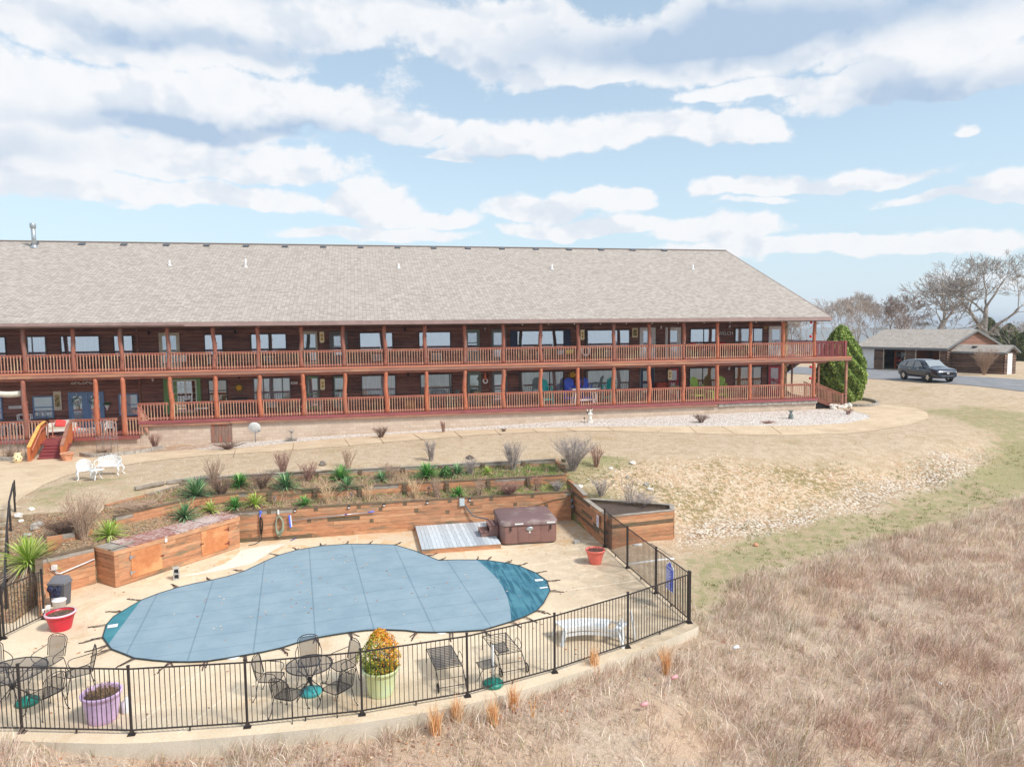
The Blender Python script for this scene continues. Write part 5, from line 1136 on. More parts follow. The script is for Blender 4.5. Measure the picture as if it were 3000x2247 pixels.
gm = [plain('deckboard_a', (206,212,216), .7, var=.08, stretch=(6, .5, 1)), plain('deckboard_b', (190,196,200), .7, var=.08, stretch=(6, .5, 1)), plain('deckboard_c', (172,176,182), .7, var=.08, stretch=(6, .5, 1))]
nb = 20; x0 = -4.36
for j in range(nb): w_ = 2.92/nb; b_ = MB(); b_.box(x0+j*w_+.004, x0+(j+1)*w_-.004, -18.58, -15.5, -2.825, -2.80); b_.build('deck_board', gm[2] if j in (14, 15) else rr.choice(gm[:2]), pf)
b_ = MB(); b_.box(-4.36, -1.44, -18.56, -18.50, -3.0, -2.828); b_.box(-4.36, -4.30, -18.498, -15.5, -3.0, -2.828); b_.box(-1.50, -1.44, -18.498, -15.5, -3.0, -2.828); b_.build('platform_frame', TW[0], pf)
# power box and lines on the wall
b_ = MB(); b_.box(-1.0, 0, 0, 0, 0, 0); b_ = MB(); p = UY(1353,1470,-15.47); b_.cbox((p[0], -15.50, p[2]), (.20, .10, .30)); pb = b_.build('power_box', M['cream_paint'] if False else plain('box_grey', (196,204,204), .5)); tag(pb, 'pale grey electrical box on the pool wall left of the hot tub', 'electrical box')
b_ = MB(); pts = [UY(1362,1478,-15.5), UY(1372,1495,-15.55), UY(1388,1511,-15.6), UY(1410,1517,-15.7), UY(1430,1522,-15.9), (-1.45,-16.2,-2.74)]; b_.tube(spl([tuple(map(float, q)) for q in pts], 4), .028, 8); b_.build('power_cable', M['grey_plastic'], pb)
p0, p1 = UY(1670,1455,-15.48), UY(1570,1480,-15.48); b_ = MB(); b_.tube([(p1[0]-.3, -15.5, p1[2]-.12), (p1[0], -15.49, p1[2]), ((p0[0]+p1[0])/2, -15.49, (p0[2]+p1[2])/2+.05), (p0[0]+.05, -15.49, p0[2]+.02)], .014, 6); o = b_.build('garden_hose', plain('hose_olive', (120,116,92), .6)); tag(o, 'thin olive hose sagging along the wall above the hot tub', 'hose')
p = UY(1684,1470,-15.6); b_ = MB(); b_.lathe([(.07, -.12), (.09, .0), (.06, .03), (.01, .04)], (2.22, -15.62, -2.35), 10); b_.ell((2.2,-15.66,-2.10), (.07, .05, .06), 8, 6); b_.ell((2.13,-15.70,-2.16), (.06, .05, .05), 8, 6); tag(b_.build('flood_light', plain('dull_steel', (120,122,126), .5, metal=.3)), 'twin flood light fixed in the corner behind the hot tub', 'light')
# small wall lamps along the top of the long wall
for i, px in enumerate((864,1022,1125,1252,1376)):
    p = UY(px, 1480, -15.48); b_ = MB(); b_.box(p[0]-.045, p[0]+.045, -15.53, -15.46, -1.90, -1.82); o = b_.build('step_light', M['black_metal']); tag(o, 'small deck light on the pool wall, number %s from the left' % ('one','two','three','four','five')[i] if False else ['small deck light on the pool wall near the blue brush','small deck light on the pool wall above the middle of the long pole','small deck light on the pool wall above the purple ring of the pole','small deck light on the pool wall above the grey platform','small deck light on the pool wall right beside the grey electrical box'][i], 'deck light', 'deck lights along the pool wall'); b_ = MB(); b_.box(p[0]-.035, p[0]+.035, -15.535, -15.531, -1.895, -1.855); b_.build('lens', M['white_plastic'], o)
# coiled hoses and pool brush
def coil(name, label, px, py0, py1, n_, mat, rw, seed, r=.013):
    rr = random.Random(seed); pt = UY(px, py0, -15.5); pb_ = UY(px, py1, -15.5); b_ = MB(); pts = []
    for k in range(n_):
        w_ = rw*rr.uniform(.7, 1.05); top_ = pt[2]+rr.uniform(-.03, .03); bot = pb_[2]+rr.uniform(0, .22); yo = -15.50-.012*k*rr.uniform(.5, 1)
        for j in range(14): a = 2*math.pi*j/14; pts.append((pt[0]+w_*math.sin(a)*(.75+.25*math.cos(a*.5)), yo-.01*math.sin(a), (top_+bot)/2+(top_-bot)/2*math.cos(a)))
    b_.tube(pts, r, 6); return b_, pt, pb_
b_, pt, pb_ = coil('hose', '', 816, 1512, 1572, 11, None, .20, 3); o = b_.build('garden_hose', plain('hose_green', (158,172,150), .6, var=.15)); tag(o, 'pale green garden hose coiled in a long loop on the pool wall', 'hose'); b_ = MB(); b_.box(pt[0]-.03, pt[0]+.03, -15.52, -15.465, -1.98, -1.80); b_.build('hose_hook', M['white_plastic'], o)
b_, pt, pb_ = coil('hose', '', 764, 1515, 1570, 9, None, .07, 4, .014); b_.tube([(pt[0], -15.5, pb_[2]+.1), (pt[0]+.02, -15.58, -2.9), (pt[0]-.2, -15.85, -2.985), (pt[0]-.42, -15.95, -2.985)], .014, 6); o = b_.build('hose', M['black_rubber']); tag(o, 'black vacuum hose hanging in a tight bundle beside the green hose', 'hose'); b_ = MB(); b_.ell((pt[0], -15.53, -1.84), (.05, .04, .06), 8, 6); b_.tube([(pt[0]-.02, -15.52, -1.9), (pt[0]-.02, -15.53, -2.15)], .018, 8); b_.build('hose_end', M['blue_plastic'], o)
q0, q1 = UY(855,1524,-15.5), UY(1095,1498,-15.5); br_ = thing('pool_brush', 'long telescoping pole with a blue pool brush hung across the timber wall', 'pool brush', (q0[0], q0[1], q0[2])); b_ = MB(); b_.tube([(q0[0], -15.52, q0[2]), (q1[0], -15.52, q1[2])], .018, 10); b_.build('pole', M['galv'], br_)
d_ = (q1-q0); b_ = MB(); g0 = q0+d_*.93; b_.tube([(g0[0], -15.52, g0[2]), (q1[0]+.02, -15.52, q1[2])], .023, 10); b_.build('grip', M['blue_plastic'], br_); g1 = q0+d_*.64; g2 = q0+d_*.67; b_ = MB(); b_.tube([(g1[0], -15.52, g1[2]), (g2[0], -15.52, g2[2])], .024, 10); b_.build('clamp_ring', plain('purple', (90,60,160), .4), br_)
q2, q3 = UY(850,1509,-15.5), UY(854,1542,-15.5); b_ = MB(); b_.beam((q2[0], -15.53, q2[2]), (q3[0], -15.53, q3[2]), .07, .05, up=(0, 1, 0)); b_.build('brush_head', M['white_plastic'], br_); b_ = MB(); b_.beam((q2[0]-.03, -15.55, q2[2]+.02), (q3[0]-.03, -15.55, q3[2]-.02), .05, .03, up=(0, 1, 0)); b_.build('bristles', M['blue_plastic'], br_)
p = U(862,1578,-2.97); b_ = MB(); b_.tube([(p[0]-.12, p[1]-.2, -2.98), (p[0]+.08, p[1]+.1, -2.96)], .016, 6); b_.ell((p[0]+.1, p[1]+.13, -2.96), (.04, .03, .03), 8, 5); tag(b_.build('pool_tool', M['purple']), 'small purple pool tool lying on the deck below the brush', 'tool')
# cinder block
cb = thing('cinder_block', 'grey cinder block standing on end in front of the storage box', 'cinder block', (-12.45,-19.20,-3), .25); b_ = MB()
for x0, x1, z0_, z1_ in [(-.1, -.065, 0, .40), (.065, .1, 0, .40), (-.064, .064, 0, .035), (-.064, .064, .182, .218), (-.064, .064, .365, .40)]: b_.box(x0, x1, -.1, .1, z0_, z1_)
b_.build('block_body', M['concrete_grey'], cb, world=False)
b_ = MB(); b_.box(-.062, .062, .06, .09, .036, .181); b_.box(-.062, .062, .06, .09, .219, .364); b_.build('block_core', M['grey_plastic'], cb, world=False)
# ------------------------------------------------------------------ pots
def pot(name, label, c, rb, rt, hh, mat, fill=.06, rim=.04, soil=True, n=40, cat='plant pot', sx=1.0):
    o = thing(name, label, cat, (c[0], c[1], c[2]))
    pr = [(rb*.96, 0), (rb, .02)]+[(rb+(rt-rb)*(k/6)**1.0, .02+(hh-.02-rim*2)*k/6) for k in range(1, 7)]+[(rt*1.02, hh-rim*2), (rt*1.09, hh-rim*1.6), (rt*1.12, hh-rim*.4), (rt*1.08, hh), (rt*1.0, hh-.01), (rt*.95, hh-fill-.02)]
    b_ = MB(); b_.lathe(pr, (0, 0, 0), n, sx, 1.0); b_.lathe([(rb+(rt-rb)*.72+.006, hh*.70), (rb+(rt-rb)*.74+.014, hh*.715), (rb+(rt-rb)*.76+.006, hh*.73)], (0, 0, 0), n, sx, 1.0, capb=False); b_.build('pot_body', mat, o, world=False)
    b_ = MB(); b_.lathe([(rt*.955, hh-fill), (rt*.5, hh-fill+.02), (.01, hh-fill+.03)], (0, 0, 0), n, sx, 1.0, capb=False); b_.build('soil', M['potting'], o, world=False); return o
def deadstems(parent, r, z, n, seed, hh=.12, mat=None):
    rr = random.Random(seed); b_ = MB()
    for k in range(n):
        a = rr.uniform(0, 6.28); q = r*math.sqrt(rr.random())*.9; p_ = Vector((q*math.cos(a), q*math.sin(a), z)); e = p_+Vector((rr.uniform(-.1, .1), rr.uniform(-.1, .1), rr.uniform(.2, 1)*hh)); e2 = e+Vector((rr.uniform(-.08, .08), rr.uniform(-.08, .08), rr.uniform(-.5, .4)*hh)); b_.tube([p_, e, e2], [.005, .004, .002], 3, caps=False)
    b_.build('dead_stems', mat or M['stemdead'], parent, world=False)
plain('stemdead', (150,122,92), .9, var=.3, scale=20)
o = pot('planter_pot', 'red plastic planter with a pale rim and dry soil near the waste bin', (-14.60,-22.65,-3), .25, .345, .47, M['red_plastic']); deadstems(o, .32, .40, 90, 1, .08)
b_ = MB(); b_.lathe([(.345*1.125, .45), (.345*1.13, .475), (.345*1.0, .482)], (0, 0, 0), 40, capb=False); b_.build('faded_rim', plain('faded_pink', (236,196,206), .5), o, world=False)
o = pot('planter_pot', 'big lilac planter of dead grass against the outer fence', (-11.86,-27.93,-3), .28, .36, .62, M['lilac_plastic'], fill=.10); deadstems(o, .33, .52, 190, 2, .22)
o = pot('planter_pot', 'big pale green planter holding an orange and green shrub', (-6.08,-28.18,-3), .27, .375, .62, M['mint_plastic'], fill=.10)
o2 = pot('planter_pot', 'coral planter of dead stalks beside the right-hand fence', (1.41,-20.95,-3), .20, .31, .50, M['coral_plastic']); deadstems(o2, .27, .45, 60, 3, .14, plain('stem_red', (130,76,62), .9))
SHRUB_AT = (-6.08,-28.18,-2.50)
# waste bin, bucket, jug, pipe
wb = thing('waste_bin', 'tall grey plastic bin with reflective blue-black bags against the timber post', 'bin', (-15.32,-20.72,-3), -.2); b_ = MB()
b_.add([(-.19,-.16,0),(.19,-.16,0),(.19,.16,0),(-.19,.16,0),(-.24,-.19,.66),(.24,-.19,.66),(.24,.19,.66),(-.24,.19,.66)], [(0,3,2,1),(0,1,5,4),(1,2,6,5),(2,3,7,6),(3,0,4,7)]); b_.build('bin_body', M['grey_plastic'], wb, world=False)
b_ = MB(); b_.box(-.26, .26, -.20, .21, .66, .72); vs = [(-.25,-.18,.72),(.25,-.18,.72),(.25,.20,.72),(-.25,.20,.72),(-.20,.0,.86),(.20,.0,.86),(.20,.16,.86),(-.20,.16,.86)]; b_.add(vs, [(0,1,5,4),(1,2,6,5),(2,3,7,6),(3,0,4,7),(4,5,6,7)]); b_.build('bin_lid', plain('lid_grey', (120,122,128), .45), wb, world=False)
b_ = MB(); rr = random.Random(6)
for k_ in range(7): b_.ell((rr.uniform(-.15, .1), -.22+rr.uniform(-.03, .02), rr.uniform(.25, .6)), (.09, .04, .10), 7, 5, .3, rr)
b_.build('bag', plain('bag_film', (50,60,90), .15), wb, world=False)
bk = thing('bucket', 'white plastic bucket with a handle between the bin and the red planter', 'bucket', (-15.10,-21.40,-3)); b_ = MB(); b_.lathe([(.14, 0), (.175, .37), (.19, .375), (.19, .40), (.15, .41), (.01, .415)], (0, 0, 0), 24); b_.build('bucket_body', M['white_plastic'], bk, world=False); b_ = MB(); b_.tube([(-.18, 0, .38), (-.16, -.1, .47), (0, -.16, .50), (.16, -.1, .47), (.18, 0, .38)], .008, 5); b_.build('bucket_handle', M['white_plastic'], bk, world=False)
b_ = MB(); b_.tube([(-15.14,-22.02,-3), (-15.14,-22.02,-2.62), (-15.26,-22.06,-2.62), (-15.26,-22.06,-2.72)], .03, 8); b_.cbox((-15.14,-22.02,-2.58), (.09, .09, .10)); tag(b_.build('water_pipe', M['white_plastic']), 'white upright water pipe beside the red planter', 'pipe')
jg = thing('jug', 'two white plastic jugs beside the lilac planter' if False else 'white plastic jug standing behind the lilac planter', 'jug', (-11.44,-27.75,-3)); b_ = MB(); b_.lathe([(.09, 0), (.10, .02), (.10, .22), (.04, .30), (.035, .34), (.01, .345)], (0, 0, 0), 16); b_.build('jug_body', M['white_plastic'], jg, world=False); b_ = MB(); b_.lathe([(.075, 0), (.08, .16), (.02, .2)], (-.10, .14, 0), 14); o = b_.build('jug', M['white_plastic']); o.location = (-11.44,-27.75,-3); tag(o, 'smaller white container tucked between the lilac planter and the taller jug', 'jug')
# ------------------------------------------------------------------ mesh patio furniture
def meshmat(name, rgb, dens):
    m = bpy.data.materials.new(name); m.use_nodes = True; m.node_tree.nodes.clear(); t = NT(m.node_tree); b = t.new('ShaderNodeBsdfPrincipled'); b.inputs['Base Color'].default_value = (*lin(rgb), 1); b.inputs['Roughness'].default_value = .5
    tr = t.new('ShaderNodeBsdfTransparent'); mx = t.new('ShaderNodeMixShader'); mx.inputs[0].default_value = dens; t.l.new(tr.outputs[0], mx.inputs[1]); t.l.new(b.outputs[0], mx.inputs[2]); o = t.new('ShaderNodeOutputMaterial'); t.l.new(mx.outputs[0], o.inputs[0]); M[name] = m
meshmat('wire_mesh', (58,58,64), .55); meshmat('wire_mesh_dense', (62,64,70), .66)
IR = M['black_iron']
def patio_chair(label, group, springy=False):
    o = thing('patio_chair', label, 'chair', (0, 0, 0), 0, group); W_ = .24
    sp_ = rrect(-W_, W_, -.25, .22, .09, 4)
    b_ = MB(); n = len(sp_); b_.add([(x, y, .43-.02*math.cos(x*4)) for x, y in sp_], [tuple(range(n))]); b_.build('seat', M['wire_mesh'], o, world=False)
    b_ = MB(); b_.tube([(x, y, .43) for x, y in sp_], .010, 5, closed=True); b_.build('seat_frame', IR, o, world=False)
    bk_ = [(-W_+.02, .24, .45), (-W_, .32, .80)]+[(-W_*math.cos(a), .33+.05*math.sin(a)*.4, .82+.13*math.sin(a)) for a in np.linspace(.15, math.pi-.15, 7)]+[(W_, .32, .80), (W_-.02, .24, .45)]
    b_ = MB(); b_.tube(bk_, .010, 5); inn = [(x*.84, y-.003, min(z, .90)*.985+.005 if i not in (0, len(bk_)-1) else z) for i, (x, y, z) in enumerate(bk_)]; b_.tube(inn, .007, 5, closed=True)
    for a in np.linspace(-.12, .12, 4): b_.tube([(a, .335, .90), (a*1.3, .34, .945)], .004, 4)
    b_.build('back_frame', IR, o, world=False); b_ = MB(); b_.add(inn, [tuple(range(len(inn)))]); b_.build('backrest', M['wire_mesh'], o, world=False)
    for s_ in (-1, 1): b_ = MB(); b_.tube(spl([(s_*W_, .30, .70), (s_*(W_+.05), .10, .66), (s_*(W_+.05), -.14, .64), (s_*(W_+.03), -.20, .56), (s_*W_, -.14, .44)], 3), .009, 5); b_.build('armrest', IR, o, world=False)
    for sx_, sy_ in ((-1, -1), (1, -1), (-1, 1), (1, 1)):
        b_ = MB(); b_.tube(spl([(sx_*(W_-.02), sy_*.20, .43), (sx_*W_, sy_*.24, .25), (sx_*(W_+.02), sy_*.26, .10), (sx_*(W_+.05), sy_*.31, .012)], 3), .009, 5); b_.lathe([(.02, 0), (.012, .012)], (sx_*(W_+.05), sy_*.31, 0), 8); b_.build('leg', IR, o, world=False)
    return o
def patio_table(label, c, r, group):
    o = thing('patio_table', label, 'table', c, 0, group); b_ = MB(); b_.lathe([(r, .715), (r*.5, .712), (.03, .71)], (0, 0, 0), 36, capb=False); b_.build('table_top', M['wire_mesh'], o, world=False)
    b_ = MB(); b_.tube([(r*math.cos(a), r*math.sin(a), .715) for a in np.linspace(0, 2*math.pi, 36, endpoint=False)], .014, 6, closed=True); b_.tube([(-r, 0, .70), (r, 0, .70)], .008, 5); b_.tube([(0, -r, .70), (0, r, .70)], .008, 5); b_.build('table_rim', IR, o, world=False)
    for k in range(4):
        a = k*math.pi/2+.7; b_ = MB(); b_.tube(spl([(.62*r*math.cos(a), .62*r*math.sin(a), .70), (.4*r*math.cos(a), .4*r*math.sin(a), .60), (.05*math.cos(a), .05*math.sin(a), .38), (.16*math.cos(a), .16*math.sin(a), .22), (.36*math.cos(a), .36*math.sin(a), .01)], 4), .011, 6); b_.build('leg', IR, o, world=False)
    b_ = MB(); b_.lathe([(.03, .30), (.045, .34), (.045, .40), (.03, .44)], (0, 0, 0), 12, capt=True); b_.build('hub', IR, o, world=False); return o
def umb_base(label, c, mat, pole=0, sx=1.0):
    o = thing('umbrella_base', label, 'umbrella base', c, 0, 'umbrella bases'); b_ = MB(); b_.lathe([(.22, 0), (.24, .03), (.235, .075), (.19, .11), (.08, .13), (.05, .15), (.045, .19), (.01, .19)], (0, 0, 0), 28); b_.build('base_body', mat, o, world=False)
    if pole: b_ = MB(); b_.tube([(0, 0, .15), (0, 0, pole)], .024, 10); b_.build('pole_stub', M['white_plastic'], o, world=False)
    else: b_ = MB(); b_.tube([(0, 0, .15), (0, 0, .30)], .022, 10); b_.build('pole_stub', M['black_metal'], o, world=False)
    return o
patio_table('round black mesh patio table with five chairs, left of the pale green planter', (-7.63,-27.92,-3), .50, 'round mesh patio tables')
patio_table('round black mesh patio table at the left edge of the deck', (-14.05,-26.72,-3), .68, 'round mesh patio tables')
umb_base('teal umbrella base under the mesh table left of the pale green planter', (-7.62,-27.83,-3), M['teal_base'])
umb_base('dark green umbrella base under the mesh table at the left edge', (-13.72,-26.85,-3), M['green_base'])
umb_base('green umbrella base with a white pole stub next to the small side table', (-3.56,-28.40,-3), M['green_base'], .95)
GC1, GC2 = 'mesh chairs around the table by the green planter', 'mesh chairs around the left table'
def face(c, t_): return math.atan2(t_[1]-c[1], t_[0]-c[0])+math.pi/2
T1, T0 = (-7.63,-27.92), (-14.05,-26.72)
ch = patio_chair('black mesh chair on the pool side of the table by the green planter', GC1)
spots = [((-7.70,-27.15), T1, None, GC1), ((-6.92,-27.50), T1, 'black mesh chair on the far right of the table, nearest the green planter', GC1), ((-8.48,-27.72), T1, 'black mesh chair on the left of the table by the green planter, seen side-on', GC1), ((-8.02,-28.60), T1, 'black mesh chair on the near left of the table, back to the fence', GC1), ((-7.02,-28.55), T1, 'near right black mesh chair between the teal base and the green planter', GC1),
         ((-13.72,-25.70), T0, 'black mesh chair facing the left table from the pool side', GC2), ((-12.80,-26.45), (-13.8,-26.9), 'black mesh chair to the right of the left table, turned sideways', GC2), ((-13.15,-27.35), T0, 'black mesh chair in front of the left table, above the green base', GC2), ((-14.75,-25.85), T0, 'black mesh chair cut by the left edge of the picture', GC2)]
for i, (c_, t_, lb, gp) in enumerate(spots):
    rz = face(c_, t_); o = ch if i == 0 else dup(ch, label=lb, group=gp)
    o.location = (c_[0], c_[1], -3); o.rotation_euler = (0, 0, rz)
# chaise loungers
def lounger(label, fabric, c, rz):
    o = thing('sun_lounger', label, 'lounger', c, rz, 'wheeled metal sun loungers'); w_, L_ = .31, .62
    b_ = MB(); 
    for s_ in (-1, 1): b_.tube(spl([(s_*w_, L_+.02, .0), (s_*w_, L_, .30), (s_*w_, L_-.04, .36), (s_*w_, 0, .36), (s_*w_, -L_+.15, .36), (s_*w_, -L_-.05, .26), (s_*w_, -L_-.22, .09)], 3), .011, 6)
    b_.tube([(-w_, L_-.03, .37), (w_, L_-.03, .37)], .011, 6); b_.tube([(-w_, -L_+.12, .36), (w_, -L_+.12, .36)], .011, 6); b_.tube([(-w_, -L_-.22, .09), (w_, -L_-.22, .09)], .009, 6); b_.tube([(-w_, -L_-.05, .2), (w_, -L_-.05, .2)], .007, 6); b_.build('frame', IR, o, world=False)
    b_ = MB()
    for k in range(13): yy = L_-.06-k*(2*L_-.22)/12; b_.tube([(-w_+.01, yy, .375), (w_-.01, yy, .375)], .0065, 5)
    b_.build('slats', IR, o, world=False)
    if fabric: b_ = MB(); b_.add([(-w_+.015, L_-.05, .383), (w_-.015, L_-.05, .383), (w_-.015, -L_+.14, .383), (-w_+.015, -L_+.14, .383)], [(0, 3, 2, 1)]); b_.build('mesh_seat', M['wire_mesh_dense'], o, world=False)
    else: b_ = MB(); b_.tube([(-w_+.05, -L_+.1, .42), (-w_+.02, -.1, .44), (w_*.1, -.05, .44), (0, -L_+.12, .42)], .012, 5, closed=True); b_.add([(-w_+.05, -L_+.1, .42), (-w_+.02, -.1, .44), (w_*.1, -.05, .44), (0, -L_+.12, .42)], [(0, 1, 2, 3)]); b_.build('folded_back', M['wire_mesh_dense'], o, world=False)
    for s_ in (-1, 1):
        b_ = MB(); b_.tube([(s_*(w_+.02), -L_-.22+.10*math.cos(a), .105+.10*math.sin(a)) for a in np.linspace(0, 2*math.pi, 20, endpoint=False)], .013, 6, closed=True)
        for k in range(5): a = k*2*math.pi/5; b_.tube([(s_*(w_+.02), -L_-.22, .105), (s_*(w_+.02), -L_-.22+.1*math.cos(a), .105+.1*math.sin(a))], .006, 4)
        b_.build('wheel', M['black_rubber'], o, world=False)
        b_ = MB(); b_.tube(spl([(s_*w_, -.05, .37), (s_*(w_+.03), -.1, .52), (s_*(w_+.03), -.30, .56), (s_*(w_+.03), -.45, .48), (s_*w_, -.42, .37)], 3), .008, 5); b_.build('armrest', IR, o, world=False)
    return o
lounger('black metal sun lounger with a grey mesh seat, right of the pale green planter', True, (-4.58,-27.55,-3), R(6))
lounger('black metal sun lounger of bare slats behind the white pole stub', False, (-3.10,-27.15,-3), R(8))
o = thing('side_table', 'small square mesh side table beside the green umbrella base', 'table', (-3.68,-28.28,-3), R(15)); b_ = MB(); b_.add([(-.18, -.18, .46), (.18, -.18, .46), (.18, .18, .46), (-.18, .18, .46)], [(0, 1, 2, 3)]); b_.build('table_top', M['wire_mesh_dense'], o, world=False); b_ = MB(); b_.tube([(-.19, -.19, .46), (.19, -.19, .46), (.19, .19, .46), (-.19, .19, .46)], .009, 5, closed=True); b_.build('table_rim', IR, o, world=False)
for s_ in (-1, 1):
    b_ = MB(); b_.tube([(s_*.17, -.17, .45), (s_*.17, .20, 0)], .008, 5); b_.build('leg', IR, o, world=False); b_ = MB(); b_.tube([(s_*.16, .17, .45), (s_*.16, -.20, 0)], .008, 5); b_.build('leg', IR, o, world=False)
# curved white bench
cb_ = thing('curved_bench', 'curved white slatted bench standing on the deck behind the fence', 'bench', (-.80,-26.6,-3)); ctr = Vector((-1.05,-28.15, 0)); r0, r1 = 1.42, 1.95; a0, a1 = R(104), R(44)
WP = M['white_paint']
ns = 17; P = lambda r_, a, z: (ctr.x+r_*math.cos(a), ctr.y+r_*math.sin(a), z)
for k in range(ns):
    if k in (13, 14): continue
    aa = a0+(a1-a0)*(k+.04)/ns; ab = a0+(a1-a0)*(k+.95)/ns; b_ = MB(); b_.add([P(r0, aa, -2.60), P(r1, aa, -2.60), P(r1, ab, -2.60), P(r0, ab, -2.60), P(r0, aa, -2.578), P(r1, aa, -2.578), P(r1, ab, -2.578), P(r0, ab, -2.578)], [(0,1,2,3),(7,6,5,4),(0,4,5,1),(1,5,6,2),(2,6,7,3),(3,7,4,0)]); b_.build('slat', WP, cb_)
for r_, z0_, z1_ in ((r0-.02, -2.68, -2.61), (r0-.02, -2.80, -2.72), (r1, -2.68, -2.61)):
    b_ = MB(); 
    for k in range(24):
        aa = a0+(a1-a0)*k/24; ab = a0+(a1-a0)*(k+1)/24; b_.add([P(r_, aa, z0_), P(r_, ab, z0_), P(r_, ab, z1_), P(r_, aa, z1_), P(r_+.025, aa, z0_), P(r_+.025, ab, z0_), P(r_+.025, ab, z1_), P(r_+.025, aa, z1_)], [(0,1,2,3),(7,6,5,4),(3,2,6,7),(1,0,4,5)])
    b_.build('apron', WP, cb_)
for aa, r_, e, zt in ((a0-.02, r0, (-.12, -.10), -2.62), (a0-.02, r1, (-.05, .05), -2.60), (a1+.02, r0, (.06, -.16), -2.62), (a1-.03, r1, (.10, -.06), -2.25), (a1+.05, (r0+r1)/2, (.04, -.05), -2.40)):
    q = P(r_, aa, zt); b_ = MB(); b_.beam(q, (q[0]+e[0], q[1]+e[1], -3.0), .10, .035); b_.build('leg', WP, cb_)
# signs
o = thing('pool_rules_sign', 'blue sign with white border and lettering hung on the right-hand fence', 'sign', (2.27,-25.1,-2.2)); P = [(-.26, -.42), (.26, -.42), (.26, .30), (.20, .34), (.12, .36), (.08, .44), (-.08, .44), (-.12, .36), (-.20, .34), (-.26, .30)]
b_ = MB(); b_.extr(P, (2.275,-25.10,-2.10), (0, -1, 0), (0, 0, 1), (.012, 0, 0)); b_.build('sign_border', M['white_plastic'], o)
b_ = MB(); b_.extr([(x*.90, y*.93) for x, y in P], (2.270,-25.10,-2.10), (0, -1, 0), (0, 0, 1), (.004, 0, 0)); b_.build('sign_face', plain('sign_blue', (64,92,214), .4), o)
def text3d(name, body, size, mat, parent, loc, rot, ext=.002, align='CENTER'):
    cu = bpy.data.curves.new(name, 'FONT'); cu.body = body; cu.size = size; cu.extrude = ext; cu.align_x = align; cu.align_y = 'CENTER'; to = bpy.data.objects.new(name, cu); COL.objects.link(to)
    bpy.context.view_layer.update(); dg = bpy.context.evaluated_depsgraph_get(); me = bpy.data.meshes.new_from_object(to.evaluated_get(dg)); bpy.data.objects.remove(to)
    ob = bpy.data.objects.new(name, me); COL.objects.link(ob); me.materials.clear(); me.materials.append(mat)
    ob.location = Vector(loc)-(wloc(parent) if parent else Vector((0, 0, 0))); ob.rotation_euler = rot; ob.parent = parent; return ob
text3d('lettering', 'POOL RULES', .078, M['white_plastic'], o, (2.266,-25.10,-1.83), (R(90), 0, R(-90)))
b_ = MB(); rr = random.Random(7); 
for k in range(15): L_ = rr.uniform(.2, .40); zz = -1.92-k*.038; b_.box(2.264, 2.2695, -25.10+.21-L_, -25.10+.21, zz-.007, zz+.007)
b_.build('text_lines', M['white_plastic'], o)
b_ = MB(); b_.box(2.215, 2.222, -18.95, -18.72, -2.36, -1.92); o = b_.build('notice_sign', M['white_plastic']); tag(o, 'white notice fixed to the timber side wall beside the fence gate', 'sign')
b_ = MB()
for k in range(7): b_.box(2.210, 2.2145, -18.93, -18.75-.03*(k % 3), -2.00-k*.05, -1.985-k*.05)
b_.build('text_lines', M['sign_blue'], o)
b_ = MB(); b_.cbox((1.45,-18.6,-2.95), (.22, .16, .09), .3); tag(b_.build('brick', M['concrete_grey']), 'loose grey brick on the deck between hot tub and gate', 'brick')
# handrail by the steps at the left and the steps themselves
hr = thing('handrail', 'tall dark metal handrail climbing beside the garden steps at the left edge', 'handrail', (-18.3,-17,-1.2)); hp = [(-18.55,-15.7,-.22),(-18.2,-16.9,-.62),(-17.75,-18.2,-1.25),(-17.3,-19.4,-1.78),(-16.55,-21.2,-1.95),(-15.95,-22.9,-2.05)]
b_ = MB()
for i in range(len(hp)-1): b_.beam(hp[i], hp[i+1], .05, .06)
b_.tube([hp[0], (-18.62,-15.45,-.15), (-18.64,-15.40,-.70), (-18.55,-15.66,-.74)], .022, 6); b_.build('top_rail', M['black_metal'], hr)
for i in range(len(hp)-1): b_ = MB(); x, y, z = hp[i]; b_.cbox((x, y, (z+H(x, y))/2), (.05, .05, z-float(H(x, y)))); b_.build('rail_post', M['black_metal'], hr)
b_ = MB(); b_.cbox((-15.93,-23.02,-2.2), (.06, .06, 1.6)); b_.build('rail_post', M['black_metal'], hr)
stp = thing('garden_steps', 'broad pale concrete steps descending at the left edge of the garden', 'steps', (-19.5,-17.4,-2)); 
for k in range(10):
    b_ = MB(); yy = -15.9-k*.36; z_ = -1.28-k*.165; xr = -18.58+k*.125; b_.box(-22, xr, yy-.36, yy, z_-.5, z_); b_.build('step', concrete('step_conc', lin((206,186,158)), lin((186,166,140)), stain=.5)[0] if k == 0 else bpy.data.materials['step_conc'], stp)
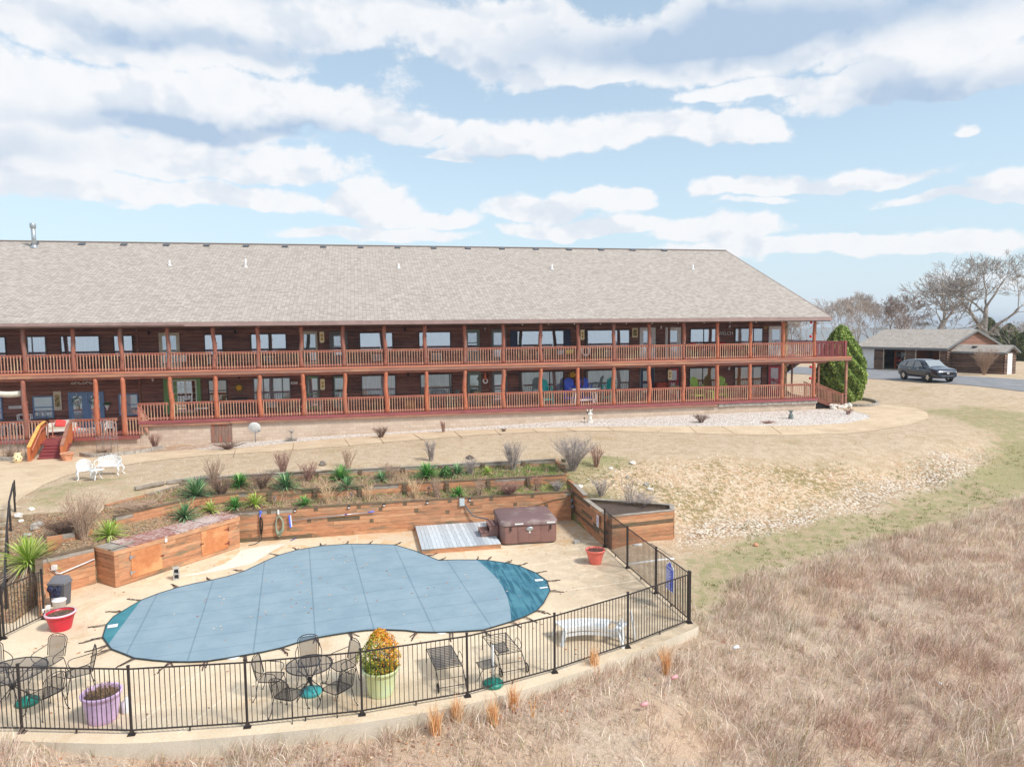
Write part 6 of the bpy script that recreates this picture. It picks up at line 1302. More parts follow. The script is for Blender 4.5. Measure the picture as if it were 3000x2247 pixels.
# ------------------------------------------------------------------ entry stairs
M['orange_rail'] = wood('orange_rail', lin((226,138,84)), lin((206,116,70)), grain=(3, 3, .8), scale=3, rough=.6, plank=(1, .1)); M['lit_cap'] = wood('lit_cap', lin((246,196,104)), lin((226,160,92)), grain=(4, 1, 1), scale=2)
M['tread'] = wood('stair_tread', lin((158,78,80)), lin((132,64,68)), grain=(.6, 4, 4), scale=3, rough=.6)
XSa, XSb = -22.42, -21.05; es = thing('entry_stair', 'wide front stair with solid orange board sides and dark red treads', 'stair', (-21.7,-2.5,-1.4)); n_ = 6; ya, yb = -4.6, -.35; z0_ = -1.42
b_ = MB()
for i in range(n_):
    f0 = i/n_; y0_ = ya+(yb-ya)*f0*.62; z_ = z0_+.1*(i+1); b_.mat(0).box(-22.35+f0*(-.55), -21.1+f0*(-.55), y0_, y0_+.48, z_-.03, z_); b_.box(-22.33+f0*(-.55), -21.12+f0*(-.55), y0_+.02, y0_+.05, z_-.13, z_-.032)
b_.box(-23.5, -22.1, -1.95, -.15, -.86, -.805); b_.build('treads', M['tread'], es)
for sd, (p0, p1, p2) in enumerate([((-22.52,-4.75), (-23.15,-1.9), (-23.55,-.15)), ((-21.05,-4.75), (-21.75,-1.9), (-22.2,-.15))]):
    b_ = MB(); seg = [(p0, p1, -1.42, -.95, -.56, .12), (p1, p2, -.95, -.90, .12, .16)]; capb = MB(); hrb = MB()
    for (a, c_, za0, za1, zt0, zt1) in seg:
        L = math.hypot(c_[0]-a[0], c_[1]-a[1]); m_ = int(L/.105)
        for k in range(m_):
            f0, f1 = k/m_, (k+.93)/m_; q0 = (a[0]+(c_[0]-a[0])*f0, a[1]+(c_[1]-a[1])*f0); q1 = (a[0]+(c_[0]-a[0])*f1, a[1]+(c_[1]-a[1])*f1); zb = za0+(za1-za0)*f0; zt = zt0+(zt1-zt0)*f0; zt_ = zt0+(zt1-zt0)*f1
            b_.add([(q0[0]-.02, q0[1], zb), (q1[0]-.02, q1[1], zb), (q1[0]-.02, q1[1], zt_), (q0[0]-.02, q0[1], zt), (q0[0]+.02, q0[1], zb), (q1[0]+.02, q1[1], zb), (q1[0]+.02, q1[1], zt_), (q0[0]+.02, q0[1], zt)], [(0,3,2,1),(4,5,6,7),(0,1,5,4),(1,2,6,5),(2,3,7,6),(3,0,4,7)])
        capb.beam((a[0], a[1], zt0+.03), (c_[0], c_[1], zt1+.03), .16, .045); s_ = .12 if sd == 0 else -.12; hrb.beam((a[0]+s_, a[1]+.1, zt0-.14), (c_[0]+s_, c_[1], zt1-.14), .05, .07)
    b_.box(p0[0]-.06, p0[0]+.06, p0[1]-.06, p0[1]+.02, -1.45, -.56); b_.build('board_side', M['orange_rail'], es); capb.build('top_cap', M['lit_cap'] if sd == 0 else M['beam'], es); hrb.build('handrail', M['rim'], es)  # left cap's strong light painted in as yellow; right cap stays brown
# ------------------------------------------------------------------ front garden
def stonebed(name, label, P, z, seed, grp='low grey block edgings of the front beds'):
    rr = random.Random(seed); root = thing(name, label, 'edging', (*P[0], z), 0, grp); S_ = spl(P, 6); b_ = MB(); d = 0
    for i in range(len(S_)-1):
        a, c_ = Vector(S_[i]), Vector(S_[i+1]); L = (c_-a).length; k = max(1, round(L/.30))
        for j in range(k):
            m_ = a+(c_-a)*(j+.5)/k; zz = float(H(m_.x, m_.y)); b_.cbox((m_.x, m_.y, zz+.09), (L/k-.012, .18, .20+rr.uniform(0, .02)), math.atan2(c_.y-a.y, c_.x-a.x)+rr.uniform(-.05, .05))
    b_.build('edging_blocks', M['stone_grey'], root); return root
stonebed('stone_edging', 'curved grey block edging right of the entry stair, below the arched trellises', [(-20.7,-3.3),(-19.9,-4.2),(-18.9,-4.2),(-17.7,-3.2),(-17.2,-1.6)], -1.4, 1)
stonebed('stone_edging', 'grey block edging left of the entry stair behind the cream pot', [(-27,-3.2),(-25,-3.6),(-23.4,-4.3)], -1.4, 2)
stonebed('stone_edging', 'low grey stone edging at the foot of the big evergreen', [(27.6,.6),(28.6,-.1),(29.8,.3),(30.6,1.6),(30.6,2.8)], -.8, 3)
b_ = MB(); rr = random.Random(12)
for k in range(46): b_.ell((25.7+rr.uniform(0, 1.5), -.15+rr.uniform(-.25, .15), -.72+rr.uniform(-.15, .2)), (rr.uniform(.1, .2), rr.uniform(.08, .14), rr.uniform(.07, .12)), 7, 5, .2, rr)
tag(b_.build('rock_pile', M['stone_white']), 'heap of white rocks under the foot of the right-hand porch stair', 'rock pile')
def trellis(label, c):
    o = thing('garden_trellis', label, 'trellis', c, 0, 'arched grey wire trellises'); 
    for k in range(3):
        b_ = MB(); x = (k-1)*.36; h_ = 1.55+.12*(k == 1)
        b_.tube([(x-.15, 0, 0), (x-.15, 0, h_)]+[(x-.15*math.cos(a), 0, h_+.15*math.sin(a)) for a in np.linspace(.3, math.pi-.3, 6)]+[(x+.15, 0, h_), (x+.15, 0, 0)], .013, 5)
        for zz in (.45, .85): b_.tube([(x-.15, 0, zz), (x+.15, 0, zz)], .007, 4); b_.tube([(x-.15+.15*(1-math.cos(a)), 0, zz+.12*math.sin(a)) for a in np.linspace(0, math.pi, 7)], .007, 4)
        b_.tube([(x, 0, 0), (x, 0, h_+.14)], .007, 4); b_.build('arch', M['galvdull'], o, world=False)
    return o
plain('galvdull', (168,164,164), .5, metal=.3)
trellis('three-arched wire trellis right of the entry stair', (-19.55,-3.0,float(H(-19.55,-3.0)))); trellis('three-arched wire trellis left of the entry stair', (-24.1,-2.6,float(H(-24.1,-2.6))))
zz = float(H(-20.85,-5.0)); o = pot('terracotta_pot', 'terracotta pot at the foot of the right side of the entry stair', (-20.72,-5.05,zz), .19, .28, .40, M['terracotta'])
zz = float(H(-22.98,-4.8)); o = thing('strawberry_jar', 'cream pot with dark round holes left of the foot of the entry stair', 'pot', (-22.95,-4.95,zz)); b_ = MB(); b_.lathe([(.13, 0), (.20, .14), (.21, .28), (.16, .41), (.15, .45), (.18, .49), (.12, .48), (.01, .42)], (0, 0, 0), 24); b_.build('jar_body', plain('cream_glaze', (240,220,176), .4), o, world=False)
b_ = MB()
for k in range(14): a = k*2.4; h_ = .12+.022*k; b_.ell((.195*math.cos(a), .195*math.sin(a), h_), (.03, .03, .028), 7, 5)
b_.build('jar_holes', M['darkvoid'], o, world=False)
# lacy white iron set
plain('white_lace', (244,246,246), .5)
def lace(b_, pts_fn, nu, nv, rr, r=.012):
    for i in range(nu):
        for j in range(nv):
            u0, v0 = (i+.5)/nu, (j+.5)/nv; rad = .62
            b_.tube([pts_fn(u0+rad/nu*.8*math.cos(a), v0+rad/nv*.8*math.sin(a)) for a in np.linspace(0, 6.28, 7)[:-1]], r, 3, closed=True)
            if rr.random() < .8: b_.tube([pts_fn(u0-.4/nu, v0-.4/nv), pts_fn(u0+.4/nu, v0+.4/nv)], r, 3)
def iron_seat(name, label, c, rz, W_, n):
    o = thing(name, label, 'bench' if W_ > .4 else 'chair', c, rz); rr = random.Random(n)
    bfn = lambda u, v: ((u-.5)*2*W_, .22-.16*(2*u-1)**2, .40+v*(.36+.06*math.cos((u-.5)*2*2.2)))
    b_ = MB(); lace(b_, bfn, n*2+2, 4, rr, .011); b_.tube([bfn(u, 1) for u in np.linspace(0, 1, 14)], .017, 5); b_.build('backrest', M['white_lace'], o, world=False)
    b_ = MB(); b_.prism([(-W_, -.20), (W_, -.20), (W_*1.0, .10), (W_*.6, .2), (-W_*.6, .2), (-W_, .10)], .385, .405); b_.build('seat', M['white_lace'], o, world=False)
    for s_ in (-1, 1): b_ = MB(); b_.tube(spl([(s_*W_, .08, .64), (s_*(W_+.03), -.08, .62), (s_*(W_+.02), -.2, .56), (s_*W_, -.18, .40)], 3), .018, 5); b_.build('armrest', M['white_lace'], o, world=False)
    for sx_, sy_ in ((-1, -1), (1, -1), (-1, 1), (1, 1)):
        b_ = MB(); b_.tube(spl([(sx_*W_*.92, sy_*.16, .39), (sx_*(W_+.01), sy_*.20, .26), (sx_*W_*.9, sy_*.17, .10), (sx_*(W_+.04), sy_*.24, .01)], 3), [.035, .035, .04, .04, .03, .026, .022, .02, .02, .022], 6); b_.build('leg', M['white_lace'], o, world=False)
    return o
g = lambda x, y: float(H(x, y))
iron_seat('iron_chair', 'white cast-iron lace chair on the lawn left of the small round table', (-17.86,-11.1,g(-17.86,-11.1)), R(25), .26, 3)
iron_seat('iron_bench', 'white cast-iron lace bench on the lawn behind the small round table', (-17.15,-10.3,g(-17.15,-10.3)), R(-15), .52, 6)
o = thing('iron_table', 'small round white iron table between the lace chair and the bench', 'table', (-17.25,-11.55,g(-17.25,-11.55))); b_ = MB(); b_.lathe([(.29, .43), (.30, .45), (.01, .46)], (0, 0, 0), 24); b_.build('table_top', M['white_lace'], o, world=False)
for k in range(3): a = k*2.09+.5; b_ = MB(); b_.tube(spl([(.2*math.cos(a), .2*math.sin(a), .43), (.10*math.cos(a), .10*math.sin(a), .25), (.22*math.cos(a), .22*math.sin(a), .01)], 3), .02, 5); b_.build('leg', M['white_lace'], o, world=False)
# satellite dish, baths, statue
x, y = -12.45, -.55; zz = g(x, y); o = thing('satellite_dish', 'pale satellite dish on a short post against the block wall', 'satellite dish', (x, y, zz)); b_ = MB(); Mr = Matrix.Rotation(R(-62), 3, 'X')
V = []; F_ = []
for i in range(6):
    r_ = .38*i/5
    for j in range(20): a = j*math.pi/10; p = Mr @ Vector((r_*math.cos(a)*.92, r_*math.sin(a), .18*(r_/.38)**2*.45)); V.append((p.x-.02, -.18+p.y*-1 if False else p.y-.12, p.z+.82))
for i in range(5):
    for j in range(20): F_.append((i*20+j, (i+1)*20+j, (i+1)*20+(j+1) % 20, i*20+(j+1) % 20))
b_.add(V, F_, True); db = b_.build('dish_reflector', plain('dish_white', (222,226,224), .5), o, world=False); sm_ = db.modifiers.new('thick', 'SOLIDIFY'); sm_.thickness = .012
b_ = MB(); b_.tube([(0, 0, 0), (0, 0, .55), (0, -.06, .75)], .03, 8); b_.build('mast', M['galvdull'], o, world=False); b_ = MB(); b_.tube([(0, -.05, .55), (.25, -.42, .68)], .014, 6); b_.cbox((.30, -.46, .72), (.16, .08, .08), -.6); b_.build('receiver_arm', M['galvdull'], o, world=False)
def g3(px, py): p = G(px, py); return (float(p[0]), float(p[1]), float(p[2])+.01)
c_ = g3(855,1291); o = thing('garden_fountain', 'grey tiered stone fountain with a wide basin on the white rock', 'fountain', c_); b_ = MB(); b_.lathe([(.16, 0), (.2, .03), (.34, .10), (.36, .13), (.33, .13), (.08, .09)], (0, 0, 0), 24, capb=True); b_.build('basin', M['stone_grey'], o, world=False); b_ = MB(); b_.lathe([(.09, .1), (.05, .2), (.045, .40), (.08, .50), (.17, .56), (.18, .59), (.15, .585), (.02, .55)], (0, 0, 0), 18); b_.build('upper_bowl', M['stone_grey'], o, world=False)
c_ = g3(1729,1238); o = thing('angel_statue', 'white stone statue of a winged figure on a square plinth by the block wall', 'statue', c_)
b_ = MB(); b_.box(-.15, .15, -.12, .12, 0, .12); b_.lathe([(.15, .12), (.13, .2), (.10, .36), (.075, .46), (.10, .56), (.10, .62), (.05, .67), (.035, .69)], (0, 0, 0), 14, 1, .8); b_.ell((0, -.01, .75), (.055, .06, .075), 12, 8); b_.tube([(-.10, 0, .60), (-.12, -.06, .50), (-.04, -.12, .50)], [.035, .028, .02], 7); b_.tube([(.10, 0, .60), (.12, -.06, .50), (.04, -.12, .50)], [.035, .028, .02], 7); b_.build('figure', M['stone_white'], o, world=False)
for s_ in (-1, 1): b_ = MB(); b_.extr([(0, 0), (s_*.16, .14), (s_*.20, .32), (s_*.10, .20), (s_*.12, -.1), (s_*.03, -.16)][::s_], (0, .09, .56), (1, 0, 0), (0, 0, 1), (0, .03, 0)); b_.build('wing', M['stone_white'], o, world=False)
for s_ in (-1, 1): b_ = MB(); b_.tube([(s_*.14, .16, .60), (s_*.15, .17, .88), (s_*.12, .17, 1.0)], .025, 6); b_.build('bracket', M['brown_wood'], o, world=False)
c_ = g3(2317,1227); o = thing('garden_pedestal', 'grey-green stone pedestal on the white rock below the right-hand stair', 'pedestal', c_); b_ = MB(); b_.lathe([(.16, 0), (.17, .08), (.13, .14), (.15, .22), (.09, .30), (.06, .40), (.12, .47), (.19, .50), (.19, .52), (.01, .50)], (0, 0, 0), 18); b_.build('pedestal_body', plain('grey_green_stone', (132,140,136), .85, var=.2), o, world=False)
c_ = g3(1712,1242); b_ = MB(); b_.lathe([(.01, 0), (.012, .3), (.05, .32), (.05, .38), (.01, .42)], (0, 0, 0), 8); o = b_.build('path_light', M['black_metal']); o.location = c_; tag(o, 'small black path light left of the white statue', 'path light')
# ------------------------------------------------------------------ porch furniture
LF = 0.0
def tall_chair(name, label, c, rz, mat, seat=.72, group=None):
    o = thing(name, label, 'chair', c, rz, group); o.scale = (1.14, 1.1, 1.17); b_ = MB()
    for k in range(6): x = -.22+k*.088; t_ = abs(k-2.5)/2.5; b_.extr([(x-.04, 0), (x+.04, 0), (x*1.12+.042, .72-.12*t_**2), (x*1.12-.042, .72-.12*t_**2)], (0, .20, seat), (1, 0, 0), (0, .25, .97), (0, .018, 0))
    b_.build('backrest', mat, o, world=False); b_ = MB()
    for k in range(5): b_.box(-.25, .25, -.26+k*.095, -.26+k*.095+.085, seat-.02, seat)
    b_.build('seat', mat, o, world=False)
    for s_ in (-1, 1):
        b_ = MB(); b_.box(s_*.30-.05, s_*.30+.05, -.30, .24, seat+.24, seat+.265); b_.build('armrest', mat, o, world=False)
        b_ = MB(); b_.beam((s_*.25, -.22, seat+.24), (s_*.31, -.30, 0), .03, .08); b_.build('leg', mat, o, world=False); b_ = MB(); b_.beam((s_*.25, .20, seat+.22), (s_*.31, .30, 0), .03, .08); b_.build('leg', mat, o, world=False)
    if seat > .5: b_ = MB(); b_.box(-.28, .28, -.29, -.25, seat*.35, seat*.35+.07); b_.box(-.28, .28, .25, .29, seat*.35, seat*.35+.07); b_.build('footrest', mat, o, world=False)
    return o
pxX = lambda px, Y: float(UY(px, 1150, Y)[0])
Y_ = 1.15; GB = 'tall slatted chairs around the white bar table'
tc = tall_chair('bar_chair', 'tall teal slatted chair left of the white bar table on the lower porch', (pxX(1600,Y_+.5), Y_+.5, LF), R(75)-R(60), M['teal_plastic'], group=GB); tall_chair('bar_chair', 'tall teal slatted chair right of the white bar table on the lower porch', (pxX(1783,Y_+.5), Y_+.5, LF), R(-50), M['teal_plastic'], group=GB)
tall_chair('bar_chair', 'tall blue slatted chair behind the left half of the white bar table', (pxX(1670,2.0), 2.0, LF), R(-4), M['blue_plastic'], group=GB); tall_chair('bar_chair', 'tall blue slatted chair behind the right half of the white bar table', (pxX(1716,2.0), 2.0, LF), R(4), M['blue_plastic'], group=GB)
o = thing('bar_table', 'long white bar table on the lower porch with blue and teal chairs around it', 'table', (pxX(1712,Y_), Y_, 0)); b_ = MB(); b_.box(-.95, .95, -.42, .42, .98, 1.03); b_.build('table_top', M['white_plastic'], o, world=False)
for s_ in (-1, 1): 
    b_ = MB(); b_.beam((s_*.62, -.30, .98), (s_*.78, -.36, 0), .05, .12); b_.build('leg', M['white_plastic'], o, world=False); b_ = MB(); b_.beam((s_*.62, .30, .98), (s_*.78, .36, 0), .05, .12); b_.build('leg', M['white_plastic'], o, world=False)
b_ = MB(); b_.box(-.72, .72, -.03, .03, .2, .32); b_.build('stretcher', M['white_plastic'], o, world=False)
GL_ = 'lime green slatted chairs on the lower porch'
tall_chair('slatted_chair', 'lime green slatted chair left of a log post on the lower porch', (pxX(2042,1.6), 1.6, 0), R(12), M['lime_plastic'], .62, GL_); tall_chair('slatted_chair', 'lime green slatted chair right of a log post on the lower porch', (pxX(2112,1.6), 1.6, 0), R(-20), M['lime_plastic'], .62, GL_)
o = thing('side_table', 'small lime green slatted table between the two lime chairs', 'table', (pxX(2078,1.4), 1.4, 0)); b_ = MB(); b_.box(-.24, .24, -.24, .24, .56, .6); b_.build('table_top', M['lime_plastic'], o, world=False)
for sx_, sy_ in ((-1, -1), (1, -1), (-1, 1), (1, 1)): b_ = MB(); b_.box(sx_*.2-.03, sx_*.2+.03, sy_*.2-.03, sy_*.2+.03, 0, .56); b_.build('leg', M['lime_plastic'], o, world=False)
def simple_table(name, label, c, sx_, sy_, h_, mat, rd=False, mat2=None):
    o = thing(name, label, 'table', c); b_ = MB(); b_.lathe([(sx_, h_-.03), (sx_, h_), (.01, h_)], (0, 0, 0), 20) if rd else b_.box(-sx_, sx_, -sy_, sy_, h_-.04, h_); b_.build('table_top', mat2 or mat, o, world=False)
    for a_, c2 in ((-1, -1), (1, -1), (-1, 1), (1, 1)): b_ = MB(); b_.box(a_*sx_*.68-.02, a_*sx_*.68+.02, c2*sy_*.68-.02, c2*sy_*.68+.02, 0, h_-.04); b_.build('leg', mat, o, world=False)
    return o
def sling_chair(label, c, rz, mat, cloth, group, seat=.44):
    o = thing('porch_chair', label, 'chair', c, rz, group); b_ = MB(); b_.box(-.24, .24, -.24, .22, seat-.02, seat+.02); b_.build('seat', cloth, o, world=False); b_ = MB(); b_.extr([(-.24, 0), (.24, 0), (.22, .52), (-.22, .52)], (0, .22, seat+.02), (1, 0, 0), (0, .22, .97), (0, .025, 0)); b_.build('backrest', cloth, o, world=False)
    for s_ in (-1, 1): b_ = MB(); b_.tube([(s_*.26, -.26, 0), (s_*.26, -.22, seat+.2), (s_*.26, .2, seat+.22), (s_*.26, .36, seat+.55)], .018, 5); b_.tube([(s_*.26, .28, 0), (s_*.26, .16, seat+.2)], .018, 5); b_.build('side_frame', mat, o, world=False)
    return o
simple_table('bistro_table', 'pale green high table on the lower porch near two log posts', (pxX(1295,1.3), 1.3, 0), .48, .40, .92, M['grey_green']); GS = 'grey-green sling chairs at the high table'
sling_chair('grey-green sling chair left of the pale green high table', (pxX(1262,1.3), 1.4, 0), R(60), M['grey_green'], M['grey_green'], GS, .62); sling_chair('grey-green sling chair right of the pale green high table', (pxX(1327,1.3), 1.3, 0), R(-70), M['grey_green'], M['grey_green'], GS, .62)
GU = 'tan sling chairs on the balcony'
sling_chair('tan sling chair on the balcony left of the cluttered table', (pxX(1545,1.3), 1.3, ZU), R(15), M['brown_wood'], M['tan_cloth'], GU); sling_chair('tan sling chair on the balcony right beside the cluttered table', (pxX(1606,1.3), 1.3, ZU), R(-10), M['brown_wood'], M['tan_cloth'], GU)
o = simple_table('patio_table', 'dark balcony table with yellow and blue towels on it', (pxX(1650,1.3), 1.3, ZU), .75, .42, .72, M['black_metal']); b_ = MB(); b_.box(-.5, -.05, -.44, .2, .725, .75); b_.box(-.5, -.05, -.46, -.44, .45, .75); o3 = b_.build('towel', plain('towel_blue', (150,176,188), .9), None); o3.location = (pxX(1650,1.3), 1.3, ZU); tag(o3, 'pale blue towel hanging over the dark balcony table', 'towel', 'towels on the balcony table'); b_ = MB(); b_.box(.08, .55, -.44, .2, .725, .75); b_.box(.08, .55, -.46, -.44, .5, .75); o3 = b_.build('towel', plain('towel_yellow', (214,206,100), .9), None); o3.location = (pxX(1650,1.3), 1.3, ZU); tag(o3, 'yellow towel hanging over the dark balcony table', 'towel', 'towels on the balcony table')
b_ = MB(); b_.tube([(.27*math.cos(a), 0, .27*math.sin(a)) for a in np.linspace(0, 6.28, 25)[:-1]], .075, 10, closed=True); o = b_.build('life_ring', M['white_plastic']); o.location = (float(UY(1714,1030,1.9)[0]), 1.80, ZU+.62); tag(o, 'white life ring hung on a square post of the balcony', 'life ring')
b_ = MB(); b_.tube([(.14*math.cos(a), 0, .14*math.sin(a)) for a in np.linspace(0, 6.28, 19)[:-1]], .045, 8, closed=True); o = b_.build('life_ring', M['white_plastic']); o.location = (float(UY(1421,1116,1.9)[0]), 1.78, float(UY(1421,1116,1.8)[2])); tag(o, 'small red and white life ring on a square post of the lower porch', 'life ring'); b_ = MB(); b_.lathe([(.10, 0), (.03, .42), (.01, .46)], (0, 0, .10), 12); b_.build('pennant', plain('buoy_orange', (226,120,84), .5), o, world=False)
def chest(name, label, cat, px, Y, z, w_, d_, h_, mat, legs=False, back=0):
    o = thing(name, label, cat, (pxX(px, Y), Y, z)); b_ = MB(); b_.box(-w_/2, w_/2, -d_/2, d_/2, .3 if legs else 0, h_); b_.build('seat' if back else 'cabinet', mat, o, world=False)
    b_ = MB()
    if back: b_.box(-w_/2, w_/2, d_/2-.05, d_/2, h_, h_+back); b_.box(-w_/2, -w_/2+.06, -d_/2, d_/2-.06, h_, h_+.25); b_.box(w_/2-.06, w_/2, -d_/2, d_/2-.06, h_, h_+.25); b_.build('back_and_arms', mat, o, world=False)
    else: b_.box(-w_/2-.03, w_/2+.03, -d_/2-.03, d_/2+.03, h_+.002, h_+.04); b_.build('top', mat, o, world=False)
    if legs:
        for a_, c2 in ((-1, -1), (1, -1), (-1, 1), (1, 1)): b_ = MB(); b_.box(a_*(w_/2-.05)-.03, a_*(w_/2-.05)+.03, c2*(d_/2-.05)-.03, c2*(d_/2-.05)+.03, 0, .3); b_.build('leg', mat, o, world=False)
    return o
plain('weathered_bench', (150,128,108), .85, var=.2, stretch=(1, 1, 6)); plain('carved_red', (168,70,48), .6, var=.3)
chest('balcony_bench', 'weathered grey wooden bench on the balcony below the wide double window', 'bench', 842, 1.9, ZU, 1.35, .55, .42, M['weathered_bench'], True, .55); chest('balcony_bench', 'weathered grey wooden bench on the balcony left of a log post, under the curtained window', 'bench', 722, 1.9, ZU, 1.2, .55, .42, M['weathered_bench'], True, .3)
chest('balcony_bench', 'brown balcony bench below the wide window right of the balcony door', 'bench', 258, 2.2, ZU, 1.7, .5, .42, M['brown_wood'], True, .4)
chest('balcony_bench', 'brown bench on the balcony beside the life ring', 'bench', 1742, 2.3, ZU, .9, .5, .44, M['brown_wood'], True, .3)
plain('red_cloth', (190,34,58), .85); GR = 'red-cushioned lattice chairs at the east end of the balcony'
for px, w_ in ((2034,'left of its red table, against the teal window'),(2088,'right of the red table, against the teal window'),(2122,'left of the eastern red table, under the name letters'),(2168,'below the right-hand window near the white door')): sling_chair('dark lattice chair with red cushion '+w_, (pxX(px,2.2), 2.2, ZU), R(0), M['black_metal'], M['red_cloth'] if px % 4 else M['black_metal'], GR, .52)
o = simple_table('red_table', 'red-covered table on the balcony in front of the teal window', (pxX(2062,1.5), 1.5, ZU), .6, .4, .72, M['black_metal'], mat2=M['red_cloth']); o = simple_table('red_table', 'red-covered table on the balcony in front of the name letters', (pxX(2140,1.5), 1.5, ZU), .8, .4, .72, M['black_metal'], mat2=M['red_cloth'])
sling_chair('white wicker armchair on the balcony beside the cream door', (pxX(533,1.5), 1.5, ZU), R(-25), M['wicker_white'], M['wicker_white'], None)
chest('ornate_cabinet', 'dark ornamental cabinet on the lower porch left of the red door', 'cabinet', 1938, 2.3, 0, .9, .5, 1.15, M['carved_red'])
sling_chair('light rocking armchair on the lower porch between cabinet and red door', (pxX(1975,1.6), 1.6, 0), R(-30), M['wicker_white'], M['tan_cloth'], None); sling_chair('light metal chair on the lower porch left of the small life ring', (pxX(1405,1.7), 1.7, 0), R(20), M['tan_cloth'], M['tan_cloth'], None)
chest('storage_crate', 'yellowish wooden crate on the lower porch left of the high table', 'crate', 1200, 2.3, 0, .7, .45, .42, M['lid'] if False else plain('crate_yellow', (190,140,76), .7)); chest('barbecue_grill', 'dark barbecue grill on the lower porch below the sun ornament', 'grill', 703, 2.3, 0, .8, .5, .92, M['black_iron'])
simple_table('glass_table', 'low pale round table on the lower porch by the green door', (pxX(590,1.5), 1.5, 0), .42, .42, .5, M['black_metal'], True, M['white_plastic'])
for px in (563, 618): sling_chair('dark iron chair on the lower porch %s the low pale table' % ('left of' if px < 600 else 'right of'), (pxX(px,1.6), 1.6, 0), R(70 if px < 600 else -70), M['black_metal'], M['black_metal'], 'iron chairs at the low pale table')
chest('porch_bench', 'dark bench on the lower porch under the wide white-curtained window', 'bench', 1085, 2.4, 0, 1.2, .5, .45, M['brown_wood'], True, .4); chest('porch_bench', 'small bench on the lower porch right of the wide white-curtained window', 'bench', 1165, 2.4, 0, .8, .45, .5, M['brown_wood'], True, .3)
b_ = MB(); b_.ell((0, 0, .28), (.14, .12, .28), 12, 8); b_.ell((0, -.02, .62), (.09, .09, .1), 10, 7); o = b_.build('garden_ornament', M['stone_grey']); o.location = (pxX(940,1.6), 1.6, 0); tag(o, 'pale stone bird figure standing on the lower porch beside the grey door', 'ornament')
# entry porch: wicker sofa, cushions, stools
o = thing('wicker_sofa', 'white wicker love seat with cream cushions on the entry porch', 'sofa', (pxX(172,1.0), 1.15, -.80), R(14)); b_ = MB(); b_.box(-.66, .66, -.32, .30, .26, .40); b_.build('seat_base', M['wicker_white'], o, world=False); b_ = MB(); b_.box(-.62, .62, -.30, .24, .40, .50); b_.build('seat_cushion', M['cream_paint'], o, world=False); b_ = MB(); b_.box(-.66, .66, .26, .34, .40, .86); b_.build('backrest', M['wicker_white'], o, world=False)
for s_ in (-1, 1): b_ = MB(); b_.box(s_*.70-.05, s_*.70+.05, -.34, .32, .60, .66); b_.box(s_*.70-.03, s_*.70+.03, -.33, -.27, .0, .60); b_.box(s_*.70-.03, s_*.70+.03, .26, .32, 0, .60); b_.build('arm', M['wicker_white'], o, world=False)
b_ = MB(); b_.cbox((0, 0, 0), (.52, .18, .40), M=Matrix.Rotation(R(-18), 3, 'X') @ Matrix.Rotation(R(8), 3, 'Y')); o = b_.build('cushion', M['pillow_red'], bevel=.07); o.location = (pxX(168,1.0)+.02, 1.12, -.80+.70); o.rotation_euler = (0, 0, R(14)); tag(o, 'coral red cushion on the white wicker love seat', 'cushion')
b_ = MB(); b_.lathe([(.20, 0), (.22, .1), (.22, .40), (.19, .46), (.01, .47)], (0, 0, 0), 20); o = b_.build('garden_stool', M['coral_plastic']); o.location = (pxX(216,1.2), 1.2, -.80); tag(o, 'coral red drum stool beside the wicker love seat', 'stool')
b_ = MB(); b_.box(-.9, .9, -.4, .5, 0, .012); o = b_.build('door_mat', M['cream_paint']); o.location = (pxX(206,1.2), 1.5, -.797); tag(o, 'pale rug on the entry porch in front of the blue double door', 'rug')
b_ = MB(); b_.box(-.5, .5, -.2, .2, 0, .42); o = b_.build('planter_box', M['white_plastic']); o.location = (pxX(250,.8), .7, -.80); tag(o, 'white planter box behind the porch railing right of the entry stair', 'planter')
b_ = MB(); b_.box(-.12, .12, -.12, .12, 0, .5); o = b_.build('cooler', plain('cooler_blue', (70,130,200), .5)); o.location = (pxX(103,.8), .8, -.80); tag(o, 'blue drinks cooler behind the porch railing left of the entry stair', 'cooler')
iron_seat('iron_chair', 'white ornamental iron chair behind the porch railing near the ramped rail', (pxX(314,.7), .8, -.80), R(10), .2, 3)
simple_table('console_table', 'long grey console table on the entry porch at the left edge', (pxX(32,1.6), 1.9, -.80), 1.1, .3, .86, M['white_paint'], mat2=M['grey_plastic'])
b_ = MB()
for x0 in (-.34, -.0, .34): b_.box(x0-.02, x0+.02, -.12, -.08, 0, .34); b_.box(x0-.02, x0+.02, .08, .12, 0, .34)
for zz in (0, .32): b_.box(-.36, .36, -.12, -.08, zz, zz+.03); b_.box(-.36, .36, .08, .12, zz, zz+.03)
o = b_.build('wire_rack', M['white_paint']); o.location = (pxX(55,1.6)+.1, 1.9, .06); tag(o, 'white wire rack standing on the grey console table', 'rack')
# wall ornaments
def wallz(px, py): p = UY(px, py, WY-.1); return float(p[0]), float(p[2])
x, z = wallz(700, 1136); o = thing('sun_ornament', 'yellow metal sun ornament with wavy rays on the log wall', 'ornament', (x, WY-.14, z)); b_ = MB(); b_.lathe([(.19, 0), (.15, .04), (.01, .06)], (0, 0, 0), 20); Mx = Matrix.Rotation(R(90), 3, 'X'); b_.v = [tuple(Mx @ Vector(v)) for v in b_.v]; b_.build('sun_disc', M['yellow_paint'], o, world=False); b_ = MB()
for k in range(20): a = k*math.pi/10; L_ = .38 if k % 2 else .30; b_.tube([(.18*math.cos(a), 0, .18*math.sin(a)), (.27*math.cos(a+.08), 0, .27*math.sin(a+.08)), (L_*math.cos(a), 0, L_*math.sin(a))], [.022, .014, .005], 5)
b_.build('sun_rays', plain('dull_gold', (150,140,100), .6), o, world=False)
x, z = wallz(1677, 1098); b_ = MB(); rr = random.Random(5)
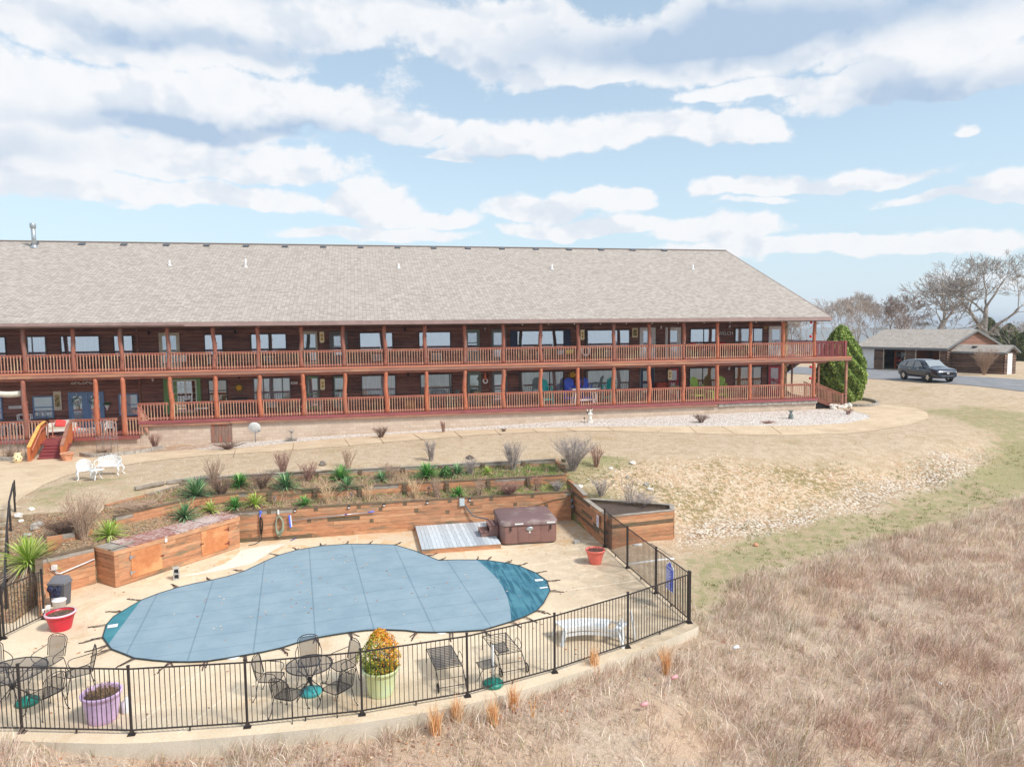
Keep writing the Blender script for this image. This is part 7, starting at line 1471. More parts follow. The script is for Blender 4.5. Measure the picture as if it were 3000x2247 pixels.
for k in range(5): a = k*1.26; b_.ell((.14*math.cos(a), 0, .12*math.sin(a)), (.10, .03, .10), 9, 6)
for k in range(9): b_.ell((rr.uniform(-.3, .3), 0, rr.uniform(-.28, .25)), (.03, .02, .03), 6, 4)
o = b_.build('flower_ornament', M['yellow_paint']); o.location = (x, WY-.13, z); tag(o, 'yellow flower and butterfly ornament on the log wall above the blue chairs', 'ornament')
for px, py, w_, h_, mt, lb in [(1860,975,.42,.66,'plaque','yellow framed picture on the log wall left of a white balcony door'),(169,1174,.42,1.12,'cream_paint','tall cream shutter panel on the log wall left of the blue double door'),(2242,960,.30,.22,'crate_yellow','small wooden plaque on the log wall left of the last white door')]:
    x, z = wallz(px, py); o = thing('wall_plaque', lb, 'plaque', (x, WY-.12, z)); b_ = MB(); b_.box(-w_/2, w_/2, -.02, .02, -h_/2, h_/2); b_.build('frame', M[mt], o, world=False); b_ = MB(); b_.box(-w_*.3, w_*.3, -.03, -.021, -h_*.32, h_*.32); b_.build('picture', plain('print', (176,160,110), .7, var=.4, scale=9), o, world=False)
for px, py, lv in [(943,988,'upper balcony post'),(945,1126,'lower porch post by the grey door'),(1706,981,'balcony post above the life ring'),(1962,1098,'lower porch post near the red door')]:
    p = UY(px, py, 1.83); o = thing('post_plaque', 'oblong cream plaque with faint coloured figures on the '+lv, 'plaque', (float(p[0]), 1.80, float(p[2])), 0, 'oblong cream plaques on the inner posts'); b_ = MB(); P = [(x_, z_) for x_, z_ in rrect(-.14, .14, -.34, .34, .06, 3)]; b_.extr(P, (0, 0, 0), (1, 0, 0), (0, 0, 1), (0, .02, 0)); b_.build('board', M['plaque'], o, world=False); b_ = MB(); b_.box(-.07, .07, -.006, -.001, .03, .16); b_.box(-.06, .06, -.006, -.001, -.2, -.04); b_.build('figures', plain('plaque_print', (214,170,90), .7, var=.4, scale=30), o, world=False)
x, z = wallz(2125, 977); o = thing('name_letters', 'white wooden letters spelling a name on the balcony wall', 'letters', (x, WY-.12, z)); text3d('lettering', 'WELCH', .34, M['white_paint'], o, (x, WY-.13, z), (R(90), 0, 0), .01)
x, z = wallz(862, 1122); o = thing('number_plate', 'white house number plate on the log wall left of a log post', 'number plate', (x, WY-.12, z)); b_ = MB(); b_.box(-.2, .2, -.01, .01, -.08, .08); b_.build('plate', M['white_paint'], o, world=False); text3d('lettering', '3815', .14, M['black_metal'], o, (x, WY-.135, z), (R(90), 0, 0), .003)
x, z = wallz(45, 1193); o = thing('number_plate', 'long white lettered board on the entry wall above the wire rack', 'number plate', (x, WY-.12, z)); b_ = MB(); b_.box(-.34, .34, -.01, .01, -.08, .08); b_.build('plate', M['white_paint'], o, world=False)
b_ = MB()
for k in range(6): b_.box(-.30+k*.105, -.24+k*.105, -.014, -.0105, -.04, .045)
b_.build('letters', M['galvdull'], o, world=False)
x, z = wallz(240, 1121); b_ = MB()
for s_ in (-1, 1):
    for k in range(3): b_.tube([(s_*(.12+.18*k)+.08*math.cos(a), 0, .075*math.sin(a)*(1 if k % 2 else -1)) for a in np.linspace(0, 5, 9)], .014, 4)
b_.tube([(-.62, 0, -.05), (-.3, 0, .05), (0, 0, -.07), (.3, 0, .05), (.62, 0, -.05)], .016, 4); o = b_.build('scroll_ornament', M['white_paint']); o.location = (x, WY-.12, z-.02); tag(o, 'white scrollwork ornament above the blue double door', 'ornament')
x, z = wallz(316, 1192); o = thing('wall_planter', 'white urn of green ferns mounted on the wall right of the blue double door', 'planter', (x, WY-.2, z)); b_ = MB(); b_.lathe([(.06, -.2), (.05, -.1), (.13, .08), (.16, .12), (.01, .12)], (0, 0, 0), 14); b_.build('urn', M['white_paint'], o, world=False); b_ = MB(); rr = random.Random(1)
for k in range(26): a = rr.uniform(0, 6.3); b_.tube([(0, 0, .1), (.15*math.cos(a), .1*math.sin(a), .26), (.27*math.cos(a), .16*math.sin(a), .14)], [.02, .02, .004], 4)
b_.build('fern', plain('fern', (80,130,70), .8, var=.3), o, world=False)
p0, p1 = UY(-20,1120,.1), UY(70,1130,.1); b_ = MB(); V = []
for i in range(9):
    f0 = i/8; xx = float(p0[0]+(p1[0]-p0[0])*f0); sg = .06*math.sin(math.pi*f0); V += [(xx, .2, 1.92-sg), (xx, .22, 1.62-sg*1.5)]
b_.add(V, [(2*i, 2*i+1, 2*i+3, 2*i+2) for i in range(8)], True); o = b_.build('rolled_blind', plain('canvas', (232,228,212), .9)); tag(o, 'half-rolled cream canvas blind under the balcony at the left edge', 'blind'); sm_ = o.modifiers.new('thick', 'SOLIDIFY'); sm_.thickness = .02
# red lanterns on the last posts
for (px, py, lb) in [(2381,945,'top of'),(2379,986,'half-way down'),(2379,1075,'top of the lower part of'),(2378,1108,'lowest on')]:
    p = UY(px, py, -.05); b_ = MB(); b_.lathe([(.03, -.09), (.09, -.04), (.09, .05), (.03, .09), (.01, .10)], (0, 0, 0), 10); o = b_.build('red_lantern', plain('lantern_red', (206,30,40), .5) if px == 2381 else M['lantern_red']); o.location = (float(p[0])-.13, -.08, float(p[2])); tag(o, 'small red lantern %s the last log post' % lb, 'lantern', 'red lanterns on the last log post')
for k in range(11):
    px = 1530+k*76; p = UY(px, 944-(px-1500)*.011, -.1); b_ = MB(); b_.ell((0, 0, 0), (.035, .035, .05), 8, 6); o = b_.build('eave_light', M['white_plastic']); o.location = (float(p[0]), -.15, EZ-.31); tag(o, 'small white globe light hanging under the eaves of the balcony', 'light', 'globe lights strung under the eaves')
# ------------------------------------------------------------------ garage and shed
GZ = .2; C0 = Vector((50.18,15.9, 0)); gd = Vector((.315,-.949, 0)).normalized(); gn = Vector((-gd.y, gd.x, 0)); gar = thing('garage', 'long low log garage with grey shingle roof and two open bays behind the dark car', 'garage', (C0.x, C0.y, GZ), math.atan2(gd.y, gd.x))
def along(o, d, px, lo=-40, hi=40):
    def pr(s_): q = o+d*s_; v = np.array([q.x, q.y, q.z])-CAM; return 1500+FPX*(v@CR)/(v@CF)
    s0 = pr(lo); inc = pr(hi) > s0
    for _ in range(50):
        m_ = (lo+hi)/2
        if (pr(m_) < px) == inc: lo = m_
        else: hi = m_
    return lo
Cz = Vector((C0.x, C0.y, 1.5))
L2 = lambda px: along(Cz, gd, px)
xd1a, xd1b, xd2a, xd2b, xd3a, xd3b = L2(2525), L2(2562), L2(2591), L2(2652), L2(2685), L2(2753); xl = L2(2516)
Wg = along(Vector((C0.x, C0.y, 2.6))+gd*.3, gn, 2936); half = along(Vector((C0.x, C0.y, 3.6))+gd*.3, gn, 2860); Wg = max(Wg, 5.0)
ql = (C0+gd*.3+gn*(Wg/2)); _v = np.array([ql.x, ql.y, 0])-CAM; 
def zat(x, y, py):
    lo, hi = -5, 12
    for _ in range(40):
        m_ = (lo+hi)/2; v = np.array([x, y, m_])-CAM; yy = 1123.5-FPX*(v@CU)/(v@CF)
        if yy > py: lo = m_
        else: hi = m_
    return lo
RG = zat(ql.x, ql.y, 968)-GZ; print('garage', xl, xd2a, xd2b, xd3a, xd3b, 'W', Wg, half, 'ridge', RG)
Eg = 2.42
def lw2(x0, x1, z0, z1, yy=0.0, d=.10, par=None, xax=True, nm='wall', th=.12):
    V = []; F_ = []; rows = []; z = z0; st_ = .26
    while z < z1-.01:
        zt = min(z+st_, z1)
        for j in range(6): a = j/5; rows.append((z+(zt-z)*(.02+.96*a), -d*math.sin(math.pi*(.05+.9*a))**.6))
        z = zt
    for zz, dy in rows: V += [(x0, yy+dy, zz), (x1, yy+dy, zz)] if xax else [(yy-dy, x0, zz), (yy-dy, x1, zz)]
    for i in range(len(rows)-1): F_.append((2*i, 2*i+1, 2*i+3, 2*i+2))
    b_ = MB().add(V, F_)
    if xax: b_.box(x0, x1, yy+.01, yy+th, z0, z1)
    else: b_.box(yy-th, yy-.01, x0, x1, z0, z1)
    return b_.build(nm, M['logdark'], par, world=False)
# local frame: x along the front towards the camera side, y into the building
for a, c_ in ((xl, xd1a), (xd1b, xd2a), (xd2b, xd3a), (xd3b, 0)): 
    if c_-a > .05: lw2(a, c_, 0, Eg, 0, par=gar)
for a, c_ in ((xd1a, xd1b), (xd2a, xd2b), (xd3a, xd3b)): lw2(a, c_, Eg-.10, Eg, 0, par=gar)
for a, c_ in ((xd2a, xd2b), (xd3a, xd3b)): b_ = MB(); b_.box(a-.09, a-.001, -.09, -.061, 0, Eg-.10); b_.box(c_+.001, c_+.05, -.09, -.061, 0, Eg-.10); b_.box(a, c_, -.09, -.061, Eg-.17, Eg-.10); b_.build('door_frame', M['cream_paint'], gar, world=False)
b_ = MB(); b_.box(xd1a, xd1b, -.02, .02, .02, Eg-.11)
for k in range(1, 5): b_.box(xd1a, xd1b, -.026, -.021, k*.46, k*.46+.02)
b_.build('garage_door', M['white_paint'], gar, world=False)
b_ = MB(); b_.box(xl, 0, Wg-.1, Wg, 0, Eg); b_.box(xl, xl+.1, .13, Wg-.11, 0, Eg); b_.build('back_wall', M['logdark'], gar, world=False)
m1 = (xd2b+xd3a)/2; b_ = MB(); b_.box(m1-.05, m1+.05, .13, Wg-.12, 0, Eg); b_.box(xd3a-.3, -.15, 3.4, 3.5, 0, Eg-.01); b_.build('partition', wood('osb', lin((186,112,70)), lin((150,86,56)), grain=(4, 4, 4)), gar, world=False)
b_ = MB(); b_.box(xl, -.01, .13, Wg-.11, .0, .03); b_.build('garage_floor', M['concrete_grey'], gar, world=False); b_ = MB(); b_.box(xl, 0, .05, Wg, Eg+.001, Eg+.03); b_.build('garage_ceiling', M['ceil'], gar, world=False)
lw2(0, Wg, 0, Eg, 0, par=gar, xax=False)
b_ = MB(); b_.add([(.0, 0, Eg), (.0, Wg, Eg), (.0, Wg/2, RG-.08), (-.1, 0, Eg), (-.1, Wg, Eg), (-.1, Wg/2, RG-.08)], [(0, 1, 2), (5, 4, 3), (0, 2, 5, 3), (1, 4, 5, 2)]); b_.build('gable', wood('gable_siding', lin((150,110,92)), lin((122,88,74)), grain=(.8, .8, 6), plank=(2, .2)), gar, world=False)
def roof_l(P, par, nm='roof'):
    P = [Vector(p) for p in P]; n = (P[1]-P[0]).cross(P[3]-P[0]).normalized(); n = -n if n.z < 0 else n; e = (P[1]-P[0]).normalized(); u = n.cross(e)
    o = MB().add([tuple(p) for p in P]+[tuple(p-n*.10) for p in P], [(0,1,2,3),(7,6,5,4),(0,4,5,1),(1,5,6,2),(2,6,7,3),(3,7,4,0)]).build(nm, M['shingle'], par, world=False); ul = o.data.uv_layers.new(name='UVMap')
    for lp in o.data.loops: p = o.data.vertices[lp.vertex_index].co; ul.data[lp.index].uv = ((p-P[0]).dot(e)+90, (p-P[0]).dot(u)+90)
    return o
sg = (RG-Eg)/(Wg/2); ov = .45
roof_l([(xl-.3, -ov, Eg-ov*sg+.12), (.3, -ov, Eg-ov*sg+.12), (.3, Wg/2, RG+.12), (xl-.3, Wg/2, RG+.12)], gar); roof_l([(.3, Wg+ov, Eg-ov*sg+.12), (xl-.3, Wg+ov, Eg-ov*sg+.12), (xl-.3, Wg/2, RG+.12), (.3, Wg/2, RG+.12)], gar)
b_ = MB(); b_.box(xl-.3, .33, -ov-.04, -ov-.003, Eg-ov*sg-.12, Eg-ov*sg+.10); b_.beam((.335, -ov, Eg-ov*sg+.02), (.335, Wg/2, RG+.02), .04, .2); b_.beam((.335, Wg+ov, Eg-ov*sg+.02), (.335, Wg/2, RG+.02), .04, .2); b_.build('fascia', M['grey_frame'], gar, world=False)
# shed on the gable end
shd = thing('shed', 'low dark log shed with a white door attached to the end of the garage', 'shed', (C0.x, C0.y, GZ), math.atan2(gd.y, gd.x)); s0 = .9; Ls = 4.75; Ws = 2.1; Es = 2.12; Rs = Es+.52
lw2(.06, Ls, 0, Es, s0, par=shd); lw2(s0, s0+Ws, 0, Es, Ls, par=shd, xax=False); b_ = MB(); b_.box(.06, Ls-.13, s0+Ws-.1, s0+Ws, 0, Es); b_.add([(Ls, s0, Es), (Ls, s0+Ws, Es), (Ls, s0+Ws/2, Rs), (Ls-.1, s0, Es), (Ls-.1, s0+Ws, Es), (Ls-.1, s0+Ws/2, Rs)], [(0, 1, 2), (5, 4, 3), (0, 2, 5, 3), (1, 4, 5, 2)]); b_.build('back_wall', M['logdark'], shd, world=False)
b_ = MB(); b_.box(Ls+.07, Ls+.10, s0+.5, s0+1.35, 0, 1.95); b_.build('door', M['white_paint'], shd, world=False)
sgs = .52/(Ws/2); roof_l([(.08, s0-.3, Es-.3*sgs+.1), (Ls+.3, s0-.3, Es-.3*sgs+.1), (Ls+.3, s0+Ws/2, Rs+.1), (.08, s0+Ws/2, Rs+.1)], shd); roof_l([(Ls+.3, s0+Ws+.3, Es-.3*sgs+.1), (.08, s0+Ws+.3, Es-.3*sgs+.1), (.08, s0+Ws/2, Rs+.1), (Ls+.3, s0+Ws/2, Rs+.1)], shd)
b_ = MB(); b_.box(.08, Ls+.33, s0-.34, s0-.303, Es-.3*sgs-.08, Es-.3*sgs+.09); b_.beam((Ls+.335, s0-.3, Es-.3*sgs+.02), (Ls+.335, s0+Ws/2, Rs+.02), .04, .16); b_.beam((Ls+.335, s0+Ws+.3, Es-.3*sgs+.02), (Ls+.335, s0+Ws/2, Rs+.02), .04, .16); b_.build('fascia', M['grey_frame'], shd, world=False); b_ = MB(); b_.cbox((1.9, s0+.5, Es+.42), (.4, .3, .12), 0); b_.build('roof_vent', M['dark_frame'], shd, world=False)
# off-road car seen from behind in the bay, shelving
def carpt(name, label, cat, c, rz): return thing(name, label, cat, c, rz)
jx = (xd2a+xd2b)/2+.75; jw = gar.matrix_basis; jl = Matrix.Rotation(math.atan2(gd.y, gd.x), 3, 'Z') @ Vector((jx, 2.3, 0))+Vector((C0.x, C0.y, GZ+.03)); jp = thing('off_road_car', 'dark boxy off-road car with rear spare wheel parked inside the left open bay', 'car', jl, math.atan2(gd.y, gd.x))
plain('car_black', (26,30,44), .25, coat=.6); plain('chrome', (220,222,226), .15, metal=.9)
b_ = MB(); b_.box(-.85, .85, -1.3, 2.2, .45, 1.15); b_.box(-.78, .78, -1.28, .9, 1.151, 1.85); b_.build('body', M['car_black'], jp, world=False, bevel=.05)
b_ = MB(); b_.box(-.62, .62, -1.335, -1.305, 1.25, 1.70); b_.build('rear_window', plain('tint', (120,140,160), .1), jp, world=False); b_ = MB(); b_.box(-.85, .85, -1.55, -1.32, .50, .68); b_.build('bumper', M['black_rubber'], jp, world=False)
def wheel(par, c, r, w_, ax='x', nm='wheel', spokes=5):
    b_ = MB(); prof = [(r*.60, -w_/2), (r*.93, -w_/2), (r, -w_*.35), (r, w_*.35), (r*.93, w_/2), (r*.60, w_/2)]; b_.lathe(prof, (0, 0, 0), 28, capb=False); q = MB(); q.lathe([(r*.62, -w_*.38), (r*.62, w_*.38)], (0, 0, 0), 24, capb=False); q.lathe([(.01, w_*.30), (r*.14, w_*.46), (r*.16, w_*.40)], (0, 0, 0), 12, capb=False); q.lathe([(.01, -w_*.30), (r*.14, -w_*.46), (r*.16, -w_*.40)], (0, 0, 0), 12, capb=False)
    for k in range(spokes):
        a = k*2*math.pi/spokes
        for da in (-.16, .16):
            for s_ in (-1, 1): q.beam((r*.1*math.cos(a), r*.1*math.sin(a), s_*w_*.38), (r*.62*math.cos(a+da), r*.62*math.sin(a+da), s_*w_*.40), .05, .02)
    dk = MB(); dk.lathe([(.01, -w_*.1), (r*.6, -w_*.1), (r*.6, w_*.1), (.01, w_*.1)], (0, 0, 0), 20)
    Mm = Matrix.Rotation(R(90), 3, 'Y') if ax == 'x' else Matrix.Rotation(R(90), 3, 'X')
    for k_ in (b_, q, dk): k_.v = [tuple(Mm @ Vector(v)+Vector(c)) for v in k_.v]
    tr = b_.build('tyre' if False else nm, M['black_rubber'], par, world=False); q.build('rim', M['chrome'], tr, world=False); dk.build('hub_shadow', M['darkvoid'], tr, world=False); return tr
wheel(jp, (0, -1.48, 1.12), .40, .24, 'y', 'spare_wheel'); wheel(jp, (-.78, -.8, .38), .38, .24); wheel(jp, (.78, -.8, .38), .38, .24)
b_ = MB(); b_.box(-.9, -.72, -1.33, -1.31, .82, 1.05); b_.build('tail_light', M['lantern_red'], jp, world=False); b_ = MB(); b_.box(-.55, -.2, -1.58, -1.56, .52, .64); b_.build('number_plate', M['white_plastic'], jp, world=False)
rk = Matrix.Rotation(math.atan2(gd.y, gd.x), 3, 'Z') @ Vector((xd2a+.85, 1.5, 0))+Vector((C0.x, C0.y, GZ+.03)); o = thing('shelf_unit', 'orange shelf crowded with tools in the left open bay', 'shelf', rk, math.atan2(gd.y, gd.x))
b_ = MB(); b_.box(-.55, -.5, -.2, .2, 0, 1.9); b_.box(.5, .55, -.2, .2, 0, 1.9); 
for zz in (.3, .8, 1.3, 1.85): b_.box(-.49, .49, -.2, .2, zz, zz+.04)
b_.build('shelf_frame', plain('shelf_orange', (214,110,60), .6), o, world=False); rr = random.Random(6)
for k in range(12): b_ = MB(); zz = rr.choice([.345, .845, 1.345]); x_ = -.42+.075*k; b_.box(x_, x_+.06, -.19, .0, zz, zz+rr.uniform(.15, .38)); b_.build('shelf_item', [M['galvdull'], M['lantern_red'], M['cream_paint'], M['grey_plastic']][k % 4], o, world=False)
# ------------------------------------------------------------------ dark blue sport utility car
car = thing('parked_car', 'dark blue sport utility car parked on the asphalt in front of the garage', 'car', (40.55,7.75,float(H(40.55,7.75))+.03), R(-95)); car.scale = (1.05, 1.05, 1.06)
m, t, b = newmat('car_paint'); b.inputs['Base Color'].default_value = (*lin((24,34,54)), 1); b.inputs['Metallic'].default_value = .35; b.inputs['Roughness'].default_value = .25; b.inputs['Coat Weight'].default_value = 1; b.inputs['Coat Roughness'].default_value = .03; CP_ = m
m, t, b = newmat('car_glass'); b.inputs['Base Color'].default_value = (.05, .07, .09, 1); b.inputs['Roughness'].default_value = .03; b.inputs['Coat Weight'].default_value = 1; b.inputs['Specular IOR Level'].default_value = 1; CG = m
ST = [(-2.38,.45,.80,.90,.72),(-2.30,.38,.98,1.06,.86),(-2.15,.30,1.06,1.40,.93),(-1.75,.28,1.06,1.62,.955),(-.9,.27,1.03,1.70,.965),(-.1,.27,1.00,1.735,.965),(.45,.27,.98,1.66,.965),(.85,.27,.97,1.42,.965),(1.25,.27,1.02,1.17,.965),(1.45,.27,1.01,1.13,.96),(1.9,.28,.98,1.07,.95),(2.2,.30,.90,1.00,.91),(2.36,.34,.78,.88,.82),(2.42,.45,.62,.72,.70)]
V = []; NS = 15
for x, zb, zs, zt, w_ in ST:
    gh = max(0, min(1, (zt-zs-.12)/.5)); wt = w_*(1-.26*gh)
    prof = [(0, zb), (w_*.85, zb), (w_*.97, zb+.10), (w_, (zb+zs)/2), (w_*.985, zs-.06), (w_*.955, zs), (w_*.955+(wt-w_*.955)*.97, zs+(zt-zs)*.82 if gh > .1 else zs+(zt-zs)*.6), (wt*.80 if gh > .1 else w_*.72, zt-.015), (0, zt)]
    full = [(-y, z) for y, z in prof[1:-1]]
    ring = prof[:-1]+[prof[-1]]+full[::-1]
    V += [(x, y, z) for y, z in ring]
nr = 16; F_ = []
for i in range(len(ST)-1):
    for j in range(nr): F_.append((i*nr+j, (i+1)*nr+j, (i+1)*nr+(j+1) % nr, i*nr+(j+1) % nr))
F_ += [tuple(range(nr)), tuple((len(ST)-1)*nr+j for j in range(nr))[::-1]]
cb = MB().add(V, F_, True); bd = cb.build('body', CP_, car, world=False); sub_ = bd.modifiers.new('s', 'SUBSURF'); sub_.levels = 1; sub_.render_levels = 2
def sidew(pts, s_, nm): b_ = MB(); b_.add([(x, s_*y, z) for x, z, y in pts], [tuple(range(len(pts)))]); return b_.build(nm, CG, car, world=False)
for s_ in (-1, 1):
    sidew([(.88,1.06,.955),(.30,1.52,.80),(-.15,1.60,.772),(-.25,1.60,.772),(-.25,1.05,.965)], s_, 'side_window'); sidew([(-.32,1.05,.965),(-.32,1.60,.772),(-1.05,1.575,.775),(-1.20,1.10,.955)], s_, 'side_window'); sidew([(-1.28,1.12,.950),(-1.14,1.56,.780),(-1.50,1.48,.795),(-1.88,1.20,.90)], s_, 'side_window')
    b_ = MB(); b_.ell((.72, s_*1.08, 1.12), (.09, .12, .08), 10, 7); b_.build('mirror', CP_, car, world=False)
    for x in (-1.43, 1.42):
        b_ = MB(); b_.lathe([(.01, .0), (.42, .0), (.42, .04), (.01, .04)], (0, 0, 0), 26); Mm = Matrix.Rotation(R(90), 3, 'X'); b_.v = [tuple(Mm @ Vector(v)+Vector((x, s_*.93+.02, .36))) for v in b_.v]; b_.build('wheel_arch', M['black_rubber'], car, world=False); wheel(car, (x, s_*.88, .36), .36, .23, 'y')
    b_ = MB(); b_.box(-1.0, 1.0, s_*.97-.015, s_*.97+.015, .30, .36); b_.build('sill_trim', M['chrome'] if False else M['grey_plastic'], car, world=False)
    b_ = MB(); b_.ell((2.16, s_*.72, .80), (.22, .15, .06), 12, 7); b_.build('headlight', M['chrome'], car, world=False); b_ = MB(); b_.ell((-2.24, s_*.66, .98), (.10, .22, .06), 10, 6); b_.build('tail_light', M['lantern_red'], car, world=False)
    b_ = MB(); b_.box(2.32, 2.36, s_*.62-.12, s_*.62+.12, .46, .50); b_.build('fog_light', M['white_plastic'], car, world=False); b_ = MB(); b_.box(-.75, -.55, s_*.985-.012, s_*.985+.012, .93, .96); b_.box(.2, .4, s_*.985-.012, s_*.985+.012, .93, .96); b_.build('door_handle', M['chrome'], car, world=False)
b_ = MB(); b_.add([(1.28,-.72,1.085),(1.28,.72,1.085),(.56,.62,1.615),(.56,-.62,1.615)], [(0, 1, 2, 3)]); b_.v = [(x+.045, y, z+.03) for x, y, z in b_.v]; b_.build('windscreen', plain('wind_glass', (150,160,166), .06), car, world=False)
b_ = MB(); b_.extr([(-.52, .78), (.52, .78), (.46, .60), (.34, .55), (-.34, .55), (-.46, .60)], (2.40, 0, 0), (0, 1, 0), (0, 0, 1), (.02, 0, 0)); b_.build('grille', M['darkvoid'], car, world=False); b_ = MB(); b_.ell((2.43, 0, .70), (.015, .12, .045), 12, 6); b_.build('badge', M['white_plastic'], car, world=False); b_ = MB(); b_.box(2.37, 2.42, -.55, .55, .50, .53); b_.build('bumper_trim', M['chrome'], car, world=False); b_ = MB(); b_.box(2.34, 2.40, -.5, .5, .34, .47); b_.build('lower_grille', M['black_rubber'], car, world=False)
# ------------------------------------------------------------------ plants
LM = attrmat('leaf_colour', .75); 
def blades(name, P, hgt, wid, cols, lean, seed, parent=None, mat=None, dirv=None, tint=None):
    """many grass blades as one mesh: P (n,3) roots"""
    r = np.random.default_rng(seed); n = len(P); a = r.uniform(0, 2*np.pi, n); h = hgt*r.uniform(.5, 1.15, n) if np.isscalar(hgt) else hgt; l = lean*r.uniform(.2, 1.2, n)
    d = np.stack([np.cos(a), np.sin(a)], 1) if dirv is None else dirv; wa = r.uniform(0, 2*np.pi, n); wv_ = np.stack([np.cos(wa), np.sin(wa)], 1)*(wid*r.uniform(.6, 1.3, n))[:, None]/2
    c = np.asarray(cols)[r.integers(0, len(cols), n)]*r.uniform(.82, 1.15, n)[:, None]*(1 if tint is None else tint); V = []; C_ = []
    lv = [0, .55, 1.0]
    for k, t_ in enumerate(lv):
        off = d*(l*h*t_**1.7)[:, None]; z = P[:, 2]+h*t_*(1-.28*l*t_); s_ = [1, .8, .12][k]
        for sg_ in (-1, 1): V.append(np.concatenate([P[:, :2]+off+wv_*sg_*s_, z[:, None]], 1)); C_.append(c)
    V = np.stack(V, 1).reshape(-1, 3); C_ = np.stack(C_, 1).reshape(-1, 3); b0 = np.arange(n)*6
    F_ = np.concatenate([np.stack([b0, b0+1, b0+3, b0+2], 1), np.stack([b0+2, b0+3, b0+5, b0+4], 1)]); return npmesh(name, V, F_, mat or LM, parent, {'col': C_})
def project(P):
    v = P-CAM; z = v@CF; return 1500+FPX*(v@CR)/z, 1123.5-FPX*(v@CU)/z, z
def scatter(n, x0, x1, y0, y1, seed, test):
    r = np.random.default_rng(seed); x = r.uniform(x0, x1, n); y = r.uniform(y0, y1, n); P = np.stack([x, y, H(x, y)], 1); px, py, z = project(P); ok = (px > -120) & (px < 3120) & (py < 2420) & (z > 1)
    P = P[ok]; return P[test(P[:, 0], P[:, 1], r)]
slabA = np.array(edge+[(2.47,-19.6),(2.5,-15.2)]+[(-22,-15.2),(-22,-24)])
def noslab(x, y): return ~poly_in(x, y, [tuple(q) for q in slabA])
fieldt = lambda x, y: soft(x, y, FIELD, .9, .9, 3)
def tuftpoints(n, per, rad, seed, test, box_, clump=True):
    T_ = scatter(n, *box_, seed, test); r = np.random.default_rng(seed+1); k = r.integers(per//2, per*3//2, len(T_)); I = np.repeat(np.arange(len(T_)), k); o = r.normal(0, 1, (len(I), 2))*rad
    x = T_[I, 0]+o[:, 0]; y = T_[I, 1]+o[:, 1]; ok = noslab(x, y); return np.stack([x, y, H(x, y)], 1)[ok], I[ok], len(T_)
# tall dry grass of the slope
P, I, nt = tuftpoints(40000, 13, .11, 11, lambda x, y, r: (r.random(len(x)) < fieldt(x, y)) & noslab(x, y) & (r.random(len(x)) < .35+.75*np.clip((fbm(x, y, 1.6, 81)-.27)*3, 0, 1)), (-16, 36, -34, -9))
r = np.random.default_rng(3); td = r.normal(0, 1, (nt, 2))+np.array([.7, -.5]); dv_ = td[I]+r.normal(0, .9, (len(I), 2)); dv_ /= np.linalg.norm(dv_, axis=1)[:, None]+1e-6
tone = fbm(P[:, 0], P[:, 1], 2.5, 90); hs_ = (.14+.44*fbm(P[:, 0], P[:, 1], 1.8, 82)**1.3*2)*r.uniform(.45, 1.15, len(P))*.80
gc = [lin(c) for c in [(240,221,202),(227,202,185),(212,183,167),(244,232,214),(219,197,178),(197,167,149),(230,212,193),(186,176,134)]]
g_ = blades('tall_dry_grass', P, hs_, .013, gc, .75, 12, dirv=dv_, tint=1-np.clip((fbm(P[:, 0], P[:, 1], 2.2, 91)-.42)*3, 0, 1)[:, None]*np.array([.14, .26, .27])-np.clip((fbm(P[:, 0], P[:, 1], .9, 93)-.55)*3, 0, 1)[:, None]*np.array([.25, .22, .25])); tag(g_, 'tall dry pinkish-tan grass covering the slope outside the pool fence', 'grass', kind='stuff'); print('grass', len(P))
# short turf: straw and green
lawnok = lambda x, y: noslab(x, y) & (fieldt(x, y) < .5) & ~((x > -16.3) & (x < 2.5) & (y < -12.3)) & (y < -5.0-.02*x)
P, I, nt = tuftpoints(15000, 7, .07, 21, lambda x, y, r: lawnok(x, y) & (r.random(len(x)) < np.clip(1.25-.02*np.hypot(x+6, y+44), .2, 1)), (-20, 42, -30, -5))
g_ = blades('dry_turf', P, .07, .014, [lin(c) for c in [(226,206,174),(212,190,156),(234,218,190),(196,172,138),(206,196,154)]], .8, 22); tag(g_, 'short winter-dry turf blades of the lawn', 'grass', kind='stuff')
lowP = pxpoly([(2030,1610,-3.1),(2300,1545,-3.05),(2550,1490,-2.9),(2800,1410,-2.5),(2950,1310,-1.6),(3080,1300,-1.5),(3080,1440,-2.5),(2700,1570,-3.05),(2300,1670,-3.2),(2040,1870,-3.35)]); upP = pxpoly([(1640,1380,-1.1),(1700,1335,-1.0),(1850,1345,-1.15),(1950,1400,-1.5),(1800,1500,-1.9),(1700,1480,-1.6)])
P, I, nt = tuftpoints(16000, 9, .06, 31, lambda x, y, r: (r.random(len(x)) < (.8*soft(x, y, lowP, 1, .9, 14)+.9*soft(x, y, upP, 1, .6, 16)+.55*soft(x, y, SLOPE, 1.5, 1, 5)*(fbm(x, y, 1.1, 95) > .5))*np.clip((fbm(x, y, .9, 84)-.35)*4, 0, 1)), (2.4, 40, -30, -7))
g_ = blades('green_turf', P, .085, .015, [lin(c) for c in [(120,132,72),(142,150,86),(160,158,104),(186,172,124),(110,118,66)]], .9, 32); tag(g_, 'low greener grass tufts on the bank and the strip beside the fence', 'grass', kind='stuff')
P, I, nt = tuftpoints(2600, 12, .08, 41, lambda x, y, r: (y < cv(Y3, x)-.15) & (y > cv(Y1, x)+.15) & (x > -15.5) & (x < 2.2) & (r.random(len(x)) < np.where(x > -3.5, .9, .16)), (-16, 2.3, -19, -12.6))
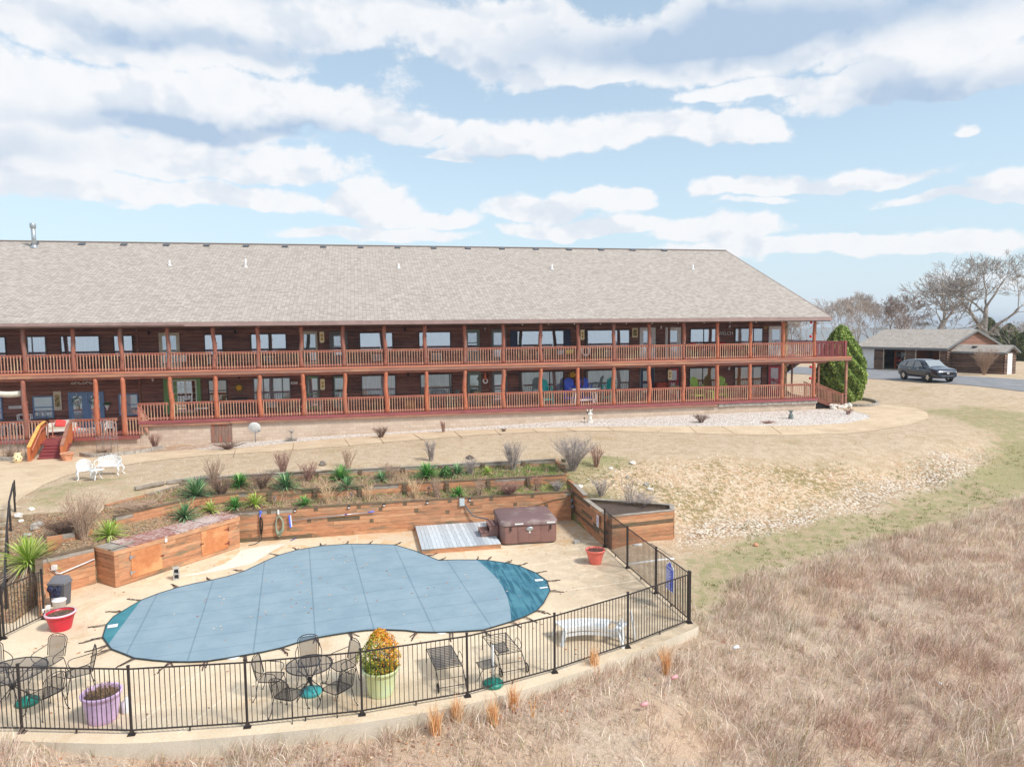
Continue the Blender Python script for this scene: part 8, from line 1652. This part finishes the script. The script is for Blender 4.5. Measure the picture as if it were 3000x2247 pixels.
g_ = blades('ground_cover', P, .12, .022, [lin(c) for c in [(112,142,70),(136,160,86),(96,122,62),(164,168,104)]], 1.0, 42); tag(g_, 'green ground cover growing in the terrace beds', 'ground cover', kind='stuff')
P, I, nt = tuftpoints(2400, 11, .10, 45, lambda x, y, r: (y < cv(Y3, x)-.1) & (y > cv(Y1, x)+.1) & (x > -18) & (x < 2.2) & (r.random(len(x)) < .55), (-18, 2.3, -21, -12.6))
g_ = blades('dry_stalks', P, .26, .011, [lin(c) for c in [(206,182,154),(178,148,122),(222,204,178),(150,122,102)]], .8, 46); tag(g_, 'dry winter stalks and litter standing in the terrace beds', 'dry plants', kind='stuff')
# loose rock and fallen leaves
def chips(name, P, size, cols, seed, flat=.6, kind='stuff', label=None, cat=None):
    r = np.random.default_rng(seed); n = len(P); base = np.array([(-1,-1,-1),(1,-1,-1),(1,1,-1),(-1,1,-1),(-.7,-.7,1),(.7,-.7,1),(.7,.7,1),(-.7,.7,1)])*.5; s_ = size*r.uniform(.4, 1.4, (n, 3)); s_[:, 2] *= flat
    V = base[None]*s_[:, None, :]*(1+r.uniform(-.25, .25, (n, 8, 3))); a = r.uniform(0, 6.28, n); ca, sa = np.cos(a)[:, None], np.sin(a)[:, None]; x = V[..., 0]*ca-V[..., 1]*sa; y = V[..., 0]*sa+V[..., 1]*ca; V = np.stack([x, y, V[..., 2]], -1)+P[:, None, :]
    q = np.array([(0,3,2,1),(4,5,6,7),(0,1,5,4),(1,2,6,5),(2,3,7,6),(3,0,4,7)]); F_ = (q[None]+(np.arange(n)*8)[:, None, None]).reshape(-1, 4); c = np.repeat(np.asarray(cols)[r.integers(0, len(cols), n)]*r.uniform(.85, 1.1, n)[:, None], 8, 0)
    o = npmesh(name, V.reshape(-1, 3), F_, attrmat(name+'_mat', .9), None, {'col': c}); return tag(o, label, cat, kind=kind)
P = scatter(40000, 3, 40, -26, -6, 51, lambda x, y, r: r.random(len(x)) < .16*soft(x, y, SLOPE, 1.5, 1.2, 5)+.85*soft(x, y, GRAVT, 1.2, .9, 8)*(fbm(x, y, 1, 8) > .4)); chips('loose_rock', P, .072, [lin(c) for c in [(250,242,230),(236,224,206),(226,200,172),(206,196,186),(216,184,152)]], 52, label='white and buff rock rubble strewn over the bare bank', cat='rubble'); print('rocks', len(P))
P = scatter(30000, -20, 10, -33, -12, 61, lambda x, y, r: ((fieldt(x, y) > .5) & (x < 3.4) & (np.abs(y-np.interp(x, [e[0] for e in edge], [e[1] for e in edge])+.5) < r.exponential(.28, len(x)))) | ((y < cv(Y3, x)-.1) & (y > cv(Y1, x)+.15) & (x < 2.2) & (x > -19) & (r.random(len(x)) < np.where(x < -9, .5, .16))) | ((x < -15.7) & (x > -17.4) & (y > -22.8) & (y < -16) & (r.random(len(x)) < .8)))
P = P[noslab(P[:, 0], P[:, 1]) | (P[:, 1] > -22.9) & (P[:, 0] < -15.7) | (P[:, 1] > -19)]; rl = np.random.default_rng(77); Q = np.stack([rl.uniform(-15, 2, 420), rl.uniform(-28.5, -15.7, 420)], 1); Q = Q[poly_in(Q[:, 0], Q[:, 1], slabpoly)]; P[:, 2] += .02; P = np.concatenate([P, np.c_[Q, np.where(poly_in(Q[:, 0], Q[:, 1], [tuple(z_) for z_ in PC]), -2.962, -2.99)]]); chips('leaf_litter', P, .042, [lin(c) for c in [(204,140,100),(180,116,84),(218,172,132),(150,108,84),(230,206,178)]], 62, .25, label='fallen orange-brown leaves caught along the slab foot and the terrace beds', cat='leaves')
# ---- yuccas
def yucca(label, px, py, r0, hh, cols, n=90, seed=1, dead=0, c=None):
    p = G(px, py) if c is None else c; o = thing('yucca_plant', label, 'plant', (p[0], p[1], p[2]), 0, 'spiky green plants in the terrace beds'); r0 *= 1.42; r = np.random.default_rng(seed)
    def rosette(n, lo, hi, L, cols, nm, wd, droop):
        V = []; F_ = []; C_ = []
        for i in range(n):
            a = r.uniform(0, 6.283); e = r.uniform(lo, hi); l_ = L*r.uniform(.75, 1.1); d = np.array([math.cos(a), math.sin(a), 0]); s_ = np.array([-math.sin(a), math.cos(a), 0])*wd*r.uniform(.7, 1.2); b0 = len(V); cc = np.array(cols[r.integers(0, len(cols))])*r.uniform(.8, 1.2)
            for t_, ws in ((0, .8), (.35, 1), (.7, .75), (1, .05)):
                q = d*l_*t_*math.cos(e)+np.array([0, 0, .05+l_*t_*math.sin(e)-droop*l_*t_**2.4]); V += [q-s_*ws/2, q+s_*ws/2]; C_ += [cc, cc]
            F_ += [(b0, b0+1, b0+3, b0+2), (b0+2, b0+3, b0+5, b0+4), (b0+4, b0+5, b0+7, b0+6)]
        return npmesh(nm, V, F_, LM, o, {'col': C_})
    rosette(int(n*1.25), .10, 1.40, r0, cols, 'leaves', .040, .24)
    if dead: rosette(dead, -.75, .15, r0*1.05, [lin(c_) for c_ in [(214,196,176),(182,160,142),(150,132,112)]], 'dead_leaves', .022, .25)
    return o
G1 = [lin(c) for c in [(96,140,96),(120,160,108),(150,180,130),(80,120,80)]]; G2 = [lin(c) for c in [(168,190,84),(190,206,104),(140,170,70),(206,214,140)]]; G3 = [lin(c) for c in [(88,148,72),(110,168,84),(140,186,104),(70,124,60)]]
yucca('huge yucca with a skirt of dead leaves behind the fence at the left edge', 85, 1655, .85, 1, G2, 190, 1, 150)
yucca('bright yellow-green yucca above the left end of the storage box', 322, 1572, .55, 1, G2, 90, 2, 14); yucca('large grey-green yucca left of the topmost terrace wall', 576, 1455, .75, 1, G1, 130, 3, 18); yucca('grey-green yucca just behind the middle of the storage box lid', 542, 1518, .58, 1, G1, 90, 4, 8); yucca('small olive yucca behind the right part of the storage box lid', 618, 1500, .42, 1, G2, 50, 5, 6)
yucca('lush green strap-leaved clump above the left end of the middle wall', 703, 1425, .52, 1, G3, 120, 6); yucca('loose grassy green clump left of the first dark cross tie', 690, 1490, .45, 1, G3, 70, 7, 6); yucca('loose yellow-green clump next to the first dark cross tie', 748, 1482, .48, 1, G2, 70, 8, 6); yucca('large pale yucca spilling over the middle wall above the coiled green hose', 838, 1432, .68, 1, G1, 130, 9, 24); yucca('small green rosette on the bed right above the blue brush', 893, 1482, .38, 1, G3, 55, 10, 5)
yucca('dark green lush clump against the top wall above the long pole', 1000, 1405, .58, 1, G3, 130, 11); yucca('pale green clump hanging over the middle wall above the long pole', 1016, 1432, .48, 1, G1, 70, 12, 16); yucca('small grey-green clump by the fourth cross tie of the top wall', 1118, 1408, .42, 1, G1, 50, 13, 8); yucca('wide bright green clump in the upper bed left of the glossy bush', 1253, 1398, .62, 1, G3, 140, 14); yucca('grassy pale clump in the upper bed right of the glossy bush', 1340, 1392, .50, 1, G1, 80, 15, 10); yucca('small grassy rosette in the lower bed above the electrical box', 1344, 1452, .40, 1, G3, 60, 16, 5); yucca('bright green seedling clump in the upper bed left of the grey twiggy shrub', 1428, 1388, .30, 1, G2, 40, 17)
# ---- dormant shrubs
def twigs(label, px, py, hh, spread, n=16, seed=1, mat='twig', name='bare_shrub', grp='bare winter shrubs', sub=3, c=None, cat='shrub', r0=.012):
    p = G(px, py) if c is None else c; o = thing(name, label, cat, (p[0], p[1], p[2]), 0, grp); hh *= 1.25; spread *= 1.3; n = int(n*1.5); rr = random.Random(seed); b_ = MB(); fine = MB()
    for i in range(n):
        a = rr.uniform(0, 6.283); s_ = spread*rr.uniform(.25, 1); top = Vector((s_*math.cos(a), s_*math.sin(a), hh*rr.uniform(.65, 1.0))); base = Vector((.08*math.cos(a), .08*math.sin(a), -.03)); mid = base.lerp(top, .45)+Vector((rr.uniform(-.04, .04), rr.uniform(-.04, .04), .02))-Vector((top.x*.15, top.y*.15, 0)); b_.tube([base, mid, top], [r0, r0*.75, r0*.35], 4, caps=False)
        for k in range(sub*2):
            t_ = rr.uniform(.3, .95); q = mid.lerp(top, (t_-.3)/.7) if t_ > .45 else base.lerp(mid, t_/.45); e = q+Vector((rr.uniform(-1, 1)*spread*.35, rr.uniform(-1, 1)*spread*.35, hh*rr.uniform(.06, .28))); fine.tube([q, e], [r0*.5, r0*.18], 3, caps=False)
            if rr.random() < .6: e2 = e+Vector((rr.uniform(-.5, .5)*spread*.3, rr.uniform(-.5, .5)*spread*.3, hh*rr.uniform(.0, .12))); fine.tube([q.lerp(e, .6), e2], [r0*.35, r0*.15], 3, caps=False)
    b_.build('stems', M[mat], o, world=False); fine.build('twigs', M[mat], o, world=False); return o
plain('twig', (186,158,136), .9, var=.2, scale=20); plain('twig_grey', (176,164,158), .9, var=.2); plain('twig_red', (170,132,118), .9, var=.2); plain('twig_pale', (222,190,150), .9, var=.15); plain('twig_dark', (128,102,88), .9, var=.2)
for a in [('tall many-stemmed bare shrub beside the yellow-green yucca, left of the storage box',244,1580,1.25,.60,34,1,'twig'),('upright brown shrub at the left end of the topmost wall',628,1420,.85,.40,22,2,'twig'),('upright brown shrub behind the pale yucca above the hose',830,1388,.75,.36,22,3,'twig_red'),('bare brown shrub behind the dark green clump',1020,1372,.65,.30,16,4,'twig'),('pale fine shrub right of the fourth cross tie',1145,1404,.55,.35,18,5,'twig'),('thick-branched pale shrub like antlers in the lower bed',960,1472,.70,.42,9,6,'twig_pale'),('thin bare shrub in the lower bed below the fifth cross tie',1076,1468,.55,.3,9,7,'twig_pale'),('upright bare shrub in the lower bed left of the small solar lamp',1218,1456,.60,.3,12,8,'twig_pale'),('upright bare shrub in the lower bed right of the small solar lamp',1280,1454,.58,.28,14,9,'twig'),
          ('grey bare shrub on the lawn edge beyond the top wall',1264,1350,.75,.32,20,10,'twig_grey'),('fan-shaped grey shrub rising over the right part of the top wall',1503,1376,.95,.42,36,11,'twig_grey'),('broad tangled grey shrub at the right end of the terraces',1680,1378,1.15,.85,60,12,'twig_grey'),('slender reddish bare shrub right of the broad tangled one',1746,1368,.80,.30,18,13,'twig_red'),('upright bare shrub in the lower bed above the hot tub steps',1404,1452,.55,.28,14,14,'twig'),('low reddish-brown mound of twigs in the lower bed behind the hot tub',1492,1450,.42,.50,46,15,'twig_red'),('thin bare sapling in the lower bed near the right end of the middle wall',1575,1438,.60,.25,8,16,'twig_red'),('small grey mound of twigs at the right end of the lower bed',1632,1436,.28,.3,24,17,'twig_grey'),('grey drooping shrub beside the glossy bush in the upper bed',1378,1390,.55,.35,18,18,'twig_grey'),('sparse bare bush on the bank above the raised planter',1762,1452,.60,.45,16,19,'twig_grey'),
          ('thin bare sapling growing in the raised planter',1842,1492,1.05,.35,7,20,'twig_grey'),('tangle of bare weeds in the raised planter',1872,1496,.55,.75,34,21,'twig_grey'),('bare brown shrub on the rock bed below the crawl-space door side of the entry',454,1316,.72,.36,26,22,'twig_red'),('low sprawling shrub on the rock bed right of the crawl-space door',668,1316,.30,.75,34,23,'twig_dark'),('bare shrub on the white rock bed right of the stone fountain',1117,1282,.50,.42,28,24,'twig_dark'),('small upright bare shrub against the block wall',1300,1266,.55,.18,14,25,'twig_red'),('low dark spreading shrub on the white rock bed near the east end',2054,1238,.42,.50,26,26,'twig_dark'),('tiny brown weed on the rock bed left of the statue',1476,1264,.15,.2,12,27,'twig_dark'),('flat reddish weed patch on the rock bed near the pedestal',2248,1240,.12,.4,22,28,'twig_red'),('small bare shrub beside the white rock heap',2484,1214,.32,.35,16,29,'twig_red'),('dry weeds in the bed left of the entry stair',30,1338,.35,.5,26,30,'twig'),('dry weeds in the bed below the right-hand trellis',300,1325,.22,.7,30,31,'twig'),
          ('brown bare shrub in the middle of the upper bed, left of the second cross tie',905,1408,.60,.4,20,32,'twig_red'),('tangled brown stems behind the lush green clump',650,1452,.55,.5,30,33,'twig_dark'),('brown stems between the large yucca and the green clump',770,1430,.50,.5,26,34,'twig_dark'),('low brown thicket beside the dark timber stub',190,1570,.45,.6,40,35,'twig_dark'),('brown twigs above the storage box lid',400,1500,.30,.6,28,36,'twig')]: twigs(*a)
twigs('tall many-stemmed bare bush against the dark shed wall', 0, 0, 1.9, .95, 44, 60, 'twig', c=np.array([50.3,11.6,float(H(50.3,11.6))]), r0=.022)
for (px, py, hh, w_, lb) in [(1740,1968,.65,.18,'tallest orange broom-grass tuft rising against the slab edge'),(1504,2078,.55,.14,'thin orange broom-grass tuft below the side table'),(1337,2112,.50,.16,'orange broom-grass tuft right of the pale green planter'),(1276,2150,.60,.16,'pale orange tuft in front of the pale green planter'),(1443,2120,.50,.18,'orange tuft below the green umbrella base'),(1951,1975,.70,.14,'slender orange tuft on the slope near the fence corner'),(1560,2100,.55,.05,'single tall leaning straw stalk by the slab edge')]:
    p = G(px, py); r = np.random.default_rng(px); n = 110 if w_ > .1 else 9; Q = np.stack([p[0]+r.normal(0, w_*.35, n), p[1]+r.normal(0, w_*.35, n)], 1); Q = np.concatenate([Q-p[:2], np.zeros((n, 1))], 1); o = blades('broom_grass', Q, hh*1.15, .012, [lin(c) for c in [(240,186,128),(226,160,104),(244,206,158)]], .30, px); o.location = (float(p[0]), float(p[1]), float(p[2])); tag(o, lb, 'grass tuft', 'orange broom-grass tufts along the slab')
# ---- leafy shrubs
def leafcloud(name, label, cat, c, shape, n, size, cols, seed, stems=True, grp=None, colfn=None, part='foliage', rz=0):
    o = thing(name, label, cat, c, 0, grp); r = np.random.default_rng(seed); P, nn = shape(r, n); n = len(P); a = r.normal(0, 1, (n, 3)); a = nn*.8+a*.75; a /= np.linalg.norm(a, axis=1)[:, None]; u = np.cross(a, r.normal(0, 1, (n, 3))); u /= np.linalg.norm(u, axis=1)[:, None]; v = np.cross(a, u); s_ = size*r.uniform(.6, 1.4, n)[:, None]
    V = np.stack([P-u*s_, P-v*s_*.5, P+u*s_, P+v*s_*.5], 1).reshape(-1, 3); ci = r.integers(0, len(cols), n); cc = np.asarray(cols)[ci]*r.uniform(.8, 1.2, n)[:, None]
    if colfn is not None: cc = colfn(P, r, cc)
    npmesh(part, V, np.arange(n*4).reshape(-1, 4), LM, o, {'col': np.repeat(cc, 4, 0)})
    return o
def egg(rx, hh, power=.62, clump=.16, seed=0):
    def f_(r, n):
        u = r.uniform(0, 1, n); a = r.uniform(0, 6.283, n); prof = np.sin(np.pi*np.clip(.10+.9*u, 0, 1))**power*(1-.42*u); lump = 1+clump*(np.sin(a*5+u*9+seed)*np.sin(u*17+a*2)+.7*np.sin(a*11+u*23)); k = 1-np.abs(r.normal(0, .13, n)); rad = rx*prof*lump*k
        P = np.stack([rad*np.cos(a), rad*np.sin(a), u*hh*(1+.02*r.normal(0, 1, n))], 1); nn = np.stack([np.cos(a), np.sin(a), .35+.8*(u-.4)], 1); return P, nn
    return f_
ex = float(UY(2463,1100,3.6)[0]); eg = leafcloud('evergreen_shrub', 'tall rounded bright green evergreen standing at the right end of the porch stair', 'evergreen', (ex, 3.6, -.75), egg(1.98, 5.5, clump=.17, power=.45), 50000, .085, [lin(c) for c in [(140,164,76),(164,184,92),(112,138,66),(186,200,112),(88,114,60)]], 5)
b_ = MB(); b_.tube([(0, 0, -.1), (0, 0, 3), (0, 0, 5.2)], [.16, .1, .03], 8); b_.build('trunk', M['twig_dark'], eg, world=False)
c1 = leafcloud('potted_shrub', 'orange and green leafy shrub growing in the big pale green planter', 'shrub', SHRUB_AT, egg(.50, .98, clump=.20, power=.55), 5200, .024, [(1, 1, 1)], 6, colfn=lambda P, r, cc: (lambda w_: np.asarray([lin((232,160,56)), lin((244,190,70)), lin((216,126,50))])[r.integers(0, 3, len(P))]*w_[:, None]+np.asarray([lin((150,164,60)), lin((120,142,56)), lin((186,184,80))])[r.integers(0, 3, len(P))]*(1-w_[:, None]))((np.clip((P[:, 0]*1.3+P[:, 2]*.9-.05)+r.normal(0, .35, len(P)), 0, 1) > .5).astype(float)))
b_ = MB(); rr = random.Random(2)
for k in range(16): a = rr.uniform(0, 6.28); b_.tube([(0, 0, 0), (.2*math.cos(a), .2*math.sin(a), .4), (.36*math.cos(a), .36*math.sin(a), rr.uniform(.5, .85))], [.014, .008, .003], 4)
b_.build('stems', M['twig_dark'], c1, world=False)
p = G(1308, 1398); leafcloud('glossy_bush', 'small dark glossy green bush between two green clumps in the upper bed', 'shrub', tuple(p), egg(.30, .50, clump=.2), 1400, .035, [lin(c) for c in [(60,96,56),(80,120,66),(104,140,80)]], 8)
for px, py, Y, rx, hh, lb in [(2895,1000,62,3.6,8.5,'dark green cedar behind the bare oak trunk'),(2955,1010,58,3.2,7.2,'dark green cedar behind the roof of the shed'),(3000,1095,44,2.6,4.4,'green evergreen at the right edge beyond the shed')]:
    q = UY(px, py, Y); z = float(H(q[0], q[1])); leafcloud('cedar_tree', lb, 'tree', (q[0], q[1], z), egg(rx, hh, clump=.22, power=.6), 9000, .17, [lin(c) for c in [(92,104,62),(70,84,52),(120,124,74),(100,92,62)]], px, grp='evergreens beyond the garage')
# ---- bare trees
def tree(label, px, Y, top_py, spread, seed, trunk_r=.28, depth=7, fork=.35, mat='bark_grey', c=None, fine=1.0, lean=(0, 0)):
    q = UY(px, 960, Y); x, y = float(q[0]), float(q[1]); z0_ = float(H(x, y)); d = math.hypot(x-CAM[0], y-CAM[1]); Ht = UY(px, top_py, Y)[2]-z0_
    o = thing('bare_tree', label, 'tree', (x, y, z0_), 0, 'bare winter trees beyond the buildings'); rr = random.Random(seed); tb = MB(); cb_ = MB()
    def grow(p, dr, L, r_, k):
        r_ = max(r_, .020); n_ = 3; pts = [p]; rad = [r_]; dd = dr.copy()
        for i in range(n_): dd = (dd+Vector((rr.uniform(-.22, .22), rr.uniform(-.22, .22), rr.uniform(-.10, .20)))).normalized(); pts.append(pts[-1]+dd*L/n_); rad.append(r_*(1-.35*(i+1)/n_))
        (tb if k < 3 else cb_).tube(pts, rad, 7 if k < 2 else (4 if k < 4 else 3), caps=False)
        if k >= depth: return
        nb_ = 3 if rr.random() < (.62 if k < 5 else .60)*fine else 2
        for j in range(nb_):
            a = rr.uniform(0, 6.283); ang_ = rr.uniform(.35, .85) if j else rr.uniform(.1, .4); ax = Vector((math.cos(a), math.sin(a), 0)); side = (ax-dd*ax.dot(dd)).normalized(); nd = (dd*math.cos(ang_)+side*math.sin(ang_)*spread).normalized(); nd.z = max(nd.z, -.12)
            grow(pts[-1] if j < 2 else pts[-2], nd, L*rr.uniform(.66, .86), rad[-1]*(.80 if j == 0 else .62), k+1)
    Lf = Ht*fork; grow(Vector((0, 0, -.2)), Vector((lean[0], lean[1], 1)).normalized(), Lf, trunk_r, 0)
    tb.build('trunk', M[mat], o, world=False); cr = cb_.build('crown', M[mat], o, world=False); zmax = max(v[2] for v in cb_.v); s_ = Ht/zmax; o.scale = (s_, s_, s_); return o
plain('bark_grey', (172,162,154), .9, var=.25, scale=3); plain('bark_pale', (192,180,172), .9, var=.2, scale=3); plain('bark_brown', (164,146,136), .9, var=.25, scale=3)
tree('largest bare oak, its crown filling the right edge above the garage', 2890, 50, 735, 1.5, 21, .55, 8, .19); tree('wide leaning bare tree behind the middle of the garage roof', 2735, 52, 800, 1.45, 9, .40, 8, .17, lean=(-.25, 0))
tree('bare tree behind the left half of the garage roof', 2612, 56, 850, 1.35, 5, .28, 8, .18, 'bark_brown'); tree('pale fine-twigged tree behind the evergreen and garage', 2515, 60, 850, .8, 31, .22, 8, .25, 'bark_pale', fine=1.2); tree('pale twiggy tree between the lodge roof and the garage', 2465, 66, 868, .85, 17, .2, 7, .26, 'bark_pale', fine=1.2)
tree('grey twiggy tree just right of the lodge gable', 2415, 70, 885, .85, 41, .2, 7, .26, 'bark_pale'); tree('bare tree seen through the east end of the balcony, right one', 2365, 62, 925, .9, 43, .2, 7, .26, 'bark_pale'); tree('bare tree seen through the east end of the balcony, left one', 2325, 66, 930, .9, 44, .2, 7, .26, 'bark_brown')
tree('small bare tree between the two leaning trees behind the garage', 2680, 66, 885, .95, 47, .2, 7, .26, 'bark_brown'); tree('low bare tree behind the shed roof', 2960, 48, 930, 1.1, 51, .22, 7, .24, 'bark_pale'); tree('reddish-brown bare tree at the far right edge', 3010, 62, 900, 1.0, 52, .24, 7, .25, 'bark_brown'); tree('small bare tree behind the left end of the garage', 2560, 70, 880, .95, 53, .2, 7, .26, 'bark_brown')
# ---- rocks, pipes, litter
def rock(label, px, py, r_, mat, seed, flat=.65, name='rock', cat='rock', grp='rocks lying on the grass'):
    r_ *= .72; p = G(px, py); rr = random.Random(seed); b_ = MB(); b_.ell((0, 0, r_*.25), (r_*rr.uniform(.9, 1.3), r_*rr.uniform(.7, 1), r_*flat), 9, 6, .22, rr); o = b_.build(name, M[mat]); o.location = (float(p[0]), float(p[1]), float(p[2])); o.rotation_euler = (0, 0, seed); tag(o, label, cat, grp)
plain('rock_dark', (128,116,106), .95, var=.25, bmp=.6)
for i, (lb, px, py, r_, mt) in enumerate([('pale flat stone on the grass near the garden steps',92,1493,.16,'stone_white'),('whitish rock at the corner of the lawn by the steps',54,1512,.20,'stone_white'),('second whitish rock beside the steps, just below the corner one',62,1528,.13,'stone_white'),('large pale rock in the brown bed above the big yucca',108,1545,.30,'stone_grey'),('cream rock highest on the green bank',1852,1358,.22,'stone_white'),('white rock left of the highest cream rock',1789,1374,.14,'stone_white'),('flat grey rock in the middle of the green bank',1838,1400,.15,'stone_grey'),('grey rock at the edge of the orange slope',1894,1421,.20,'stone_grey'),('pale rock just below the grey one on the slope',1905,1436,.20,'stone_white'),('upright white rock at the top corner of the timber side wall',1697,1430,.24,'stone_white'),('dark stump-like rock behind the top wall above the pole',946,1362,.26,'rock_dark'),('dark stump-like rock behind the top wall near the glossy bush',1377,1344,.26,'rock_dark'),('pale rock in the litter left of the low thicket',80,1570,.18,'stone_grey'),('small orange clay lump on the green strip',2215,1598,.16,'terracotta')]): rock(lb, px, py, r_, mt, i+1)
def rod(label, pts, r_, mat, name, cat): b_ = MB(); b_.tube([tuple(float(v) for v in q) for q in pts], r_, 8); tag(b_.build(name, M[mat]), label, cat)
rod('long white pipe lying on the grass behind the right-hand fence', [g3(1838,1654), g3(1930,1641), g3(1974,1637)], .035, 'white_plastic', 'plastic_pipe', 'pipe'); rod('short white pipe on the grass beside the raised planter', [g3(1855,1598), g3(1880,1596)], .05, 'white_plastic', 'plastic_pipe', 'pipe'); rod('thin grey rod leaning across the grass to the end of the long white pipe', [g3(1905,1592), g3(1940,1612), g3(1972,1634)], .015, 'galvdull', 'metal_rod', 'rod'); rod('broken pale board lying in the tall grass far right', [g3(2742,1998), g3(2772,2012)], .045, 'white_plastic', 'board', 'board')
for lb, px, py, mt in [('faded pink can in the grass below the fence corner',1976,2011,'coral_plastic'),('faded pink can lower in the grass',1888,2092,'coral_plastic'),('crushed white cup in the grass right of the fence corner',2156,1921,'white_plastic')]:
    p = G(px, py); b_ = MB(); b_.tube([(-.08, 0, .22), (.08, .02, .24)], .045, 9); o = b_.build('litter_can', plain('faded_pink_can', (236,170,170), .5) if 'pink' in lb else M[mt]); o.location = (float(p[0]), float(p[1]), float(p[2])); tag(o, lb, 'litter', 'litter in the tall grass')
for px, py in [(1256,1450),(1030,1468),(805,1480)]:
    p = G(px, py); b_ = MB(); b_.tube([(0, 0, 0), (0, 0, .26)], .01, 5); b_.lathe([(.02, .26), (.07, .27), (.06, .30), (.02, .34), (.01, .345)], (0, 0, 0), 10); o = b_.build('solar_lamp', M['grey_plastic']); o.location = (float(p[0]), float(p[1]), float(p[2])); tag(o, {1256: 'small dark solar lamp in the lower bed between two upright bare shrubs', 1030: 'small dark solar lamp in the lower bed above the middle of the pole', 805: 'small dark solar lamp in the lower bed beside the first cross tie'}[px], 'solar lamp', 'solar lamps in the lower bed')
# ---- air between the lodge and the hills
b_ = MB(); b_.box(-4300, 4300, -4300, 4300, -200, 26); hz = b_.build('haze', None) if False else b_.build('haze', bpy.data.materials.new('haze_air')); m = hz.data.materials[0]; m.use_nodes = True; m.node_tree.nodes.clear(); t = NT(m.node_tree); pv = t.new('ShaderNodeVolumePrincipled'); pv.inputs['Color'].default_value = (.80, .88, .98, 1); pv.inputs['Density'].default_value = .00034; pv.inputs['Anisotropy'].default_value = 0.0; o_ = t.new('ShaderNodeOutputMaterial'); t.l.new(pv.outputs[0], o_.inputs['Volume']); tag(hz, 'thin bluish air that fades the far hills', 'haze', kind='stuff')
